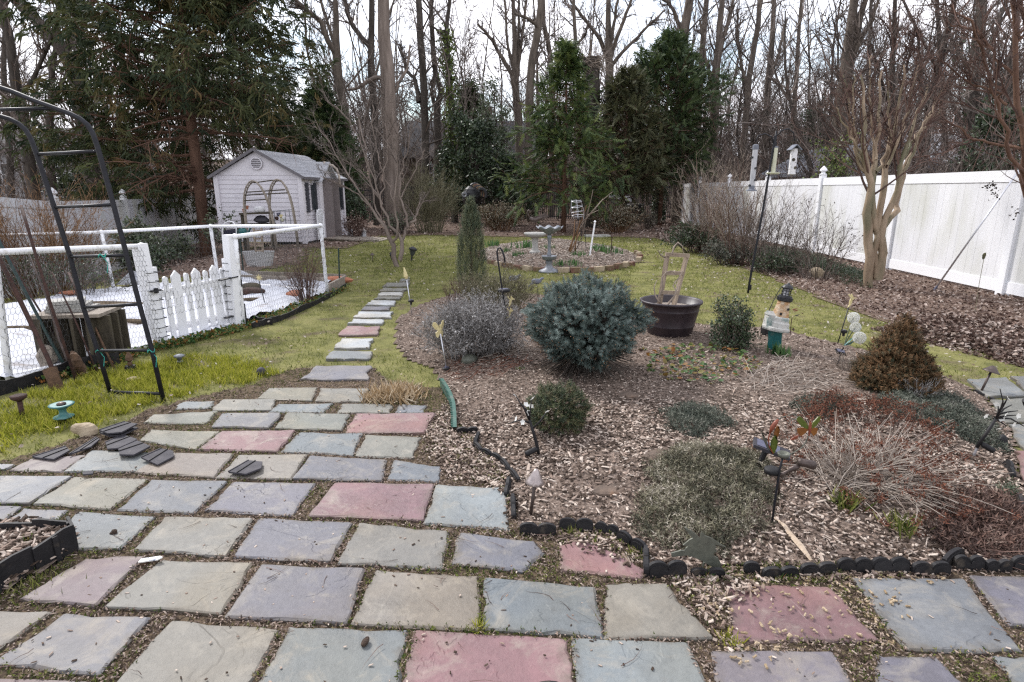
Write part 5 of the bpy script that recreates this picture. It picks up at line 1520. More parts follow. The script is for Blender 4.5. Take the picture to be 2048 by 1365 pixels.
m = MB(); m.tube([p-(0,0,.06),at(1408,1125,Y_+.006)],.005,5); m.build('spike',M['verdigris'],t)

# ------------------------------------------------------------------ lighthouse bird house on its teal post
p = G(1549,700); Y_ = p[1]; k_ = pxm(Y_)
t = thing('lighthouse_birdhouse','weathered wooden lighthouse bird house on a teal post','bird house',p)
m = MB(); a = at(1551,660,Y_); m.beam(p-(0,0,.05),a,.115,.115,up=(0.5,1,0)); m.build('post',M['teal'],t)
ax = nrm(at(1573,575,Y_)-at(1551,657,Y_)); u = nrm(np.cross((0,1,0),ax)); w = np.cross(ax,u); Mx = np.stack([u,w,ax],1)
def lz(y): return (657-y)*k_
b0 = at(1551,657,Y_)
m = MB(); m.lathe([(.125,-.015),(.130,0),(.128,.016),(.11,.022)],b0,8,M=Mx); m.build('base_plate',M['cream_paint'],t)
m = MB(); m.lathe([(.105,.022),(.104,.06),(.092,.075),(.090,.11),(.078,.12)],b0+u*.012,8,M=Mx); m.build('plinth',M['cream_paint'],t)
m = MB(); m.lathe([(.078,.12),(.070,.17),(.068,.172),(.058,.235),(.060,.237),(.055,.262)],b0+u*.012,8,M=Mx); tw = m.build('tower',M['orange_brick'],t)
for dz,dx in ((.15,-.03),(.20,.028)):
    m = MB(); c = b0+u*(.012+dx)+ax*dz-w*.066
    m.box(c,(.018,.008,.022),M=Mx); m.build('window',M['iron'],tw)
m = MB(); m.lathe([(.058,.262),(.070,.270),(.072,.30),(.062,.302),(.060,.315),(.045,.318)],b0+u*.012,12,M=Mx); m.build('gallery',M['iron'],t)
m = MB()
for k in range(9):
    an = k*2*math.pi/9; c = b0+u*.012+(u*math.cos(an)+w*math.sin(an))*.038
    m.tube([c+ax*.315,c+ax*.385],.0035,4)
for z in (.335,.362): m.tube([b0+u*.012+(u*math.cos(q)+w*math.sin(q))*.039+ax*z for q in np.linspace(0,2*math.pi,13)],.003,4,caps=False)
m.build('lantern_cage',M['iron'],t)
m = MB(); m.lathe([(.026,.318),(.026,.380)],b0+u*.012,10,M=Mx); m.build('lantern_glass',M['feeder_tube'],t)
m = MB(); m.lathe([(.050,.380),(.052,.390),(.040,.408),(.018,.42),(.006,.435),(0,.44)],b0+u*.012,12,M=Mx); m.build('dome',M['iron'],t)
m = MB(); c = b0-u*.075+ax*.07; m.box(c,(.075,.085,.105),M=Mx); m.prism([(-.045,.05),(.045,.05),(0,.085)],.095,np.stack([w,ax,u],1),c); m.build('annex',M['cream_paint'],t)
m = MB(); m.tube([at(1564,573,Y_),at(1556,585,Y_),at(1546,604,Y_),at(1537,624,Y_)],.004,5); m.build('hanging_rod',M['iron'],t)
p = G(1530,672); m = MB(); m.box(p+(0,0,.05),(.07,.06,.11),.3); tag(m.build('black_box',M['black_plastic'],base=p),'small black box standing behind the lighthouse post','box')
p = G(1580,676); t = thing('ornament_stake','thin rusty stake with a small red dragonfly right of the lighthouse','garden stake',p)
m = MB(); m.tube([p-(0,0,.04),at(1582,650,p[1]),at(1584,636,p[1])],.004,5); m.build('pole',M['rust'],t)
c = at(1584,635,p[1])
for dx,dz,mt in ((.05,.02,'iron'),(-.04,-.005,'iron'),(.02,.085,'red_enamel'),(.035,.07,'red_enamel')):
    m = MB(); q = c+(dx,0,dz); m.add([q+(-.035,0,-.008),q+(0,0,.006),q+(.035,.005,.010),q+(0,0,-.008),q+(-.035,.004,-.008),q+(0,.004,.006),q+(.035,.009,.010),q+(0,.004,-.008)],[[0,1,2,3],[7,6,5,4],[0,4,5,1],[1,5,6,2],[2,6,7,3],[3,7,4,0]]); m.build('wing',M[mt],t)

# allium lights
p = G(1674,732); Y_ = p[1]; t = thing('allium_light','solar stake with three white globe flowers and pale green leaves','garden light',p)
m = MB(); m.tube([p-(0,0,.04),at(1681,708,Y_),at(1687,694,Y_)],.005,6); m.build('pole',M['iron'],t)
m = MB(); c = at(1681,704,Y_); m.box(c,(.075,.05,.014),M=np.stack([nrm(V3(1,-.1,-.2)),nrm(V3(.1,.9,.5)),nrm(np.cross(V3(1,-.1,-.2),V3(.1,.9,.5)))],1)); po = m.build('solar_panel',M['black_plastic'],t)
m = MB(); m.box(c+(0,-.004,.011),(.06,.035,.004),M=np.stack([nrm(V3(1,-.1,-.2)),nrm(V3(.1,.9,.5)),nrm(np.cross(V3(1,-.1,-.2),V3(.1,.9,.5)))],1)); m.build('solar_cell',M['solar'],po)
BALL = (np.array([[0,0,0],[.8,.02,0],[.8,-.02,0],[1,.12,.0],[1,-.12,.0],[.95,0,.12],[.95,0,-.12]]),np.array([[0,1,2],[1,3,5],[2,4,5],[1,6,3],[2,6,4]]))
for (x,y,r_,yo) in ((1707,636,11,.06),(1711,655,10,.0),(1719,676,11.5,-.08)):
    c = at(x,y,Y_+yo); rr = r_*k_
    n_ = 150; i_ = np.arange(n_)+.5; ph_ = np.arccos(1-2*i_/n_); th_ = math.pi*(1+5 ** .5)*i_
    D_ = np.stack([np.cos(th_)*np.sin(ph_),np.sin(th_)*np.sin(ph_),np.cos(ph_)],1)
    m = MB(); scatter(m,BALL[0],BALL[1],np.repeat(c[None],n_,0),D_,rr); m.build('globe_flower',M['white_petal'],t)
    m = MB(); m.tube([at(1688,692,Y_),at((1688+x)/2-1,(692+y)/2,Y_+yo*.5),c],.005,6); m.build('stem',M['holly_pale'],t)
for pts in ([(1690,690),(1702,680),(1714,668),(1724,650)],[(1690,691),(1704,686),(1712,678),(1722,664)]):
    P = np.array([at(x,y,Y_-.02) for x,y in pts]); sd = V3(.3,.2,.3)*.05
    ww = np.array([.2,.8,1,.2])[:,None]*sd
    m = MB(); n = 4; V = np.concatenate([P-ww,P+ww,P+ww+(0,.005,0),P-ww+(0,.005,0)])
    m.add(V,[[r*n+i,r*n+i+1,((r+1) % 4)*n+i+1,((r+1) % 4)*n+i] for r in range(4) for i in range(3)]); m.build('leaf',M['teal_pale'],t)
r,tt,Y2 = stake_light('cream bird on a thin dark stake behind the white globe flowers',(1673,690),(1688,663),(1698,613),'h',pole='iron',panel_r=.03)
humming(r,at(1702,603,Y2),.75,'light_yellow')

# ------------------------------------------------------------------ tub with trellis
p = G(1338,668); Y_ = p[1]
t = thing('planter_tub','large dark brown round plastic tub of gravelly soil','planter',p)
RZ = .36
m = MB(); m.lathe([(.215,0),(.225,.02),(.248,.10),(.252,.105),(.252,.115),(.25,.12),(.282,.26),(.286,.265),(.286,.275),(.284,.28),(.298,.335),(.315,.34),(.318,.36),(.305,.366),(.29,.355),(.275,.26)],p,40); m.build('tub',M['pot'],t,smooth=True)
m = MB(); m.lathe([(.276,.285),(.2,.295),(.1,.30),(0,.302)],p,24); m.build('soil',M['gravel'],t,smooth=True)
tr = thing('wooden_trellis','small tan wooden ladder trellis with bare vine standing in the tub','trellis',at(1332,612,Y_))
ZB = .28+p[2]
for a,b in (((1318,616),(1335,508)),((1346,617),(1374,511))):
    m = MB(); m.beam(at(*a,Y_-.02),at(*b,Y_+.06),.042,.028); m.build('upright',M['trellis_wood'],tr)
for a,b in (((1331,509),(1379,512)),((1330,546),(1367,547)),((1322,585),(1356,586))):
    yy = Y_+.06-(a[1]-508)/108*.08-.03
    m = MB(); m.beam(at(*a,yy),at(*b,yy),.022,.038); m.build('crossbar',M['trellis_wood'],tr)
vn = thing('dried_vine','leafless vine twisting up the small trellis in the tub','vine',at(1335,615,Y_))
for pts in ([(1332,616),(1338,605),(1348,595),(1352,582),(1346,572),(1352,562),(1362,556),(1358,548)],[(1330,617),(1342,602),(1350,590),(1356,575),(1350,566),(1360,552),(1366,542)],[(1318,605),(1310,590),(1308,575),(1314,560)],
            [(1322,612),(1318,596),(1326,576),(1324,556),(1332,545),(1344,542),(1352,550)],[(1344,509),(1348,494),(1356,485),(1365,493),(1366,508)],[(1331,515),(1322,512),(1315,500)]):
    m = MB(); n = len(pts); m.tube([at(x,y,Y_-.05+.03*math.sin(i*1.7)) for i,(x,y) in enumerate(pts)],np.linspace(.010,.003,n),6); m.build('stem',M['twig_pale'],vn,smooth=True)

# ------------------------------------------------------------------ bird feeders on their pole
p = G(1495,587); Y_ = p[1]
fp_ = thing('feeder_pole','tall black bird feeder pole leaning with hooked arms','pole',p)
m = MB(); m.tube([p-(0,0,.1),at(1500,560,Y_),at(1525,425,Y_),at(1546,300,Y_),at(1553,262,Y_)],[.018,.018,.017,.016,.013],8); m.build('pole',M['black_steel'],fp_,smooth=True)
m = MB(); m.tube([at(1548,294,Y_),at(1551,272,Y_)],.022,8); m.tube([at(1499,580,Y_),at(1500,570,Y_)],.028,8); m.build('collar',M['black_steel'],fp_)
for pts in ([(1547,288),(1543,274),(1530,268),(1516,272),(1511,284)],[(1551,276),(1562,262),(1576,258),(1587,266),(1589,282)],[(1545,300),(1552,290),(1553,286)]):
    m = MB(); m.tube([at(x,y,Y_) for x,y in pts],.009,6); m.build('hook_arm',M['black_steel'],fp_,smooth=True)
def feeder(label,top,bot,r_px,mt,kind):
    a,b = at(*top,Y_),at(*bot,Y_); b[:2] = a[:2]+(b[:2]-a[:2])*.35
    r0 = r_px*pxm(Y_); L = a[2]-b[2]
    t = thing('bird_feeder',label,'bird feeder',b,'feeders hanging from the black pole')
    m = MB(); m.tube([b,a],r0,12); body = m.build('tube',M[mt],t)
    m = MB(); m.tube([a,a+(0,0,.07),a+(.01,0,.10)],.003,4); m.build('hanger',M['iron'],t)
    if kind == 'tube':
        m = MB(); m.lathe([(r0*1.15,-.01),(r0*1.15,.05),(r0*.6,.06),(0,.06)],a,12); m.build('cap',M['roof_felt'],t)
        m = MB(); m.lathe([(r0*1.1,.03),(r0*1.1,-.02),(r0*1.9,-.03),(r0*2.0,-.045),(0,-.05)],b,14); m.build('base_tray',M['roof_felt'],t)
        for k,(f_,an) in enumerate(((.78,3.5),(.20,5.4),(.06,3.6),(.5,5.0))):
            c = b+(0,0,L*f_); d = V3(math.cos(an),math.sin(an),0)
            m = MB(); m.tube([c+d*r0*.9,c+d*r0*1.5],.016,8); m.tube([c+d*r0,c+d*r0*2.1-(0,0,.02)],.004,4); m.build('port',M['iron'],t)
    elif kind == 'tray':
        m = MB(); m.lathe([(0,-.025),(.085,-.02),(.10,.0),(.095,.004),(.03,-.006)],b,16); m.build('seed_tray',M['feeder_yellow'],t)
        m = MB(); m.lathe([(r0*1.1,0),(r0*1.05,.02),(0,.025)],a,10); m.build('cap',M['roof_felt'],t)
    else:
        m = MB()
        for sg in (1,-1):
            m.beam(a+(0,0,.055),a+V3(sg*r0*1.6,0,-.02),.16,.012,up=(sg*.5,0,1))
        m.build('roof',M['roof_felt'],t)
        for f_,an in ((.55,4.4),(.22,5.2)):
            c = b+(0,0,L*f_); d = V3(math.cos(an),math.sin(an),0)
            m = MB(); m.tube([c+d*r0*.92,c+d*r0*1.03],.024,10); m.build('feeding_hole',M['wood_dark'],t)
        m = MB(); m.lathe([(r0*1.08,0),(r0*1.08,-.015),(0,-.02)],b,12); m.build('base',M['birch'],t)
feeder('clear grey tube feeder with black perches, leftmost on the pole',(1511,298),(1503,376),5,'feeder_tube','tube')
feeder('yellowed tube feeder with a wide round tray behind the pole',(1552,296),(1545,346),4,'feeder_yellow','tray')
feeder('white birch log feeder with a dark pitched roof, rightmost on the pole',(1589,298),(1583,347),6.5,'birch','log')

# shepherd hook with solar disc and cream birds
p = G(1023,702); Y_ = p[1]
t = thing('shepherd_hook','black shepherd hook with a round solar disc beside the silver shrub','hook',p)
m = MB(); m.tube([at(x,y,Y_) for x,y in ((1024,706),(1016,650),(1006,590),(996,522),(994,504),(996,497),(1000,496),(1004,501),(1008,512),(1010,524))],.0075,8); m.build('pole',M['black_steel'],t,smooth=True)
m = MB(); c = at(1008,581,Y_); m.lathe([(.02,-.02),(.055,-.012),(.06,.005),(.05,.014),(0,.015)],c,18); di = m.build('solar_disc',M['black_plastic'],t,smooth=True)
m = MB(); m.lathe([(.04,.0155),(0,.018)],c,14); m.build('solar_cell',M['solar'],di)
m = MB(); q = at(1008,529,Y_); m.tube([q+(.018*math.cos(a),0,.018*math.sin(a)) for a in np.linspace(0,2*math.pi,13)],.003,5); m.tube([q-(0,0,.018),at(1006,575,Y_)],.0015,4); m.build('ring',M['iron'],t)
hb = thing('hummingbird_mobile','string of cream plastic hummingbirds hanging beside the shepherd hook','ornament',p)
for k,(x,y,s_,fl) in enumerate(((999,664,.62,1),(1009,645,.55,-1),(1020,627,.5,1),(1021,604,.55,1),(1017,668,.45,-1))):
    cc = at(x,y,Y_-.03+.02*(k % 2))
    body = [(-.02,-.05),(-.035,-.085),(-.005,-.06),(.012,-.02),(.02,.02),(.035,.035),(.075,.045),(.035,.05),(.015,.055),(-.005,.04),(-.02,0)]
    ol = [(a*s_*fl,b*s_) for a,b in (body if fl > 0 else body[::-1])]
    bo = figure_part(hb,'hummingbird',cc,ol,'light_yellow',.012,yaw=.1)
    for dx in (-.04,.02):
        wv = [(0,.02),(dx-.02,.09),(dx-.005,.10),(dx+.03,.05),(.015,.02)]
        figure_part(bo,'wing',cc+(0,.006 if dx > 0 else-.006,0),[(a*s_*fl,b*s_) for a,b in (wv if fl > 0 else wv[::-1])],'light_yellow',.006,yaw=.25 if dx > 0 else-.25)
for lab,(fx,fy),(hx,hy) in (('dark metal bird stake behind the shepherd hook',(1034,606),(1028,560)),('dark crow shaped stake at the left shoulder of the blue spruce',(1078,612),(1073,566))):
    q = G(fx,fy); t = thing('bird_stake',lab,'garden stake',q); h_ = at(hx,hy,q[1])
    m = MB(); m.tube([q,h_],.004,5); m.build('pole',M['iron'],t)
    m = MB(); m.blob(h_+(0,0,.02),(.06,.03,.035),.1,8,6,seed=3); m.tube([h_+(.04,0,.03),h_+(.075,0,.06),h_+(.10,0,.06)],[.02,.018,.003],6); m.tube([h_+(-.03,0,.01),h_+(-.11,0,-.05)],[.02,.008],5); m.build('bird',M['roof_felt'],t)

# ------------------------------------------------------------------ bird baths and the round bed
p = G(1070,507); k_ = pxm(p[1]); zt = at(1070,468,p[1])[2]; h = zt-p[2]
t = thing('concrete_birdbath','pale concrete bird bath on a fluted column in the round bed','bird bath',p)
m = MB(); m.lathe([(.13,0),(.13,.04),(.085,.07),(.072,.12),(.068,h-.14),(.09,h-.09)],p,12); m.build('column',M['concrete'],t)
m = MB(); m.lathe([(.09,h-.09),(.20,h-.06),(.255,h-.01),(.255,h+.025),(.235,h+.025),(.15,h-.02),(0,h-.03)],p,20); m.build('bowl',M['concrete'],t,smooth=True)
bs = thing('metal_bird','rusty dark metal crane statue standing on the concrete bird bath','statue',p+(0,0,h))
Yb = p[1]
m = MB(); m.tube([at(x,y,Yb) for x,y in ((1057,461),(1063,455),(1070,453),(1078,459),(1083,464))],.014,6); m.build('base_arch',M['rust'],bs)
m = MB(); m.tube([at(1068,454,Yb),at(1068,443,Yb)],.010,5); m.tube([at(1071,454,Yb),at(1071,443,Yb)],.010,5); m.build('legs',M['rust'],bs)
m = MB(); m.tube([at(x,y,Yb) for x,y in ((1059,436),(1064,440),(1070,441),(1080,437),(1092,432))],[.03,.055,.06,.045,.01],8); m.build('body',M['bronze'],bs,smooth=True)
m = MB(); m.tube([at(x,y,Yb) for x,y in ((1060,437),(1056,430),(1055,424),(1057,421),(1062,422))],[.025,.016,.014,.02,.004],6); m.build('neck',M['bronze'],bs,smooth=True)
m = MB(); m.prism([(0,0),(.28,.08),(.36,.02),(.22,-.05),(.05,-.06)],.04,np.stack([V3(1,0,0),V3(0,0,1),V3(0,-1,0)],1),at(1066,435,Yb)); m.build('wing',M['bronze'],bs)
p = G(1098,531); zt = at(1098,457,p[1])[2]; h = zt-p[2]
t = thing('metal_birdbath','grey metal bird bath with a scalloped shell bowl and lower basin','bird bath',p)
m = MB(); m.lathe([(.20,0),(.20,.03),(.17,.05),(.09,.08),(.07,.12),(.05,.16),(.07,.19),(.06,.23)],p,18); m.build('foot',M['grey_metal'],t,smooth=True)
m = MB(); m.lathe([(.06,.23),(.13,.25),(.15,.31),(.155,.32),(.14,.32),(.05,.27)],p,20); m.build('lower_basin',M['grey_metal'],t,smooth=True)
m = MB(); m.lathe([(.04,.27),(.045,.35),(.03,.40),(.032,h-.22),(.045,h-.18),(.035,h-.12)],p,12); m.build('stem',M['grey_metal'],t,smooth=True)
m = MB(); n = 48; a = np.linspace(0,2*math.pi,n,endpoint=False)
rows = []
for r0,z0,am in ((.03,-.12,0),(.10,-.085,.004),(.18,-.03,.012),(.25,.015,.022),(.245,.03,.022),(.17,-.012,.010),(.08,-.06,0)):
    rr = r0*(1+.05*np.cos(8*a)*(am > .01)); rows.append(np.stack([p[0]+rr*np.cos(a),p[1]+rr*np.sin(a),p[2]+h+z0+am*np.cos(8*a)],1))
V = np.concatenate(rows); i = np.arange(6)[:,None]*n; j = np.arange(n)[None]
m.add(V,np.stack([i+j,i+(j+1) % n,i+n+(j+1) % n,i+n+j],-1).reshape(-1,4)); m.build('shell_bowl',M['grey_metal'],t,smooth=True)
# rose stems, cage, stakes
p = G(1138,506); Y_ = p[1]
t = thing('rose_bush','leafless rose bush with tall pruned canes in the round bed','rose bush',p)
for pts,r0 in (([(1137,506),(1142,490),(1156,458),(1168,430),(1173,411)],.020),([(1140,505),(1150,486),(1160,465)],.018),([(1139,506),(1144,485),(1148,470),(1150,440)],.02),([(1150,503),(1152,485),(1156,462),(1160,440)],.016),
                ([(1162,448),(1180,428),(1200,405),(1225,384)],.012),([(1170,436),(1178,415),(1183,396),(1186,380)],.010),([(1172,432),(1190,424),(1198,420)],.008),([(1158,460),(1175,435),(1195,412),(1206,398)],.009),([(1152,500),(1166,470),(1172,440),(1180,410)],.01)):
    m = MB(); m.tube([at(x,y,Y_+.05*math.sin(i+r0*300)) for i,(x,y) in enumerate(pts)],np.linspace(r0,r0*.5,len(pts)),6); m.build('cane',M['twig_orange'] if r0 > .015 else M['twig_pale'],t,smooth=True)
t = thing('wire_cage','pale looped wire cage hanging on the rose canes','plant cage',p+(0,0,.8))
for k,(x,y,rx,ry) in enumerate(((1153,403,10,4),(1154,414,11,5),(1155,424,12,5),(1156,432,13,7))):
    m = MB(); c = at(x,y,Y_); kk = pxm(Y_)
    m.tube([c+(rx*kk*math.cos(a),rx*kk*math.sin(a),ry*.4*kk*math.sin(a+k)) for a in np.linspace(0,2*math.pi,17)],.006,5,caps=False); m.build('wire_ring',M['silver'],t)
for k in range(4):
    m = MB(); a = k*1.57; kk = pxm(Y_)
    m.tube([at(1152,400,Y_)+(9*kk*math.cos(a),9*kk*math.sin(a),0),at(1155,424,Y_)+(13*kk*math.cos(a),13*kk*math.sin(a),0),at(1157,438,Y_)+(10*kk*math.cos(a),10*kk*math.sin(a),0)],.005,5); m.build('wire_leg',M['silver'],t)
t = thing('plant_obelisk','dark thin wire plant support behind the rose canes','plant support',G(1158,500))
for x in (1148,1156,1164,1172):
    m = MB(); m.tube([at(x,500,Y_+.2),at(x+(1160-x)*.3,430,Y_+.2)],.007,5); m.build('rod',M['iron'],t)
for y in (485,465,445):
    m = MB(); m.tube([at(1149,y,Y_+.2),at(1171,y,Y_+.2)],.005,5); m.build('ring',M['iron'],t)
q = G(1179,512); m = MB(); m.tube([q-(0,0,.05),at(1190,445,q[1])],.018,6); m.blob(at(1190,444,q[1]),(.028,.028,.028),0,8,5); tag(m.build('white_stake',M['pvc'],base=q),'thin white stake leaning in the round bed right of the rose','stake')
q = G(1222,508); m = MB(); m.tube([q-(0,0,.05),at(1224,472,q[1])],.010,5); tag(m.build('metal_stake',M['rust'],base=q),'thin rusty rod at the right edge of the round bed','stake')
q = G(1194,474); m = MB(); m.box(q+(0,0,.03),(.85,.4,.07),.1); tag(m.build('paving_slab',M['concrete'],base=q),'pale concrete slab lying at the back edge of the lawn','slab')
be = thing('brick_edging','row of mossy old bricks along the front of the round bed','edging',flat(1112,533))
for k,a in enumerate(np.linspace(math.pi*1.02,math.pi*1.98,26)):
    if k in (4,11,20): continue
    x,y = RINGC[0]+1.98*math.cos(a),RINGC[1]+3.64*math.sin(a)
    x2,y2 = RINGC[0]+1.98*math.cos(a+.05),RINGC[1]+3.64*math.sin(a+.05)
    m = MB(); m.box((x,y,.05+rng.uniform(-.02,.02)),(.21,.10,.10),math.atan2(y2-y,x2-x)+rng.normal(0,.15)); m.build('brick',M['brick'] if k % 3 else M['stone_tan'],be)

# ------------------------------------------------------------------ things by the shed
Yh = 15.6
ah = thing('garden_arbor','rustic double hoop metal arbor leaning before the shed wall','arbor',G(520,506))
def hoop(xs,yo):
    m = MB()
    for o_ in (0,1):
        pts = [at(x+o_*3.2,y+o_*2.5,Yh+yo+o_*.18) for x,y in xs]
        m.tube(pts,.020,6)
    P0 = [at(x,y,Yh+yo) for x,y in xs]; P1 = [at(x+3.2,y+2.5,Yh+yo+.18) for x,y in xs]
    for i in range(len(xs)-1):
        for s_ in (0.0,.5):
            m.tube([P0[i]*(1-s_)+P0[i+1]*s_,P1[i]*(1-s_)+P1[i+1]*s_],.012,4)
    m.build('hoop',M['wood_grey'],ah,smooth=True)
hoop([(497,512),(493,470),(489,432),(487,405),(488,388),(492,374),(498,365),(504,362),(512,364),(520,373),(529,389),(536,408),(541,425),(546,450),(552,506)],0)
hoop([(545,512),(542,470),(539,432),(537,405),(538,386),(542,371),(548,361),(554,359),(562,362),(570,373),(578,392),(584,415),(589,445),(596,504)],.5)
for a,b in (((508,366),(546,361)),((492,385),(570,380)),((489,391),(576,386)),((487,402),(537,399))):
    m = MB(); m.tube([at(*a,Yh+.1),at(*b,Yh+.5)],.016,5); m.build('crossbar',M['wood_dark'],ah)
pb = thing('potting_bench','dark weathered potting bench with an upper shelf against the shed','bench',G(515,500))
Yp = 16.2
for a,b,w in (((482,428),(543,426),.28),((474,450),(545,449),.5)):
    m = MB(); m.beam(at(*a,Yp),at(*b,Yp),w,.05); m.build('shelf',M['wood_dark'],pb)
for x in (484,541):
    m = MB(); q = at(x,428,Yp); m.beam(q,V3(q[0],q[1],gz(q[0],q[1])),.07,.07,up=(0,1,0)); m.build('leg',M['wood_dark'],pb)
for x in (476,545):
    m = MB(); q = at(x,450,Yp-.22); m.beam(q,V3(q[0],q[1],gz(q[0],q[1])),.07,.07,up=(0,1,0)); m.build('leg',M['wood_dark'],pb)
q = at(520,427,Yp); m = MB(); m.lathe([(.10,.02),(.14,.06),(.145,.11),(.12,.17),(.10,.18)],q,14); tag(m.build('woven_pot',M['birch'],base=q,smooth=True),'white patterned round pot on the upper shelf of the potting bench','pot')
for k,dx in enumerate((-.04,.04)):
    q = at(492,427,Yp)+(dx,0,.02+.08*k); m = MB(); m.lathe([(.035,0),(.05,.08),(.055,.08),(.055,.10),(.04,.10)],q,10); tag(m.build('clay_pot',M['terracotta'],base=q),['terracotta pot at the left end of the bench shelf','second terracotta pot set just above the first on the bench shelf'][k],'pot','terracotta pots on the potting bench')
q = at(524,448,Yp)+(0,0,.05); m = MB(); m.blob(q+(0,0,.05),(.22,.12,.10),.2,10,7,seed=8); tag(m.build('grey_bundle',M['slate_plastic'],base=q),'crumpled grey bundle on the potting bench top','bundle')
rk = thing('wire_rack','small wire rack with hanging trinkets right of the potting bench','rack',at(560,448,Yp))
for a,b in (((545,423),(584,420)),((548,423),(550,448)),((578,421),(582,450)),((560,422),(562,448)),((570,421),(572,448))):
    m = MB(); m.tube([at(*a,Yp),at(*b,Yp)],.010,5); m.build('rod',M['grey_metal'],rk)
for k,(x,y,mt) in enumerate(((557,433,'solar'),(563,437,'light_yellow'),(568,440,'birch'),(554,441,'rust'),(565,444,'feeder_yellow'))):
    q = at(x,y,Yp-.03); m = MB(); m.lathe([(.02,0),(.05,.03),(.05,.09),(.02,.10)],q,8); m.build('trinket',M[mt],rk)
fc = thing('folding_chair','folded lawn chair with white frame and navy cloth by the bench','chair',G(460,508))
Yc = 15.2
m = MB(); m.tube([at(x,y,Yc) for x,y in ((446,500),(445,462),(449,447),(458,443),(467,445),(472,455),(476,500))],.017,7); m.build('frame',M['pvc'],fc,smooth=True)
m = MB(); P = [at(447,461,Yc+.02),at(471,458,Yc+.02),at(474,486,Yc+.02),at(449,489,Yc+.02)]; m.add(P+[q+(0,.03,0) for q in P],[[0,1,2,3],[7,6,5,4],[0,4,5,1],[1,5,6,2],[2,6,7,3],[3,7,4,0]]); m.build('seat_cloth',M['navy'],fc)
wc = thing('watering_can','teal green watering can under the potting bench','watering can',at(487,475,Yc))
q = at(487,474,Yc); m = MB(); m.lathe([(.09,0),(.10,.14),(.08,.20),(.05,.21)],q,12); m.build('body',M['teal'],wc,smooth=True)
m = MB(); m.tube([q+(.08,0,.05),q+(.17,0,.16),q+(.20,0,.23)],[.03,.02,.03],7); m.build('spout',M['teal'],wc)
m = MB(); m.tube([q+(-.08,0,.04),q+(-.15,0,.12),q+(-.08,0,.2)],.012,6); m.build('handle',M['teal'],wc)
q = G(520,533); t = thing('stone_planter','rough pale grey oblong planter beyond the wire panel','planter',q); k_ = pxm(q[1])
m = MB(); m.lathe([(24*k_,0),(26*k_,6*k_),(31*k_,27*k_),(32*k_,30*k_),(28*k_,30*k_),(26*k_,22*k_),(0,21*k_)],q,20,sy=.6); m.build('basin',M['grey_stone_planter'],t)
lt = thing('ladder_trellis','pale wooden ladder trellis rising from the grey planter','trellis',q+(0,0,.2))
for a,b in (((512,508),(507,455)),((526,507),(523,456))):
    m = MB(); m.beam(at(*a,q[1]),at(*b,q[1]),.04,.03); m.build('upright',M['trellis_wood'],lt)
for y in (462,478,492,502):
    m = MB(); m.beam(at(508+(y-455)*.09,y,q[1]-.03),at(524+(y-455)*.05,y,q[1]-.03),.03,.03); m.build('rung',M['trellis_wood'],lt)
q = G(487,545); m = MB(); m.tube([q,at(480,480,q[1])],.014,6); tag(m.build('metal_stake',M['dark_green_metal'],base=q),'dark stake standing behind the right gate post','stake')
la = thing('lattice_panel','small white arched lattice panel leaning by the shed window','lattice',S(-.12,.82,0))
m = MB(); Pq = [S(-.14,.60,.12),S(-.14,.60,.85)]+[S(-.14,.82-.22*math.cos(a),.85+.16*math.sin(a)) for a in np.linspace(0,math.pi,9)]+[S(-.14,1.04,.12)]
m.tube(Pq,.02,5); m.build('frame',M['vinyl_clean'],la)
m = MB()
for k in range(9):
    v_ = .60+k*.055
    for a,b in (((v_,.12),(min(v_+.5,1.04),.12+min(.5,1.04-v_)*1.9)),((1.04-(v_-.6),.12),(max(1.04-(v_-.6)-.5,.60),.12+min(.5,1.04-v_)*1.9))):
        m.beam(S(-.14,a[0],a[1]),S(-.14,b[0],b[1]),.012,.018)
    z_ = .12+k*.09
    for a,b in (((.60,z_),(min(.60+(1.0-z_)*.6,1.04),min(1.0,z_+.84))),((1.04,z_),(max(1.04-(1.0-z_)*.6,.60),min(1.0,z_+.84)))):
        m.beam(S(-.14,a[0],a[1]),S(-.14,b[0],b[1]),.012,.018)
m.build('lattice_strips',M['vinyl_clean'],la,kind='stuff')
Yk = 18.2
m = MB(); P = [S(-.10,1.57,2.42)]+[at(x,y,19.0) for x,y in ((648,332),(656,330),(665,331),(673,338),(678,352),(680,374))]; m.tube(P,.035,8); tag(m.build('crook_pipe',M['stalk'],base=P[0],smooth=True),'pale curved pipe arching over from the little roof above the shed door','pipe')
for lab,x,y in (('small white lantern on the ground past the shed ramp',728,478),('pale green glass lantern in the bush beside the ramp',702,478)):
    q = G(x,y); t = thing('lantern',lab,'lantern',q)
    m = MB(); m.lathe([(.07,0),(.08,.02),(.08,.24),(.07,.25)],q,8); m.build('glass',M['feeder_tube'],t)
    m = MB(); m.lathe([(.10,.25),(.09,.29),(.03,.34),(0,.36)],q,8); m.build('cap',M['birch'],t)
q = G(686,470); m = MB(); m.blob(q+(0,0,.15),(.22,.2,.2),.3,8,6,seed=2); tag(m.build('white_sack',M['pvc'],base=q),'white sack slumped at the corner of the shed','sack')

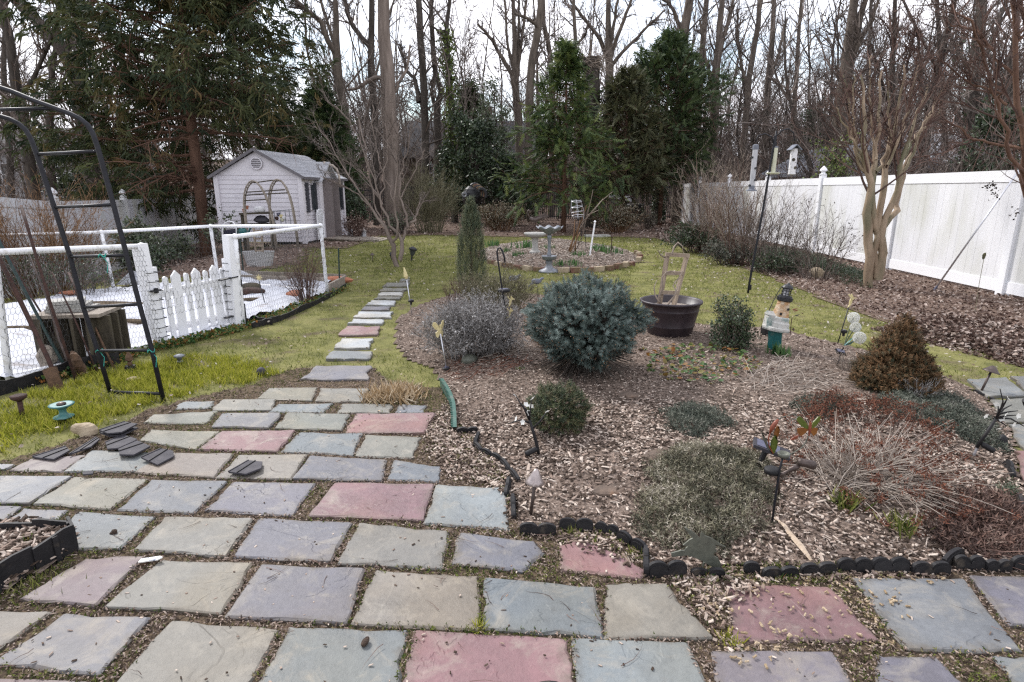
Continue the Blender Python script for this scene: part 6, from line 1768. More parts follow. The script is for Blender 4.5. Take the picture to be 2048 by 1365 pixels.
# ------------------------------------------------------------------ things at the back
Yt = 25.8; q = at(945,393,Yt); t = thing('metal_sculpture','dark round scrap metal sculpture with curled rusty bands','sculpture',V3(q[0],Yt,gz(q[0],Yt))); k_ = pxm(Yt)
m = MB(); m.blob(q+(0,0,-.1),(21*k_,.4,22*k_),.12,14,9,seed=4); m.build('body',M['iron'],t)
for k in range(5):
    a0 = .2+k*.35; c = q+(6*k_+k*3.2*k_,-.3-.05*k,8*k_-1.2*k*k_)
    m = MB(); rr = (15-k)*k_
    m.tube([c+(rr*math.cos(a)*.8,-.05,rr*math.sin(a)) for a in np.linspace(-.5,2.2,9)],.07,6); m.build('band',M['brick'] if k % 2 else M['iron'],t)
m = MB(); c = q+(-14*k_,-.42,3*k_); m.tube([c+((1+a*.22)*2.4*k_*math.cos(a*2.2),0,(1+a*.22)*2.4*k_*math.sin(a*2.2)) for a in np.linspace(0,4.5,22)],.03,6); m.build('spiral_face',M['grey_metal'],t)
m = MB(); m.tube([V3(q[0],Yt,gz(q[0],Yt)-.05),q],.2,8); m.build('stand',M['iron'],t)
Yw = 30.0; a,b = at(1187,384,Yw),at(1262,399,Yw)
t = thing('white_bench','white plank bench standing slanted before the iron fence','bench',V3((a[0]+b[0])/2,Yw,gz(a[0],Yw)))
m = MB(); m.beam(a,b,.5,.22); m.build('seat',M['vinyl_clean'],t)
for q in (a+(b-a)*.12,a+(b-a)*.9):
    m = MB(); m.beam(q,V3(q[0],Yw,gz(q[0],Yw)),.12,.3,up=(0,1,0)); m.build('leg',M['wood_dark'],t)
q = at(1268,440,29.5); q[2] = gz(q[0],29.5); m = MB(); m.lathe([(.52,0),(.5,.5),(.46,.85),(.42,.9),(0,.92)],q,14); tag(m.build('dark_barrel',M['black_plastic'],base=q),'black barrel by the iron fence under the dark conifer','barrel')
# pole leaning at the right fence
q = G(1867,583); m = MB(); a = at(2046,330,8.75); m.tube([q,a],.013,8); pl = thing('aluminium_pole','long silver pole leaning against the right fence','pole',q); m.build('tube',M['silver'],pl,smooth=True)
m = MB(); u_ = nrm(a-q); m.tube([q-u_*.01,q+u_*.09],.017,8); m.build('blue_tip',M['solar'],pl)
m = MB(); q = G(1950,625); m.tube([q,at(1958,570,q[1]),at(1968,516,q[1])],.004,4); m.blob(at(1968,513,q[1]),(.02,.02,.04),.3,6,5); tag(m.build('dry_stalk',M['twig_olive'],base=q),'tall thin dry flower stalk in the leaf litter before the right fence','stalk')
# ------------------------------------------------------------------ shrubs and small plants
def sphere_dirs(n,g=rng,zmin=-1.0):
    d = nrm(g.normal(0,1,(n*3,3))); d = d[d[:,2] > zmin]
    return d[:n]

def twig_shrub(name,label,base,rx,ry,h,mt,nst=30,levels=((5,.5),(4,.5)),spread=.8,r0=.008,rmin=.0016,leaf=None,nleaf=0,lsize=.03,group=None,cat='shrub',g=None,wander=.12,up=.03,basr=.25,k0=7,stem_mat=None,twl=.0):
    g = g or np.random.default_rng(zlib.crc32(label.encode()))
    t = thing(name,label,cat,base,group)
    a = g.uniform(0,2*math.pi,nst); r = np.sqrt(g.random(nst))
    p0 = base+np.stack([rx*basr*r*np.cos(a),ry*basr*r*np.sin(a),np.full(nst,-.03)],1)
    tgt = base+np.stack([rx*r ** .8*np.cos(a)*g.uniform(.6,1,nst),ry*r ** .8*np.sin(a)*g.uniform(.6,1,nst),h*g.uniform(.6,1.0,nst)*(1.02-.35*r ** 2)],1)
    d = tgt-p0; L = np.linalg.norm(d,axis=1)
    P,R1 = grow(p0,nrm(d)+np.array([0,0,.15]),L,np.full(nst,r0)*g.uniform(.6,1.1,nst),k0,wander,0,g)
    mb = MB(); tubes(mb,P,R1,5)
    mb.build('stems',M[stem_mat or mt],t,smooth=True)
    mb = MB(); cur = (P,R1); allP = [P]
    for i,(m_,lf) in enumerate(levels):
        cur = spawn(cur[0],cur[1],m_,.15 if i else .25,1.0,spread,lf,r0*.5 ** (i+1)*1.1,4 if i < len(levels)-1 or True else 3,wander*1.3,up,g,rmin,lmin=twl)
        tubes(mb,cur[0],cur[1],2 if (i == len(levels)-1 and len(levels) > 1 and (base[1] > 7 or nst > 100)) else 3); allP.append(cur[0])
    mb.build('twigs',M[mt],t,kind='stuff')
    if leaf and nleaf:
        Q = np.concatenate([q[:,1:].reshape(-1,3) for q in allP[1:]])
        Q = Q[g.integers(0,len(Q),nleaf)]+g.normal(0,lsize*.4,(nleaf,3))
        mb = MB(); dd = nrm(g.normal(0,1,(nleaf,3))+np.array([0,0,.35]))
        scatter(mb,*LEAF,Q,dd,lsize*g.uniform(.6,1.3,nleaf),g=g)
        mb.build('leaves',M[leaf],t,kind='stuff')
    return t

# dwarf globe blue spruce
c = at(1170,655,4.72); B_ = V3(c[0],c[1],gz(c[0],c[1]))
t = thing('blue_spruce','dense globe shaped dwarf blue spruce in the middle of the bed','shrub',B_)
g = np.random.default_rng(77)
rx,rz = .485,.365; zc = B_[2]+.435
def spruce_rad(d):
    return 1+.13*np.sin(d[:,0]*7+1)*np.cos(d[:,1]*4+d[:,2]*5)+.05*np.sin(d[:,2]*9+d[:,0]*8)
m = MB()
N_ = 900
d = sphere_dirs(N_,g,-.85)
P,R1 = grow(np.repeat([[B_[0],B_[1],B_[2]+.22]],N_,0)+d*.05,d+np.array([0,0,.1]),.78*rx*np.ones(N_),np.full(N_,.006),4,.06,0,g)
m.tube([B_-(0,0,.05),B_+(0,0,.2),B_+(.01,0,.5)],[.045,.04,.015],8)
tubes(m,P,R1,3); m.build('branches',M['bark_dark'],t)
m = MB(); N_ = 3000
d = sphere_dirs(N_,g,-.92)
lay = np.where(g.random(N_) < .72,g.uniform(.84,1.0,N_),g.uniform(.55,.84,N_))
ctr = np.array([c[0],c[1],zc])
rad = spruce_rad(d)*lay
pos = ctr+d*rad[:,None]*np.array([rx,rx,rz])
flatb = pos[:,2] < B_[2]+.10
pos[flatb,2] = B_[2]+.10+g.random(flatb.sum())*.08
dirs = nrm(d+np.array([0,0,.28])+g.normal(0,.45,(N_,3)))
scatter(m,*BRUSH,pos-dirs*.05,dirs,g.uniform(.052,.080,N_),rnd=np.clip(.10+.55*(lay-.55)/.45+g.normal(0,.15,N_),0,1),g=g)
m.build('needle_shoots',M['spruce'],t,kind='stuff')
m = MB(); q = d[g.random(N_) < .35]; pos = ctr+q*(spruce_rad(q)*1.02)[:,None]*np.array([rx,rx,rz]); pos = pos[pos[:,2] > B_[2]+.15]
scatter(m,np.array([[0,-.3,0],[0,.3,0],[1,0,0],[0,0,.4]]),np.array([[0,1,2],[0,2,3],[1,3,2]]),pos,nrm(pos-ctr),.012,g=g); m.build('buds',M['twig_orange'],t,kind='stuff')

# silver grey shrub
b = G(940,728); b[1] += .25; b[2] = gz(b[0],b[1])
twig_shrub('silver_shrub','silver grey bushy lavender like shrub left of the blue spruce',b,.56,.42,.60,'lavender',170,((9,.42),(6,.42)),.75,.005,.0020,up=.05,basr=.45,wander=.16,twl=.02,leaf='lavender',nleaf=6000,lsize=.020)
b = G(992,620)
twig_shrub('brown_shrub','olive brown twiggy shrub behind the silver one at the foot of the narrow juniper',b,.62,.45,.55,'twig_olive',120,((8,.45),(5,.42)),.6,.005,.0022,up=.09,basr=.5,leaf='thyme',nleaf=1500,lsize=.02)

# narrow upright juniper
b = G(944,588); t = thing('narrow_juniper','narrow columnar grey green juniper standing in the bed behind the silver shrub','conifer',b)
g = np.random.default_rng(8); hj = at(944,404,b[1])[2]-b[2]
m = MB(); m.tube([b-(0,0,.05),b+(0,0,hj*.9)],[.03,.008],6); m.build('trunk',M['bark_red'],t)
N_ = 2800; z = g.random(N_) ** .9; prof = np.interp(z,[0,.12,.32,.6,.8,.92,1],[.80,.97,1.0,.80,.50,.22,.03])*.212
a = g.uniform(0,2*math.pi,N_); rr = prof*np.where(g.random(N_) < .75,g.uniform(.75,1.05,N_),g.uniform(.2,.8,N_))
pos = b+np.stack([rr*np.cos(a),rr*np.sin(a),z*hj*.965],1)
dirs = nrm(np.stack([np.cos(a)*.22,np.sin(a)*.22,np.full(N_,1.0)],1)+g.normal(0,.12,(N_,3)))
NB = _brush(14,.26,.020,9)
m = MB(); scatter(m,*NB,pos,dirs,g.uniform(.09,.16,N_),g=g); m.build('foliage',M['juniper'],t,kind='stuff')
b2 = G(930,607); twig_shrub('brown_shrub','thin dead brown stems at the foot of the narrow juniper',b2,.32,.2,.42,'twig_red',60,((5,.4),(3,.4)),.4,.004,.0018,up=.05,basr=.8)

# bronze dwarf conifer
b = G(1812,790); b[1] += .17; b[2] = gz(b[0],b[1]); t = thing('bronze_conifer','rusty brown cone shaped dwarf conifer at the right of the bed','shrub',b)
g = np.random.default_rng(12)
m = MB(); m.tube([b-(0,0,.05),b+(0,0,.45)],[.03,.01],6); m.build('trunk',M['bark_dark'],t)
lobes = [((0,0,.0),.285,.30),((.0,0,.10),.215,.36),((.01,.0,.26),.125,.28),((-.15,-.04,.0),.15,.20),((.16,-.02,0),.15,.24),((.02,0,.42),.05,.15),((-.06,-.12,.02),.14,.22),((.09,-.10,.08),.13,.24)]
pp = []; dd = []
for (cx,cy,cz),r_,h_ in lobes:
    n_ = int(2900*r_ ** 1.6/.18)
    d = sphere_dirs(n_,g,-.25); lay = np.where(g.random(n_) < .8,g.uniform(.88,1.0,n_),g.uniform(.5,.88,n_))
    rad = lay*(1+.10*np.sin(d[:,0]*7+cx*9)*np.sin(d[:,2]*8+d[:,1]*6))
    pp.append(b+np.array([cx,cy,cz])+d*rad[:,None]*np.array([r_,r_,h_*.85])); dd.append(nrm(d+np.array([0,0,.5])+g.normal(0,.35,(n_,3))))
pp = np.concatenate(pp); dd = np.concatenate(dd); k = pp[:,2] > b[2]+.015; pp,dd = pp[k],dd[k]
m = MB(); scatter(m,*_brush(9,.55,.085,4),pp,dd,g.uniform(.03,.055,len(pp)),rnd=np.clip(g.normal(.36,.18,len(pp))+.30*(dd[:,2]-.3),0,1),g=g); m.build('foliage',M['brown_conifer'],t,kind='stuff')
twig_shrub('dead_perennial','thin grey dead stems in front of the rusty brown dwarf conifer',G(1832,800),.20,.12,.20,'lavender',40,((4,.4),(3,.4)),.6,.003,.0014,cat='dead plant')
twig_shrub('dead_perennial','thin grey dead stems between the globe flowers and the brown conifer',G(1700,742),.22,.15,.17,'stalk',46,((4,.4),(3,.4)),.6,.003,.0014,cat='dead plant')

# small round evergreen
b = G(1115,872); b[1] += .08; t = thing('round_evergreen','small round dark green evergreen behind the blossom light','shrub',b)
g = np.random.default_rng(14); N_ = 1700; d = sphere_dirs(N_,g,-.55); lay = np.where(g.random(N_) < .8,g.uniform(.85,1.05,N_),g.uniform(.4,.85,N_))
pos = b+(0,0,.125)+d*lay[:,None]*np.array([.165,.15,.15])*(1+.12*np.sin(d[:,:1]*7+d[:,2:]*6))
m = MB(); scatter(m,*_brush(9,.6,.06,5),pos,nrm(d+(0,0,.6)+g.normal(0,.3,(N_,3))),g.uniform(.025,.055,N_),g=g); m.build('foliage',M['arbor'],t,kind='stuff')
m = MB(); k = g.integers(0,N_,160); scatter(m,*CURL,pos[k]+d[k]*.02,nrm(g.normal(0,1,(160,3))),g.uniform(.015,.03,160),g=g); m.build('caught_leaves',M['leaf_dry'],t,kind='stuff')

# holly with an upright top
b = G(1474,706); b[1] += .12; t = thing('holly_bush','small glossy holly bush with an upright leader right of the tub','shrub',b)
g = np.random.default_rng(15); h_ = at(1478,592,b[1])[2]-b[2]
stems = []
N_ = 70; a = g.uniform(0,2*math.pi,N_); up_ = g.random(N_)
dirs = np.stack([np.cos(a)*(1.2-up_),np.sin(a)*(1.2-up_)*.8,.15+up_*1.6],1)
L = np.where(up_ > .55,h_*g.uniform(.5,1.0,N_),g.uniform(.15,.27,N_))
P,R1 = grow(np.repeat(b[None],N_,0),dirs,L,np.full(N_,.006),6,.10,.02,g)
P2,R2 = spawn(P,R1,6,.25,1,.8,.40,.003,4,.15,.05,g,.0015)
m = MB(); tubes(m,P,R1,5); tubes(m,P2,R2,3); m.build('stems',M['bark_pale'],t)
Q = np.concatenate([P[:,2:].reshape(-1,3),P2[:,1:].reshape(-1,3),P2[:,1:].reshape(-1,3),P2[:,1:].reshape(-1,3),P[:,1:].reshape(-1,3)]); Q = Q+g.normal(0,.016,Q.shape); Q = Q[Q[:,2] > b[2]+.02]
m = MB(); scatter(m,*LEAF,Q,nrm(g.normal(0,1,Q.shape)+(0,0,.3)),g.uniform(.018,.034,len(Q)),g=g); m.build('leaves',M['holly'],t,kind='stuff')

# low creepers
def creeper(label,poly_px,n,h,mt,size,nb=7,seed=1,name='creeping_plant',extra=None):
    g = np.random.default_rng(seed); poly = fp(poly_px)
    b = np.r_[poly.mean(0),0]; b[2] = gz(b[0],b[1])
    p = inside_pts(poly,n,g); d = dist_poly(p[:,:2],poly)
    nz_ = np.sin(p[:,0]*21+seed)*np.sin(p[:,1]*19+2*np.sin(p[:,0]*8)); keep = g.random(n) < np.clip(smooth((d+.05*nz_)/.10)*.9+.04,.03,1)*(.55+.45*(nz_ >-.45))
    p,d = p[keep],d[keep]
    hump = .5+.5*np.sin(p[:,0]*13+2*np.sin(p[:,1]*9))*np.sin(p[:,1]*11+p[:,0]*5)
    zz = h*smooth(d/.16)*(.45+.55*hump)
    p[:,2] += zz*g.uniform(.35,1,len(p))
    dirs = nrm(g.normal(0,.75,(len(p),3))+(0,0,.9))
    m = MB(); scatter(m,*_brush(nb,.55,.07,seed),p,dirs,size*g.uniform(.6,1.4,len(p)),rnd=np.clip(.25+.45*hump*smooth(d/.1)+g.normal(0,.2,len(p)),0,1),g=g)
    o = m.build(name,M[mt],base=b,kind=None)
    return tag(o,label,'ground plant')
creeper('grey green thyme like mat spreading behind the scalloped edging in front',[(1262,1095),(1255,1015),(1290,945),(1350,915),(1430,918),(1510,930),(1562,965),(1560,1030),(1540,1075),(1500,1110),(1440,1140),(1380,1120)],9500,.075,'thyme',.034,5,21)
creeper('small dark green creeper patch behind the flat brown rock',[(1310,850),(1350,832),(1410,835),(1470,860),(1478,880),(1440,900),(1390,912),(1340,895),(1315,875)],3600,.055,'heath',.036,5,22)
creeper('dark green heather like mat at the right below the bronze conifer',[(1720,830),(1780,800),(1860,795),(1940,812),(1985,840),(2025,890),(2020,918),(1960,915),(1900,885),(1820,870),(1750,860)],7000,.07,'heath',.04,5,23)
creeper('rust red creeping plant trailing over the edging at lower right',[(1820,1060),(1880,1010),(1960,985),(2040,1000),(2085,1060),(2120,1110),(2050,1135),(1960,1130),(1880,1120)],3600,.05,'rust_mat',.045,5,24)
creeper('grey green low perennial clump in the middle of the mulch',[(1560,840),(1610,815),(1680,812),(1720,840),(1690,870),(1620,868)],1900,.05,'heath',.04,7,25)
creeper('pale blue green sedum at the right edge of the bed',[(1985,975),(2020,960),(2055,985),(2050,1030),(2005,1020)],600,.06,'holly_pale',.035,7,26)
creeper('dark ivy like ground cover under the hedge before the right fence',[(1480,520),(1560,535),(1660,560),(1745,585),(1740,560),(1640,520),(1520,500)],3500,.20,'holly',.09,6,27)

# sprawling perennial: pale stalks and rusty flower heads
b = G(1720,965); t = thing('dead_sedum','sprawling dead perennial of pale stalks with rust red flower heads','dead plant',b)
g = np.random.default_rng(31); N_ = 430; a = g.normal(0.4,1.5,N_) ; el = g.uniform(.10,1.0,N_)
p0 = b+np.stack([g.normal(0,.10,N_),g.normal(0,.07,N_),np.zeros(N_)],1)
dirs = np.stack([np.cos(a)*np.cos(el),np.sin(a)*np.cos(el)*.85,np.sin(el)],1)
L = g.uniform(.18,.46,N_)
P,R1 = grow(p0,dirs,L,np.full(N_,.0024),6,.09,-.10,g,taper=.4)
P[:,:,2] = np.maximum(P[:,:,2],H(P[:,:,0].ravel(),P[:,:,1].ravel()).reshape(P.shape[:2])+.012)
m = MB(); tubes(m,P,R1,4); m.build('stalks',M['stalk'],t,kind='stuff')
k = g.random(N_) < .42; E = P[k,-1];
m = MB()
for rep in range(46):
    Q = E+g.normal(0,.015,E.shape)*np.array([1,1,.6]); scatter(m,*BIT,Q,nrm(g.normal(0,1,Q.shape)),g.uniform(.008,.016,len(Q))*1.0,g=g)
m.build('flower_heads',M['rust_flower'],t,kind='stuff')
b = G(1650,870); t = thing('dead_sedum','scattered rust red seed heads on short stems behind the pale stalks','dead plant',b)
N_ = 150; P0 = inside_pts(fp([(1590,860),(1650,830),(1740,840),(1860,880),(1880,930),(1800,900),(1700,880),(1640,910)]),N_,g)
P,R1 = grow(P0,g.normal(0,.3,(N_,3))+(0,0,1),g.uniform(.06,.16,N_),np.full(N_,.0025),4,.15,0,g)
m = MB(); tubes(m,P,R1,3); m.build('stalks',M['twig_red'],t,kind='stuff'); E = P[:,-1]; m = MB()
for rep in range(30):
    Q = E+g.normal(0,.018,E.shape)*np.array([1,1,.5]); scatter(m,*BIT,Q,nrm(g.normal(0,1,Q.shape)),g.uniform(.008,.016,len(Q)),g=g)
m.build('flower_heads',M['rust_flower'],t,kind='stuff')
# fallen straw-like stalks
def stalk_mat(name,label,poly_px,n,L0,mt,seed,r=.0025,flatness=.15,cat='dead plant'):
    g = np.random.default_rng(seed); poly = fp(poly_px); b = np.r_[poly.mean(0),0]; b[2] = gz(b[0],b[1])
    p = inside_pts(poly,n,g); a = g.normal(.3,.9,n)
    P,R1 = grow(p+(0,0,.012),np.stack([np.cos(a),np.sin(a),g.normal(flatness,.12,n)],1),L0*g.uniform(.5,1.3,n),np.full(n,r),5,.16,-.05,g,taper=.3)
    P[:,:,2] = np.maximum(P[:,:,2],H(P[:,:,0].ravel(),P[:,:,1].ravel()).reshape(P.shape[:2])+.010)
    m = MB(); tubes(m,P,R1,3); return tag(m.build(name,M[mt],base=b),label,cat)
stalk_mat('fallen_stalks','pale fallen stalks lying on the mulch beside the strawberry leaves',[(1470,790),(1530,745),(1620,750),(1660,790),(1600,812),(1520,815)],330,.22,'stalk',41)
stalk_mat('fallen_stalks','pale stalks fanning out at the foot of the silver shrub',[(940,735),(975,705),(1040,712),(1050,728),(1000,738)],130,.17,'stalk',42,flatness=.4)
stalk_mat('red_needles','rust red dry needles lying on the mulch by the small solar stake',[(880,765),(905,725),(990,730),(1060,745),(1000,770)],420,.08,'rust_flower',43,.0022)
stalk_mat('red_needles','red brown dry stems massed at the lower right end of the bed',[(1880,1080),(1960,1010),(2060,1010),(2120,1110),(1960,1128)],700,.14,'twig_red',44,.002,.3)
# strawberry leaves
b = G(1370,758); t = thing('strawberry_patch','low patch of green and red leaves on the mulch right of the spruce','ground plant',b)
g = np.random.default_rng(51); p = inside_pts(fp([(1285,735),(1340,712),(1430,715),(1500,735),(1520,755),(1460,785),(1400,800),(1340,785),(1300,760)]),330,g)
m = MB(); LF = (np.array([[0,0,0],[.3,.32,.05],[.75,.34,.08],[1,0,.02],[.75,-.34,.08],[.3,-.32,.05],[.5,0,-.03]]),np.array([[0,6,1],[1,6,2],[2,6,3],[3,6,4],[4,6,5],[5,6,0]]))
scatter(m,*LF,p+np.c_[np.zeros((330,2)),g.uniform(.015,.06,330)],nrm(g.normal(0,1,(330,3))*(1,1,.25)),g.uniform(.03,.06,330),up=g.normal(0,.35,(330,3))+(0,0,1),g=g); m.build('leaves',M['green_leaf'],t,kind='stuff')
for (px,py,lab) in ((1286,702,'tiny green seedling under the left of the spruce'),(1040,742,'small green weed on the mulch below the shepherd hook'),(56,1098,'green weed growing in the corner bed of mulch'),(1300,745,'green weed at the edge of the leafy patch')):
    b = G(px,py); g = np.random.default_rng(px); n_ = 40; p = b+g.normal(0,.018,(n_,3))*(1,1,.3)+(0,0,.012+(.03 if px == 56 else 0))
    m = MB(); scatter(m,*LEAF,p,nrm(g.normal(0,1,(n_,3))+(0,0,.3)),g.uniform(.014,.028,n_),g=g); tag(m.build('weed',M['green_leaf'],base=b),lab,'weed')

def tuft(name,label,px,py,n,L,mt,r=.03,cat='grass tuft',spread=.35,w=1.0,group=None,dz=0,seed=1):
    b = G(px,py); g = np.random.default_rng(seed+px); p = b+np.c_[g.normal(0,r,(n,2)),np.full(n,dz)]
    d = nrm(np.c_[g.normal(0,spread,(n,2)),np.ones(n)])
    m = MB(); tv = BLADE[0]*np.array([1,w,1]); scatter(m,tv,BLADE[1],p,d,L*g.uniform(.6,1.2,n),g=g)
    return tag(m.build(name,M[mt],base=b),label,cat,group)
for k,(px,py,L,n,r) in enumerate(((1552,712,.12,40,.035),(1570,716,.10,20,.03))):
    tuft('daffodil_shoots',['cluster of daffodil shoots at the foot of the teal post','smaller daffodil cluster just right of the teal post'][k],px,py,n,L,'daff',r,'bulb shoots',.15,1.6)
for k,(px,py,lab) in enumerate(((985,494,'leftmost bulb shoots behind the narrow juniper in the round bed'),(1048,497,'bulb shoots left of the concrete bird bath'),(1012,505,'grey green shoots in the left middle of the round bed'),(1035,513,'small shoots at the front left of the round bed'),(1096,498,'shoots just behind the metal bird bath'),(1122,522,'shoots right of the metal bird bath foot'),(1146,522,'small shoots in front of the rose canes'),(1190,500,'shoots just right of the white stake'),(1210,506,'bright shoots near the right end of the round bed'),(1236,508,'smallest shoots at the right tip of the round bed'),(1155,512,'shoots between the rose canes and the white stake'))):
    tuft('daffodil_shoots',lab,px,py,46,.22 if k in (0,1,8) else .13,'daff',.12 if k in (0,1,8) else .08,'bulb shoots',.25,1.6,group='bulb shoots in the round bed')
tuft('straw_tuft','tan dry grass tuft beside the path next to the green edging',790,797,900,.12,'straw',.085,spread=.75)
tuft('straw_tuft','smaller tan dry grass clump left of the larger tuft',755,802,260,.09,'straw',.05,spread=.7)
tuft('green_tuft','green grass tuft under the dead perennial stalks',1692,1015,90,.10,'grass',.03,spread=.4)
tuft('green_tuft','second green grass tuft right of the dead perennial near the edging',1800,1060,80,.09,'grass',.035,spread=.5)
tuft('green_tuft','grass tuft sprouting before the double scallop left of the thyme mat',1145,1075,60,.05,'grass',.022,spread=.5)
tuft('green_tuft','grass tuft at the corner where the edging turns',1275,1112,60,.05,'grass',.022,spread=.5)
tuft('green_tuft','small mossy tuft in the joint between two front flagstones',957,1262,70,.05,'moss',.012,spread=.7)
tuft('green_tuft','mossy tuft in the joint beside the front red flagstone',1460,1290,90,.055,'moss',.018,spread=.7)
tuft('green_tuft','weedy tuft in front of the second low scallop',1412,1158,60,.05,'green_leaf',.006,spread=.8)
tuft('green_tuft','weedy tuft in front of the scallops by the red flagstone',1560,1164,60,.045,'green_leaf',.006,spread=.8)
tuft('green_tuft','long grass along the foot of the corner edging boards',70,1175,160,.05,'grass',.06,spread=.6)

# shrubs round the garden
def fpw(px,py,dy=0):
    q = G(px,py); q[1] += dy; q[2] = gz(q[0],q[1]); return q
twig_shrub('dry_shrub','bare brown twiggy shrub inside the right wire panel',G(613,606),.42,.3,.92,'twig_red',34,((7,.42),(5,.40)),.55,.007,.0017,up=.06,basr=.2)
b = V3(-7.6,9.5,gz(-7.6,9.5))
twig_shrub('forsythia','big orange brown bare bush at the far left behind the wire',b,1.7,1.3,1.95,'twig_orange',130,((8,.35),(5,.38)),.55,.008,.0030,up=.03,basr=.35)
twig_shrub('forsythia','low dark twiggy bush behind the wire at the left below the orange one',V3(-6.9,8.9,gz(-6.9,8.9)),1.3,.7,.75,'twig',80,((8,.4),(5,.38)),.6,.006,.0028,up=.03,basr=.6,leaf='holly',nleaf=1500,lsize=.04)
def fixed(px,y,py=None):
    q = at(px,400,y); return V3(q[0],y,gz(q[0],y))
twig_shrub('rhododendron','broad leaved green bush before the grey left fence',fixed(272,13.2),.55,.5,1.25,'twig',26,((5,.5),(4,.45)),.7,.010,.003,leaf='holly_pale',nleaf=2600,lsize=.085)
twig_shrub('rhododendron','smaller sparse broad leaved bush left of the pine trunk',fixed(338,15.0),.55,.5,.9,'twig',18,((5,.5),(3,.45)),.7,.009,.003,leaf='holly_pale',nleaf=700,lsize=.09)
twig_shrub('rhododendron','leafy dark bush behind the back pipe post',fixed(262,11.2),.75,.5,.75,'twig',26,((5,.5),(4,.45)),.8,.009,.003,leaf='holly',nleaf=1900,lsize=.075)
twig_shrub('rhododendron','tall shoot of broad leaves at the fence end by the shed',fixed(425,16.8),.3,.3,1.35,'twig',7,((4,.4),(3,.4)),.6,.010,.003,leaf='holly_pale',nleaf=260,lsize=.11)
twig_shrub('dark_shrub','dark leafy evergreen bush at the far corner of the shed',fixed(697,22.5),.75,.7,1.6,'twig',30,((5,.5),(4,.45)),.7,.012,.004,leaf='holly',nleaf=3600,lsize=.10)
twig_shrub('red_shrub','red brown twiggy bush beside the shed ramp',fixed(704,19.5),.65,.6,.85,'twig_red',60,((7,.45),(5,.4)),.6,.007,.0035,leaf='leaf_dry',nleaf=900,lsize=.05)
twig_shrub('twiggy_bush','large rounded twiggy bush of greenish stems behind the lawn',fixed(858,22.5),1.45,1.1,2.7,'twig_olive',130,((8,.4),(5,.4)),.55,.009,.0042,up=.05,basr=.3)
twig_shrub('twiggy_bush','grey leafed low bush at the foot of the greenish twiggy one',fixed(795,21.6),.8,.6,.85,'twig',60,((7,.45),(4,.4)),.6,.008,.004,leaf='holly_pale',nleaf=900,lsize=.06)
twig_shrub('low_hedge','low olive and red bush at the back left of the round bed',fixed(1002,23.5),1.25,.8,1.15,'twig_orange',100,((7,.42),(5,.4)),.6,.008,.004,leaf='thyme',nleaf=5200,lsize=.06)
twig_shrub('low_hedge','low olive bush at the back right under the dark conifer',fixed(1235,22.5),1.25,.8,1.15,'twig_orange',100,((7,.42),(5,.4)),.6,.008,.004,leaf='thyme',nleaf=5600,lsize=.06)
twig_shrub('low_hedge','low brushy bush right of the olive one near the white fence end',fixed(1300,24.5),.6,.5,.8,'twig',50,((6,.42),(4,.4)),.6,.008,.004,leaf='thyme',nleaf=900,lsize=.05)
# hedge before the right fence
twig_shrub('bare_shrub','tall pale bare shrub before the far part of the right fence',fixed(1425,15.0),1.25,1.2,2.75,'twig_pale',52,((8,.42),(6,.38)),.55,.013,.0030,up=.02,basr=.22,stem_mat='twig_red')
twig_shrub('bare_shrub','bushy bare shrub with straight reddish stems left of the feeder pole',fixed(1490,12.6),.85,.8,2.35,'twig_pale',46,((7,.42),(5,.38)),.5,.012,.0028,up=.03,basr=.3,stem_mat='twig_red')
twig_shrub('bare_shrub','arching dark bare shrub behind the feeder pole',fixed(1560,11.6),1.0,.8,1.75,'twig',46,((7,.45),(5,.4)),.65,.009,.0026,up=-.01,basr=.35)
twig_shrub('bare_shrub','open dark shrub with dangling seed pods beside the crepe myrtle',fixed(1655,10.6),.85,.7,1.55,'twig',34,((6,.45),(5,.4)),.6,.008,.0022,up=.02,basr=.3,leaf='pinecone',nleaf=170,lsize=.035)
twig_shrub('low_evergreen','low dark evergreen mound before the far right fence',fixed(1398,15.2),1.0,.7,.75,'twig',60,((6,.45),(4,.4)),.7,.008,.0035,leaf='holly',nleaf=3800,lsize=.06)
twig_shrub('low_evergreen','low brownish evergreen mound left of the feeder pole foot',fixed(1462,12.7),.85,.6,.5,'twig',60,((6,.45),(4,.4)),.7,.008,.003,leaf='heath',nleaf=2600,lsize=.045)
twig_shrub('low_evergreen','low evergreen cover right of the feeder pole foot',fixed(1565,11.3),.85,.5,.42,'twig',50,((6,.45),(4,.4)),.7,.007,.003,leaf='holly',nleaf=2000,lsize=.045)
# ------------------------------------------------------------------ trees
def resample(P,R1,k):
    P = np.asarray(P,float); n = len(P)
    s_ = np.r_[0,np.cumsum(np.linalg.norm(np.diff(P,axis=0),axis=1))]; s_ /= s_[-1]
    # Catmull-Rom through the points
    t = np.linspace(0,1,k); out = np.zeros((k,3)); rr = np.interp(t,s_,R1)
    i = np.clip(np.searchsorted(s_,t,side='right')-1,0,n-2); u = ((t-s_[i])/(s_[i+1]-s_[i]))[:,None]
    p0,p1,p2,p3 = P[np.maximum(i-1,0)],P[i],P[i+1],P[np.minimum(i+2,n-1)]
    out = .5*(2*p1+(p2-p0)*u+(2*p0-5*p1+4*p2-p3)*u ** 2+(3*p1-p0-3*p2+p3)*u ** 3)
    return out,rr

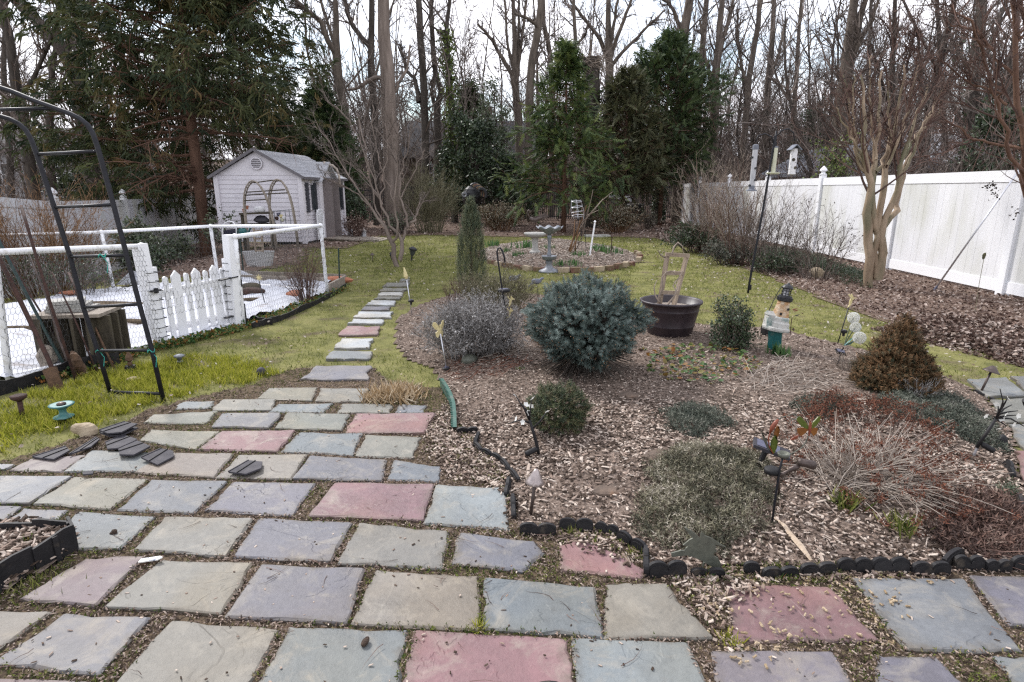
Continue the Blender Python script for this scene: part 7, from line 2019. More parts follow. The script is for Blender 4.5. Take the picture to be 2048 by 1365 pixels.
def bare_tree(label,limbs,Y,mt='bark',tw='twig',m1=12,m2=6,m3=5,m4=2,t0=.25,lf=.30,ang=.75,seed=1,group='bare trees beyond the garden',name='bare_tree',rmin=.0085,wander=.12,up=.05,cat='tree',depth_jit=.9,topgrow=True,r1=.045):
    """limbs: measured (x, y, width) runs, the first from the ground up; twigs grow from them"""
    g = np.random.default_rng(seed)
    Pl,Rl = [],[]
    for li,lb in enumerate(limbs):
        Yo = 0 if li == 0 else g.uniform(-depth_jit,depth_jit)
        pts = []; rr = []
        n = len(lb)
        for i,(x,y,w) in enumerate(lb):
            yy = Y+Yo*(i/max(n-1,1))
            p = at(x,y,yy)
            if li == 0 and i == 0: p[2] = gz(p[0],p[1])-.2
            pts.append(p); rr.append(w*.5*pxm(yy))
        P,R1 = resample(pts,rr,16)
        P[1:-1] += g.normal(0,.02,(14,3))*np.array([1,1,.3])
        Pl.append(P); Rl.append(R1)
    P = np.array(Pl); R1 = np.array(Rl)
    t = thing(name,label,cat,P[0,0]+(0,0,.2),group)
    m = MB(); tubes(m,P,R1,9); m.build('trunk',M[mt],t,smooth=True)
    m = MB(); c1 = spawn(P,R1,m1,t0,1.0,ang,lf,r1,7,wander,up,g,rmin*1.6); tubes(m,*c1,4)
    c2 = spawn(*c1,m2,.15,1,.65,.5,.02,5,wander*1.2,up,g,rmin*1.15); tubes(m,*c2,2 if Y > 11 else 3)
    c3 = spawn(*c2,m3,.15,1,.6,.55,.012,3,wander*1.2,up,g,rmin); tubes(m,*c3,2)
    if m4:
        c4 = spawn(*c3,m4,.2,1,.6,.6,.010,2,wander*1.2,up,g,rmin*.8); tubes(m,*c4,2)
    m.build('crown',M[tw],t,kind='stuff')
    return t,P,R1,c2

# left edge
bare_tree('dark bare tree at the far left seen through the black arch',[[(66,400,22),(60,330,21),(45,220,18),(24,120,16),(5,20,14),(-10,-60,10)],[(40,200,9),(75,140,7),(105,70,6),(130,-40,4)]],20,'bark_dark',m1=14,seed=1)
bare_tree('bare tree forking left of the big pine',[[(98,400,15),(100,300,14),(104,180,11),(112,80,8),(118,-60,6)],[(103,200,7),(130,150,5),(145,60,4),(152,-30,3)]],24,'bark_dark',m1=12,seed=2)
bare_tree('leaning bare tree crossing behind the top of the pine',[[(175,400,26),(168,240,25),(128,105,22),(60,30,19),(-30,-70,16)],[(128,105,15),(150,60,12),(190,0,9),(220,-80,6)],[(90,60,10),(120,20,8),(170,-40,6)]],23,'bark_dark',m1=10,seed=3)
bare_tree('slim bare tree at the left between house and fence',[[(12,400,12),(16,260,11),(8,150,9),(10,20,7),(6,-60,5)]],27,'bark_dark',m1=14,seed=4)
# between pine and the pale trunk
bare_tree('bare tree forking into two high limbs right of the pine',[[(705,440,19),(700,330,18),(690,230,17),(677,160,16),(674,108,15),(672,0,8),(670,-80,6)],[(676,112,12),(655,80,10),(640,45,9),(612,20,8),(588,-5,7),(560,-40,5)],[(675,105,7),(660,60,6),(642,0,5),(630,-60,4)]],26,'bark',m1=15,seed=5)
bare_tree('slender bare tree with a long left limb behind the crepe myrtle',[[(752,440,15),(750,330,15),(748,220,14),(744,150,13),(742,90,12),(744,0,10),(740,-80,7)],[(744,100,10),(720,70,9),(700,40,8),(690,0,7),(680,-60,5)]],27,'bark_dark',m1=15,seed=6)
_t,_P,_R,_c = bare_tree('tall pale weathered trunk with bark peeling in the middle left',[[(788,440,37),(784,330,32),(779,220,29),(774,130,26),(768,50,22),(765,-80,19)],[(776,165,9),(756,155,8),(738,162,8),(716,176,6),(694,180,4)],[(779,200,8),(800,165,6),(815,130,5),(820,90,3)]],24,'bark_pale',m1=6,seed=7,lf=.16)
bare_tree('dark bare tree with twin stems right of the pale trunk',[[(852,440,16),(850,330,15),(849,200,14),(843,100,13),(836,0,11),(832,-80,8)],[(838,205,11),(830,160,7),(812,140,6),(800,90,4)]],30,'bark_dark',m1=16,seed=8)
bare_tree('dark bare tree with a looped fork near its base',[[(874,440,17),(876,300,15),(874,214,13),(884,192,10),(872,150,10),(864,60,9),(862,-80,7)],[(874,216,8),(866,198,7),(864,180,6),(868,150,5)]],31,'bark_dark',m1=16,seed=9)
_t,iP,iR,_c = bare_tree('ivy clad tree with green leaves up its trunk',[[(912,440,11),(908,330,11),(903,200,11),(895,120,10),(893,60,8),(900,0,6),(905,-70,4)],[(895,100,6),(885,70,4),(860,50,3)]],29,'bark_dark',m1=14,seed=10)
g = np.random.default_rng(3); m = MB(); N_ = 2600; k = g.uniform(2.5,11.5,N_); i0 = k.astype(int); f = (k-i0)[:,None]
q = iP[0][i0]*(1-f)+iP[0][i0+1]*f+g.normal(0,.17,(N_,3)); scatter(m,*LEAF,q,nrm(g.normal(0,1,(N_,3))),g.uniform(.10,.20,N_),g=g); m.build('ivy_leaves',M['ivy'],_t,kind='stuff')
# middle to right
bare_tree('bare tree of many upright stems with a broken dead limb at its left',[[(1045,440,17),(1040,330,16),(1036,240,15),(1032,160,13),(1028,60,8),(1024,-70,5)],[(1034,190,9),(1020,142,8),(1000,110,7),(980,75,6),(955,48,4)],[(1032,170,8),(1042,90,6),(1052,0,5),(1058,-60,3)],[(1033,165,7),(1016,90,5),(1010,0,4),(1006,-60,3)],[(1032,160,7),(1038,60,5),(1036,-60,3)]],33,'bark',m1=9,seed=11)
bare_tree('bent grey trunk leaning right behind the bright cedar',[[(1062,440,17),(1058,260,16),(1063,140,15),(1072,80,14),(1081,30,13),(1080,-60,10)],[(1080,60,8),(1060,40,6),(1030,28,4)]],30,'bark',m1=10,seed=12)
bare_tree('bare tree with smooth branches right of the bent trunk',[[(1102,440,12),(1104,200,11),(1098,100,9),(1088,50,8),(1085,-60,5)]],36,'bark',m1=16,seed=13)
bare_tree('thin crooked bare tree between cedar and fan shaped tree',[[(1158,440,10),(1157,200,9),(1152,120,8),(1150,70,7),(1147,0,6),(1145,-60,5)],[(1152,90,5),(1170,70,4),(1175,50,3)]],31,'bark',m1=8,seed=14)
bare_tree('fan shaped bare tree with many long limbs behind the vine topped snag',[[(1222,440,17),(1220,260,16),(1218,120,15),(1216,40,10),(1216,-70,6)],[(1219,130,9),(1200,80,7),(1170,40,6),(1140,0,4)],[(1219,120,9),(1240,60,7),(1262,0,5),(1275,-50,3)],[(1219,110,8),(1228,50,6),(1240,-30,4)],[(1218,140,8),(1250,100,6),(1290,60,5),(1330,20,3)]],35,'bark',m1=10,seed=15)
_t,sP,sR,_c = bare_tree('broken off snag topped with a tangle of dead vines',[[(1182,440,29),(1184,330,29),(1184,200,28),(1183,150,29),(1183,115,30)]],25.5,'bark_dark',m1=3,m2=2,m3=2,seed=16,lf=.05)
g = np.random.default_rng(5); N_ = 260; a = g.uniform(0,6.28,N_); tp = sP[0][-1]
P,R1 = grow(tp+np.stack([.28*np.cos(a),.28*np.sin(a),g.uniform(-.5,.05,N_)],1),np.stack([np.cos(a)*.5-np.sin(a),np.sin(a)*.5+np.cos(a),g.normal(0.1,.5,N_)],1),g.uniform(.3,1.1,N_),np.full(N_,.012),6,.4,-.12,g)
m = MB(); tubes(m,P,R1,3); m.build('dead_vines',M['twig_pale'],_t,kind='stuff')
RT = [
 ('bare tree with a thick straight trunk right of the green conifer',[[(1352,440,20),(1356,300,19),(1362,180,18),(1366,90,17),(1376,30,16),(1385,-60,13)],[(1362,60,8),(1340,10,6),(1310,-10,5)]],29,'bark'),
 ('slanting bare tree just right of the thick straight one',[[(1392,440,12),(1396,250,12),(1404,110,11),(1414,0,9),(1420,-70,6)]],33,'bark'),
 ('bare tree with close upright limbs above the pale shrub',[[(1424,440,18),(1428,260,17),(1432,140,15),(1440,50,11),(1450,-60,7)],[(1430,160,10),(1444,90,8),(1462,20,6),(1475,-50,4)],[(1429,190,8),(1412,120,6),(1400,40,4)]],28,'bark'),
 ('bare tree leaning right behind the feeders',[[(1478,440,13),(1488,280,12),(1500,150,11),(1516,40,9),(1528,-60,6)],[(1496,180,6),(1480,110,5),(1475,30,4)]],31,'bark'),
 ('bare tree with a curved trunk above the birch feeder',[[(1532,440,12),(1530,280,12),(1538,160,11),(1546,60,9),(1548,-60,6)],[(1536,170,6),(1556,110,5),(1572,40,4)]],34,'bark'),
 ('slim pale bare tree left of the double trunk',[[(1582,440,9),(1586,280,9),(1592,150,8),(1600,40,6),(1606,-60,4)]],37,'bark'),
 ('thick double trunked bare tree leaning over the right fence',[[(1676,420,28),(1680,250,26),(1688,160,21),(1700,80,17),(1706,0,14),(1712,-80,10)],[(1684,200,18),(1698,130,14),(1716,60,11),(1732,-10,9),(1744,-80,6)],[(1690,150,10),(1716,90,8),(1748,30,6),(1770,-50,4)]],22,'bark'),
 ('bare tree crowded with shoots behind the crepe myrtle',[[(1792,400,13),(1790,280,12),(1784,160,10),(1788,60,8),(1796,-60,5)],[(1788,240,6),(1762,160,5),(1740,80,3)],[(1786,220,6),(1810,150,5),(1830,60,3)]],24,'bark_dark'),
 ('dark bare tree leaning right beyond the white fence',[[(1842,400,18),(1850,280,17),(1868,170,14),(1892,80,11),(1912,-10,8),(1925,-80,6)],[(1858,230,8),(1842,150,6),(1836,60,4)]],21,'bark_dark'),
 ('thick dark tree with ivy patches near the right edge',[[(1930,400,24),(1936,290,23),(1946,190,22),(1955,100,20),(1965,0,17),(1970,-80,13)],[(1950,150,10),(1985,80,9),(2010,10,7),(2030,-60,5)]],20,'bark_dark'),
 ('bare tree with raking limbs at the right edge',[[(2005,400,16),(2000,300,15),(2012,180,13),(2030,70,11),(2046,-40,8)],[(2005,230,8),(1990,140,6),(1986,50,4)],[(2008,210,8),(2040,150,6),(2075,100,4)]],19,'bark_dark'),
 ('slim bare tree behind the grey roofed house',[[(1745,400,10),(1742,260,9),(1738,140,8),(1742,20,6),(1744,-60,4)]],32,'bark_dark'),
 ('slim bare tree between two thick ones at upper right',[[(1895,400,11),(1890,280,10),(1880,160,9),(1876,40,7),(1870,-60,5)]],27,'bark_dark')]
for k,(lab,lb,Y_,mt) in enumerate(RT):
    t_,P_,R1_,c_ = bare_tree(lab,lb,Y_,mt,m1=15 if len(lb) == 1 else 12,m2=6,m3=5,seed=40+k,tw='twig_red' if k in (7,8) else 'twig')
    if k == 9:
        g = np.random.default_rng(6); q = P_[0][g.integers(3,12,700)]+g.normal(0,.22,(700,3))*(1,1,1.5); m = MB(); scatter(m,*LEAF,q,nrm(g.normal(0,1,(700,3))),g.uniform(.08,.15,700),g=g); m.build('ivy_leaves',M['holly'],t_,kind='stuff')
# ivy covered post by the fence end
b = fixed(1318,28); t = thing('ivy_trunk','short ivy covered trunk at the far end of the white fence','tree',b); h_ = at(1318,300,28)[2]-b[2]
m = MB(); m.tube([b-(0,0,.1),b+(0,0,h_)],[.22,.12],8); m.build('trunk',M['bark_dark'],t)
g = np.random.default_rng(61); N_ = 1500; z = g.random(N_)*h_; a = g.uniform(0,6.28,N_); q = b+np.stack([.27*np.cos(a),.27*np.sin(a),z],1)+g.normal(0,.05,(N_,3)); m = MB(); scatter(m,*LEAF,q,nrm(g.normal(0,1,(N_,3))),g.uniform(.09,.16,N_),g=g); m.build('ivy_leaves',M['holly'],t,kind='stuff')

# crepe myrtles
def myrtle(label,limbs,Y,seed,m1=9,m2=6,m3=4,mt='myrtle',tw='twig_pale',pods=0,lf=.5,rmin=.0035):
    t,P,R1,c2 = bare_tree(label,limbs,Y,mt,tw,m1,m2,m3,t0=.45,lf=lf,ang=.5,seed=seed,name='crepe_myrtle',group=None,rmin=rmin,up=.05,depth_jit=.35,r1=.02)
    if pods:
        g = np.random.default_rng(seed); E = c2[0][:,-1]; E = E[g.permutation(len(E))[:pods]]
        m = MB()
        for r_ in range(26):
            Q = E+g.normal(0,.05,E.shape); scatter(m,np.array([[-.5,0,0],[.5,0,0],[0,.5,0],[0,0,.6]]),np.array([[0,1,3],[1,2,3],[2,0,3],[0,2,1]]),Q,nrm(g.normal(0,1,Q.shape)),g.uniform(.018,.034,len(Q)),g=g)
        m.build('seed_heads',M['pinecone'],t,kind='stuff')
    return t
myrtle('multi stemmed crepe myrtle with smooth tan trunks before the right fence',[
    [(1742,562,18),(1738,480,17),(1737,420,16),(1740,380,13),(1732,340,12),(1728,290,9),(1727,230,6),(1722,150,3)],
    [(1755,560,17),(1762,500,17),(1757,460,15),(1744,432,14),(1738,395,13),(1746,350,12),(1752,300,8),(1760,220,5),(1764,140,3)],
    [(1752,556,13),(1752,470,12),(1765,410,12),(1768,360,12),(1780,300,8),(1796,225,5),(1808,130,3)],
    [(1757,558,15),(1766,480,13),(1772,440,12),(1790,395,11),(1797,350,10),(1806,310,8),(1828,250,5),(1856,170,3)],
    [(1766,470,9),(1784,425,12),(1796,405,11),(1810,340,9),(1830,290,6),(1866,220,3)],
    [(1750,345,8),(1765,330,6),(1780,260,5),(1774,160,2)],[(1800,350,7),(1820,320,5),(1842,260,4),(1890,170,2)],[(1734,345,7),(1712,300,5),(1702,240,4),(1686,150,2)],
    [(1740,360,6),(1722,320,5),(1710,250,4),(1706,150,2)],[(1776,330,6),(1792,290,5),(1812,230,4),(1836,130,2)],[(1752,320,5),(1742,260,4),(1740,190,3),(1744,110,2)],[(1806,320,5),(1836,270,4),(1880,220,2)],[(1730,320,5),(1700,270,4),(1672,215,2)]],9.6,71,4,6,5,pods=30,tw='twig_red',rmin=.0028)
myrtle('low forked crepe myrtle with pale limbs standing in the lawn',[
    [(798,520,10),(788,500,10),(780,482,9),(768,450,7),(755,432,5),(738,410,4),(715,380,3),(690,340,2.4),(650,270,1.6)],
    [(800,520,9),(804,495,8),(805,480,7),(796,468,6),(790,462,5),(778,445,5),(768,420,4),(755,380,3),(740,330,2.4),(716,230,1.6)],
    [(782,487,6),(794,468,5),(792,445,4),(790,400,3.4),(795,350,3),(798,240,1.6)],
    [(804,482,6),(812,462,5),(816,452,6),(830,440,4),(836,415,3),(845,405,2.4),(862,402,1.6)],
    [(816,456,5),(812,435,5),(806,415,4),(800,390,3),(806,340,2.4),(822,250,1.6)],
    [(772,455,4),(752,420,3),(742,380,2.6),(720,340,2),(650,300,1.5)],[(765,410,4),(745,370,3),(730,320,2.4),(700,240,2),(650,200,1.5)],[(760,395,3),(770,340,2.4),(775,270,2),(768,200,1.5)],
    [(790,410,3),(772,360,2.4),(752,290,2),(745,210,1.4)],[(802,395,3),(826,350,2.2),(850,300,1.6)],[(740,412,3),(700,380,2),(640,352,1.4)]],12.3,72,7,6,5,mt='bark_pale',tw='twig',lf=.42,rmin=.0032)
# red twigged tree reaching in from the right edge
t,P,R1,c2 = bare_tree('reddish crepe myrtle reaching in from the right edge',[[(2105,640,22),(2080,480,18),(2050,330,13),(2040,240,11),(2032,120,9),(2024,0,7),(2016,-80,5)],[(2062,380,8),(2022,300,7),(2000,220,6),(1978,130,5),(1950,60,4),(1900,10,3)],[(2046,300,6),(2000,290,5),(1940,275,3.5),(1890,240,2.5)],[(2036,160,6),(2000,120,5),(1950,60,4),(1900,50,2.5)],[(2030,100,6),(2050,40,5),(2060,-40,3)],[(2014,210,5),(1980,180,4),(1930,160,3),(1880,120,2)]],6.6,'bark_red','twig_red',11,6,4,t0=.35,lf=.38,ang=.55,seed=73,name='crepe_myrtle',group=None,rmin=.0028,depth_jit=.5,r1=.014)
g = np.random.default_rng(74); m = MB(); E = np.array([at(1895,175,6.4),at(1880,20,6.6),at(1905,110,6.5),at(1850,185,6.6),at(1912,90,6.4)]+[at(x,y,6.5) for x,y in ((1858,170),(1922,130),(1870,45))])
for r_ in range(40):
    Q = E+g.normal(0,.035,E.shape); scatter(m,np.array([[-.5,0,0],[.5,0,0],[0,.5,0],[0,0,.6]]),np.array([[0,1,3],[1,2,3],[2,0,3],[0,2,1]]),Q,nrm(g.normal(0,1,Q.shape)),g.uniform(.012,.022,len(Q)),g=g)
E = np.array([at(1978,378,6.4),at(1985,372,6.4),at(1990,390,6.4),at(2030,430,6.4)])
for r_ in range(16):
    Q = E+g.normal(0,.025,E.shape); scatter(m,*LEAF,Q,nrm(g.normal(0,1,Q.shape)),g.uniform(.02,.04,len(Q)),g=g)
m.build('seed_heads',M['pinecone'],t,kind='stuff')

# big drooping conifer at the left
b = G(408,484); Yp_ = b[1]
b = V3(at(410,484,19.0)[0],19.0,0); b[2] = gz(b[0],b[1])
t = thing('conifer_tree','huge drooping dark green conifer with brownish tips behind the left fence','tree',b)
g = np.random.default_rng(91); HT = 12.5
tr = np.array([b-(0,0,.2),at(402,400,19),at(383,250,19),at(372,140,19),at(365,20,19),at(362,-150,19)]); tr[0] = b-(0,0,.2)
TP,TR = resample(tr,[.19,.17,.15,.12,.09,.03],24)
m = MB(); m.tube(TP,TR,10); m.build('trunk',M['bark_red'],t,smooth=True)
nb = 190
zz = np.sort(g.uniform(1.7,HT-.5,nb)); tp = np.stack([np.interp(zz+b[2],TP[:,2],TP[:,k]) for k in range(3)],1); tp[:,2] = zz+b[2]
az = np.arange(nb)*2.39996+g.normal(0,.3,nb)
Lb = np.interp(zz,[1.5,3,6,9,HT],[3.6,4.3,3.9,3.3,.8])*g.uniform(.7,1.08,nb)
dr = np.stack([np.cos(az),np.sin(az),np.interp(zz,[1.5,5,HT],[-.10,.10,.5])],1)
BP,BR = grow(tp,dr,Lb,np.interp(zz,[0,HT],[.055,.025]),9,.10,np.full(nb,-.01),g)
low = (BP[:,-1,0] >-9.0) & (zz < 3.6); BP,BR = BP[~low],BR[~low]
c1 = spawn(BP,BR,13,.18,1,.85,.36,.016,5,.16,-.10,g,.007)
m = MB(); tubes(m,BP,BR,4); tubes(m,*c1,2); m.build('branches',M['bark_red'],t,kind='stuff')
Q = np.concatenate([c1[0][:,1:].reshape(-1,3),BP[:,3:].reshape(-1,3)]); D = np.concatenate([np.repeat(nrm(c1[0][:,-1]-c1[0][:,0])[:,None],4,1).reshape(-1,3),np.repeat(nrm(BP[:,-1]-BP[:,0])[:,None],6,1).reshape(-1,3)])
k = g.random(len(Q)) < .88; Q,D = Q[k],D[k]
tx = np.interp(Q[:,2],TP[:,2],TP[:,0]); k = ~((np.abs(Q[:,0]-tx) < .55) & (Q[:,1] < 19) & (Q[:,2] < 5.2) & (g.random(len(Q)) < .93)) & ~((Q[:,0] >-9.3) & (Q[:,2] < 3.3)); Q,D = Q[k],D[k]
Dd = nrm(D*.8+g.normal(0,.45,D.shape)+(0,0,-.25))
m = MB(); scatter(m,*STRANDS,Q+g.normal(0,.08,Q.shape),Dd,g.uniform(.24,.52,len(Q)),up=g.normal(0,.2,Q.shape)+(0,0,1),rnd=np.clip(g.normal(.42,.22,len(Q)),0,1),g=g); m.build('foliage',M['cryptomeria'],t,kind='stuff')
print('cryptomeria sprays',len(Q))

def conifer(label,px,Y,base_py,top_py,prof,mt,nb=90,seed=1,droop=-.04,rise=.25,spray=FROND,ss=(.25,.5),per=14,trunk='bark_red',tr=.10,lean=0.0,skip=.55,zlow=.12,roll=False,name='conifer_tree',dens=1.0):
    g = np.random.default_rng(seed); b = fixed(px,Y); zt = at(px,top_py,Y)[2]; h = zt-b[2]
    t = thing(name,label,'tree',b)
    m = MB(); top = V3(b[0]+lean,b[1],zt); m.tube([b-(0,0,.1),b+(top-b)*.5,top],[tr,tr*.6,.01],8); m.build('trunk',M[trunk],t,smooth=True)
    z = np.sort(zlow+(1-zlow)*g.random(nb) ** 1.15); az = np.arange(nb)*2.39996+g.normal(0,.35,nb)
    L = np.interp(z,[q[0] for q in prof],[q[1] for q in prof])*g.uniform(.62,1.12,nb)
    p0 = b+(top-b)*z[:,None]
    BP,BR = grow(p0,np.stack([np.cos(az),np.sin(az),rise*(.3+z)],1),L,np.full(nb,tr*.22),7,.09,droop,g)
    c1 = spawn(BP,BR,9,.2,1,.8,.42,.008,4,.12,droop,g,.004)
    m = MB(); tubes(m,BP,BR,4); tubes(m,*c1,2); m.build('branches',M[trunk],t,kind='stuff')
    A = np.concatenate([c1[0][:,1:].reshape(-1,3),BP[:,2:].reshape(-1,3)]); D = np.concatenate([np.repeat(nrm(c1[0][:,-1]-c1[0][:,0])[:,None],3,1).reshape(-1,3),np.repeat(nrm(BP[:,-1]-BP[:,0])[:,None],5,1).reshape(-1,3)])
    k = g.random(len(A)) < skip*dens; A,D = A[k],D[k]
    D = nrm(D+g.normal(0,.35,D.shape)+(0,0,-.12))
    m = MB(); scatter(m,*spray,A+g.normal(0,.05,A.shape),D,g.uniform(*ss,len(A)),up=None if roll else g.normal(0,.35,A.shape)+(0,0,1),rnd=np.clip(g.normal(.5,.25,len(A)),0,1),g=g)
    m.build('foliage',M[mt],t,kind='stuff')
    return t
conifer('bright green feathery cedar in the middle of the back bed',1128,22.5,440,92,[(0,1.9),(.15,2.25),(.35,2.0),(.6,1.4),(.8,.85),(1,.15)],'cedar',112,101,-.05,.22,FROND,(.20,.44),skip=1.0,zlow=.20)
conifer('dull olive cedar in the shade right of the bright one',1246,24.5,440,150,[(0,1.2),(.2,1.8),(.5,1.7),(.8,1.15),(1,.25)],'cedar_olive',150,102,-.02,.5,FROND,(.2,.4),skip=.95,zlow=.2)
conifer('tall dark green conifer with a pointed top right of the olive cedar',1322,26.5,440,78,[(0,1.0),(.3,2.1),(.6,2.4),(.78,1.6),(.9,.75),(1,.1)],'juniper_dark',185,103,.02,.5,FROND,(.22,.46),skip=1.0,zlow=.25,roll=True)
conifer('dark evergreen crown rising behind the shed roof',655,25,440,185,[(0,1.3),(.3,1.5),(.7,1.0),(1,.15)],'juniper_dark',100,104,.0,.4,FROND,(.3,.55),skip=.9,roll=True)
conifer('dark low evergreen between the pine and the shed roof',590,24,440,250,[(0,1.5),(.5,1.4),(1,.3)],'cryptomeria',80,105,.0,.3,FROND,(.3,.55),skip=.9,roll=True)
conifer('dark pointed spruce far behind the ivy tree',942,40,440,182,[(0,1.9),(.5,1.2),(1,.1)],'juniper_dark',80,106,-.03,.1,FROND,(.5,.9),skip=.7,tr=.12)
def leafy_tree(label,px,Y,top_py,rx,n,mt,ls,seed,zmin=.15,name='evergreen_tree',dens=8):
    b = fixed(px,Y); zt = at(px,top_py,Y)[2]
    g = np.random.default_rng(seed); t = thing(name,label,'tree',b); h = zt-b[2]
    P,R1 = grow(b[None]-(0,0,.1),np.array([[0,0,1.]]),np.array([h*.95]),np.array([.10]),10,.04,0,g)
    c1 = spawn(P,R1,40,zmin,.97,1.0,rx/h*1.25,.03,6,.13,.05,g,.01); c2 = spawn(*c1,dens,.2,1,.8,.45,.012,4,.15,.02,g,.006)
    m = MB(); tubes(m,P,R1,7); tubes(m,*c1,4); m.build('trunk',M['bark_dark'],t)
    m = MB(); tubes(m,*c2,2); m.build('twigs',M['twig'],t,kind='stuff')
    Q = c2[0][:,1:].reshape(-1,3); Q = Q[g.integers(0,len(Q),n)]+g.normal(0,.10,(n,3))
    m = MB(); scatter(m,*LEAF,Q,nrm(g.normal(0,1,(n,3))+(0,0,.2)),ls*g.uniform(.6,1.3,n),g=g); m.build('crown',M[mt],t,kind='stuff')
leafy_tree('rounded dark holly tree left of the bright cedar',958,27.5,215,1.6,7500,'holly',.16,111)
leafy_tree('thin pale leaved evergreen behind the holly tree',1000,30.5,160,1.3,3000,'holly_pale',.13,112)
leafy_tree('dark broad evergreen in the shadow left of the holly',905,29.5,290,1.4,4200,'holly',.16,113)
leafy_tree('dark evergreen shrub tree at the foot of the bright cedar',1030,27.0,315,1.1,3600,'holly',.14,114)
leafy_tree('dark evergreen behind the slim trunks in the right woods',1610,30,205,1.6,2600,'holly',.15,115)
leafy_tree('vine hung evergreen thicket above the birch feeder',1665,17,275,.9,1500,'ivy',.09,116,dens=6)
leafy_tree('dark evergreen thicket behind the right end of the white fence',1985,16,215,1.3,3600,'holly',.13,117)
leafy_tree('dark evergreen mound behind the pine at the far left',200,26,300,2.0,4500,'holly',.16,118)

# far woods and undergrowth
def woods(name,label_none,xr,yr,n,hr,seed,mt_t,mt_c,m1=12,m2=6):
    g = np.random.default_rng(seed); x = g.uniform(*xr,n); y = g.uniform(*yr,n)
    p0 = np.c_[x,y,H(x,y)-.2]; h = g.uniform(*hr,n)
    P,R1 = grow(p0,g.normal(0,.15,(n,3))+(0,0,1),h,g.uniform(.05,.15,n),10,.09,.03,g)
    m = MB(); tubes(m,P,R1,5,mi=0)
    c1 = spawn(P,R1,m1,.2,1,.65,.30,.05,5,.12,.06,g,.014); tubes(m,*c1,2,mi=1)
    c2 = spawn(*c1,m2,.2,1,.6,.5,.022,3,.14,.05,g,.020); tubes(m,*c2,2,mi=1)
    o = m.build(name,[M[mt_t],M[mt_c]],kind='stuff'); return o
woods('far_woods','',(-45,50),(37,62),170,(8,18),201,'bark','twig',14,9)
woods('right_woods','',(11,40),(22,40),50,(7,14),202,'bark_dark','twig',14,10)
woods('left_woods','',(-34,-13),(22,38),26,(9,14),203,'bark_dark','twig',12,7)
def brush(name,xr,yr,n,h,mt,seed,m1=9,r0=.014,rm=.009,m2=4):
    g = np.random.default_rng(seed); x = g.uniform(*xr,n); y = g.uniform(*yr,n); p0 = np.c_[x,y,H(x,y)-.05]
    P,R1 = grow(p0,g.normal(0,.3,(n,3))+(0,0,1),h*g.uniform(.5,1.2,n),np.full(n,r0),6,.12,.02,g)
    m = MB(); tubes(m,P,R1,3); c1 = spawn(P,R1,m1,.12,1,.7,.45,.012,3,.15,.05,g,rm*1.1); tubes(m,*c1,2); c2 = spawn(*c1,m2,.2,1,.6,.55,.010,2,.15,.05,g,rm); tubes(m,*c2,2)
    return m.build(name,M[mt],kind='stuff')
brush('undergrowth',(-16,14),(39,50),380,2.6,'twig',211)
brush('undergrowth',(9.2,26),(15,34),300,3.2,'twig',212)
brush('undergrowth',(8.6,15),(9,20),110,2.8,'twig',213,rm=.005)
brush('undergrowth',(-26,-12.5),(16,32),130,2.6,'twig',214)
brush('saplings',(-16,24),(38,52),280,6.5,'twig',215,15,.026,.016)
brush('saplings',(-30,40),(50,66),330,9.0,'twig',219,15,.035,.028)
brush('saplings',(9.8,30),(15,40),270,7.0,'twig',216,16,.020,.011)
brush('saplings',(9.2,20),(11,26),70,4.6,'twig_red',218,14,.016,.006)
brush('saplings',(-30,-13),(20,36),110,5.6,'twig',217,13,.020,.010)
# ------------------------------------------------------------------ loose cover: chips, leaves, grass
def stuff(name,mb,mt,label=None,cat=None,smooth=False):
    o = mb.build(name,M[mt],smooth=smooth); o['kind'] = 'stuff'; return o
g = np.random.default_rng(900)
def flatdirs(n,tilt=.25):
    a = g.uniform(0,2*math.pi,n); return np.stack([np.cos(a),np.sin(a),g.normal(0,tilt,n)],1)
def upish(n,s=.35): return g.normal(0,s,(n,3))+(0,0,1)
ALLSTONE = STONE_POLY+STEP_POLY+SIDE_POLY
# wood chips on the middle bed
p = inside_pts(BED,56000,g,.01,near=3.4); b_ = np.sin(p[:,0]*2.9+np.sin(p[:,1]*3.3))*np.sin(p[:,1]*2.6+p[:,0]); p = p[g.random(len(p)) < np.clip(1.0-.3*smooth((b_-.1)/.6),.3,1)]; p[:,2] += g.uniform(.010,.024,len(p))
m = MB(); n = len(p); sc = np.stack([np.clip(g.gamma(2.2,.0095,n),.006,.08),g.uniform(.010,.050,n),g.uniform(.015,.05,n)],1)
k = p[:,1] < 2.9; scatter(m,*CHIP,p[k],flatdirs(k.sum()),sc[k],up=upish(k.sum()),g=g); k = (p[:,1] >= 2.9) & (p[:,1] < 4.0); scatter(m,*BIT,p[k],flatdirs(k.sum()),sc[k]*(1,1.3,1.3),up=upish(k.sum()),g=g); k = p[:,1] >= 4.0; scatter(m,LEAF[0]-(.5,0,0),LEAF[1],p[k],flatdirs(k.sum()),sc[k]*(1,.6,.8),up=upish(k.sum()),g=g); stuff('wood_chips',m,'chip')
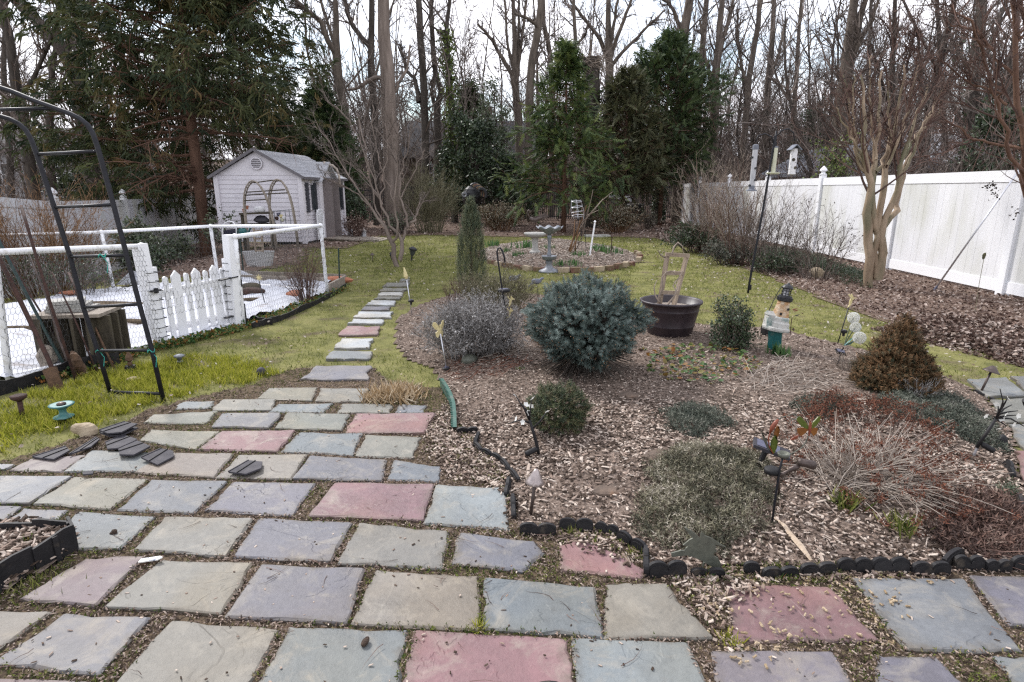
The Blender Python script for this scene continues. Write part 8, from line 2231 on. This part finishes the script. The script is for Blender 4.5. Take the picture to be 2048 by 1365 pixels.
# spill over the patio along the bed's left and front edges
SP1 = fp([(845,850),(905,790),(925,868),(1000,920),(1034,1000),(1034,1060),(1012,1060),(1008,1000),(880,955),(850,915)])
SP2 = fp([(1295,1150),(1900,1140),(1900,1165),(1700,1172),(1560,1168),(1440,1250),(1500,1330),(1450,1330),(1400,1250),(1330,1175)])
SP3 = fp([(1100,1060),(1240,1075),(1290,1110),(1290,1150),(1200,1130),(1110,1100)])
for poly,n in ((SP1,2600),(SP2,1300),(SP3,420)):
    p = inside_pts(poly,n,g); st = on_stone(p,STONE_POLY); e = dist_poly(p[:,:2],poly); k = g.random(len(p)) < np.clip(e/.10,.12,1); p = p[k]; st = st[k]
    p[:,2] += np.where(st,.026,.016)+g.uniform(0,.008,len(p)); n = len(p)
    m = MB(); sc = np.stack([np.clip(g.gamma(4,.0075,n),.012,.07),g.uniform(.018,.05,n),g.uniform(.02,.05,n)],1); scatter(m,*CHIP,p,flatdirs(n),sc,up=upish(n),g=g); stuff('wood_chips',m,'chip')
p = inside_pts(SIDEBED,2600,g,.01); p[:,2] += g.uniform(.035,.06,len(p)); n = len(p); m = MB(); sc = np.stack([np.clip(g.gamma(4,.010,n),.015,.09),g.uniform(.02,.06,n),g.uniform(.02,.06,n)],1); scatter(m,*CHIP,p,flatdirs(n),sc,up=upish(n),g=g); stuff('wood_chips',m,'chip')
p = inside_pts(CIRC,7000,g); p[:,2] += .02; n = len(p); m = MB(); sc = np.stack([g.uniform(.03,.12,n),g.uniform(.03,.08,n),g.uniform(.03,.08,n)],1); scatter(m,*BIT,p,flatdirs(n),sc,up=upish(n,.5),g=g); stuff('pale_straw_mulch',m,'stalk')
# peanut shells and bits on the front stones at right
PN = (np.array([[-.5,0,0]]+[[x,r*math.cos(a),r*math.sin(a)] for x,r in ((-.36,.20),(-.05,.15),(.28,.22),(.46,.10)) for a in np.linspace(0,2*math.pi,6,endpoint=False)]),
      [[0,1+(j+1) % 6,1+j] for j in range(6)]+[[1+i*6+j,1+i*6+(j+1) % 6,7+i*6+(j+1) % 6,7+i*6+j] for i in range(3) for j in range(6)]+[[19+j for j in range(6)]])
PNZ = fp([(1320,1160),(1900,1150),(1780,1300),(1640,1290),(1520,1365),(1440,1320),(1380,1210)])
p = inside_pts(PNZ,460,g); st = on_stone(p,STONE_POLY); k = (g.random(len(p)) < np.where(st,.28,1)); p,st = p[k],st[k]; p[:,2] += np.where(st,.028,.018); n = len(p)
m = MB(); scatter(m,PN[0],PN[1],p,flatdirs(n,.15),g.uniform(.013,.027,n),g=g); stuff('peanut_shells',m,'peanut')
# scattered chips, twigs and crumbs on all the stones
p = inside_pts(PATIO,520,g,.0,near=2.2); p[:,2] += .025; n = len(p); m = MB(); sc = np.stack([g.uniform(.005,.024,n),g.uniform(.012,.03,n),g.uniform(.01,.03,n)],1); scatter(m,*CHIP,p,flatdirs(n,.1),sc,up=upish(n,.2),g=g); stuff('stray_chips',m,'chip')
p = inside_pts(PATIO,130,g,.0,near=2.2); P,R1 = grow(p+(0,0,.026),flatdirs(130,.0),g.uniform(.03,.14,130),np.full(130,.0014),6,.22,0,g); P[:,:,2] = P[:,:1,2]+g.uniform(0,.004,P.shape[:2]); m = MB(); tubes(m,P,R1,3); stuff('stray_twigs',m,'twig_red')
# joint debris and moss between the stones
p = inside_pts(PATIO,52000,g,.0,near=2.4); k = ~on_stone(p,STONE_POLY+STEP_POLY,.004); p = p[k]
q = inside_pts(PATIO,26000,g,0,near=1.8); q = q[~on_stone(q,STONE_POLY+STEP_POLY,.004)]; p = np.concatenate([p,q])
patch = np.sin(p[:,0]*3.1+1.3*np.sin(p[:,1]*2.2))*np.sin(p[:,1]*2.7+p[:,0])+g.normal(0,.5,len(p))
d_ = p[patch <= .45]; d_[:,2] += .012+g.uniform(0,.012,len(d_)); n = len(d_); m = MB(); sc = np.stack([g.uniform(.006,.022,n),g.uniform(.008,.022,n),g.uniform(.008,.03,n)],1); scatter(m,*BIT,d_,flatdirs(n,.3),sc*(1,1,2),up=upish(n,.5),g=g); stuff('joint_debris',m,'chip_dark')
d_ = p[patch > .12]; d_[:,2] += .012; n = len(d_); m = MB(); scatter(m,*_brush(4,.7,.14,6),d_,nrm(g.normal(0,.8,(n,3))+(0,0,.8)),g.uniform(.008,.024,n),g=g); stuff('joint_moss',m,'moss_bit')
# leaf litter
p = inside_pts(LITTER_R,20000,g,.02,near=6.0); p[:,2] += g.uniform(.015,.045,len(p)); n = len(p); m = MB(); L_ = g.uniform(.022,.060,n)*np.clip(p[:,1]/9,1,2.2)
for T_,k in ((CURL,p[:,1] < 9.5),(LEAF,p[:,1] >= 9.5)): scatter(m,*T_,p[k],flatdirs(k.sum(),.35),L_[k],up=upish(k.sum(),.7),g=g)
stuff('fallen_leaves',m,'leaf_dry')
# heap of raked leaves
HEAP = fp([(1740,660),(1850,640),(1990,650),(2100,680),(2060,740),(1960,715),(1860,690)])
p = inside_pts(HEAP,6500,g); p[:,2] += g.uniform(.02,.16,len(p))*smooth(dist_poly(p[:,:2],HEAP)/.3); n = len(p); m = MB(); scatter(m,*CURL,p,flatdirs(n,.4),g.uniform(.025,.06,n),up=upish(n,.8),g=g); stuff('fallen_leaves',m,'leaf_dry')
p = inside_pts(LITTER_B,6500,g,.05); p[:,2] += g.uniform(.02,.05,len(p)); n = len(p); m = MB(); scatter(m,*LEAF,p,flatdirs(n,.35),g.uniform(.06,.13,n),up=upish(n,.7),g=g); stuff('fallen_leaves',m,'leaf_dry')
p = inside_pts(LITTER_L,2200,g,.05); p[:,2] += g.uniform(.02,.05,len(p)); n = len(p); m = MB(); scatter(m,*LEAF,p,flatdirs(n,.35),g.uniform(.04,.10,n),up=upish(n,.7),g=g); stuff('fallen_leaves',m,'leaf_dry')
# woodland floor beyond the iron fence
F_ = np.array([[-16,33],[12,33],[20,46],[-26,46]]); p = inside_pts(F_,5000,g); p[:,2] += .03; n = len(p); m = MB(); scatter(m,*LEAF,p,flatdirs(n,.35),g.uniform(.10,.22,n),up=upish(n,.7),g=g); stuff('fallen_leaves',m,'leaf_dry')
# leaf scraps on the mulch bed's far side and on the lawn
p = inside_pts(BED,900,g,.02); p = p[p[:,1] > 4.6]; p[:,2] += .03; n = len(p); m = MB(); scatter(m,*CURL,p,flatdirs(n,.35),g.uniform(.02,.05,n),up=upish(n,.7),g=g); stuff('fallen_leaves',m,'leaf_dry')
p = inside_pts(LAWN,24000,g,.0,near=8); bad = (dist_poly(p[:,:2],BED) >-.05) | (dist_poly(p[:,:2],PATIO) >-.05) | (dist_poly(p[:,:2],VEG) >-.1) | on_stone(p,ALLSTONE)
dr_ = np.abs(dist_poly(p[:,:2],LITTER_R)); k = ~bad & (g.random(len(p)) < np.clip(1.15-dr_/2.2,.22,1)); p = p[k]; p[:,2] += g.uniform(.02,.045,len(p)); n = len(p); m = MB(); scatter(m,*LEAF,p,flatdirs(n,.3),g.uniform(.012,.045,n)*np.clip(p[:,1]/8,1,1.8),up=upish(n,.6),g=g); stuff('scattered_leaves',m,'leaf_pale')
# lawn grass
def lawn_pts(n,near):
    p = inside_pts(LAWN,n,g,.0,near=near)
    bad = (dist_poly(p[:,:2],BED) >-.01) | (dist_poly(p[:,:2],PATIO) > .03) | (dist_poly(p[:,:2],VEG) >-.02) | on_stone(p,ALLSTONE,-.012) | (dist_poly(p[:,:2],LITTER_R) > .12) | (dist_poly(p[:,:2],CIRC) >-.02) | (dist_poly(p[:,:2],LITTER_B) > .3)
    bad |= dist_poly(p[:,:2],LITTER_L) > .2
    bad |= (p[:,0] <-3.2-.40*(p[:,1]-4.8)) & (p[:,1] > 5.6) & (p[:,1] < 10)
    p = p[~bad]
    vis = np.abs(p[:,0]) < p[:,1]*.95+.8
    return p[vis]
def bare(p):
    return np.sin(p[:,0]*2.3+1.7*np.sin(p[:,1]*1.3))*np.sin(p[:,1]*1.9+1.1*np.sin(p[:,0]*1.6))+.5*np.sin(p[:,0]*7.1+p[:,1]*5.3)*np.sin(p[:,1]*8.3-p[:,0]*4.1)
p = lawn_pts(230000,8.0); b_ = bare(p); k = g.random(len(p)) < np.clip(1.0-.8*smooth((b_-.2)/.6),.08,1); p = p[k]; n = len(p)
dist = np.hypot(p[:,0],p[:,1]); rn = np.clip(g.normal(.42,.24,n)+.25*smooth((bare(p)+.1)/.8),0,1); L = g.uniform(.020,.048,n)*np.clip(dist/8,1,1.9); D = nrm(np.c_[g.normal(0,.65,(n,2)),np.ones(n)])
m = MB()
for T_,k in ((BLADE,dist < 6.5),((np.array([[0,-.06,0],[0,.06,0],[1,0,.1]]),np.array([[0,1,2]])),dist >= 6.5)): scatter(m,T_[0]*np.array([1,1.4,1]),T_[1],p[k]-(0,0,.004),D[k],L[k],rnd=rn[k],g=g)
stuff('grass',m,'grass')
print('grass blades',n)
# bright mossy tufts on the left lawn
TZ = fp([(-60,830),(120,760),(240,735),(420,705),(560,735),(590,750),(470,775),(330,812),(200,850),(40,895),(-80,925)])
c = inside_pts(TZ,150,g,.05); c = c[~on_stone(c,ALLSTONE,-.06)]; w = g.uniform(.04,.13,len(c)); reps = (w*1300).astype(int)
p = np.repeat(c,reps,0); p[:,:2] += g.normal(0,1,(len(p),2))*np.repeat(w,reps)[:,None]*.6; p = p[(dist_poly(p[:,:2],PATIO) < .02) & ~on_stone(p,ALLSTONE,-.01)]; n = len(p); p[:,2] = H(p[:,0],p[:,1])
m = MB(); scatter(m,BLADE[0]*np.array([1,.8,1]),BLADE[1],p,nrm(np.c_[g.normal(0,.55,(n,2)),np.ones(n)]),g.uniform(.035,.085,n),g=g); stuff('mossy_grass',m,'moss')
# greens along the foot of gate, edging and stepping stones
E1 = np.concatenate([np.linspace(flat(330,698)[:2],flat(478,662)[:2],40),np.linspace(flat(480,662)[:2],flat(690,582)[:2],40),np.linspace(flat(100,765)[:2],flat(320,700)[:2],40)])
p = np.repeat(E1,26,0)+g.normal(0,.045,(len(E1)*26,2)); p = np.c_[p,H(p[:,0],p[:,1])]; n = len(p); m = MB(); scatter(m,*LEAF,p+np.c_[np.zeros((n,2)),g.uniform(.01,.07,n)],nrm(g.normal(0,1,(n,3))+(0,0,.3)),g.uniform(.02,.05,n),g=g); stuff('weeds',m,'green_leaf')
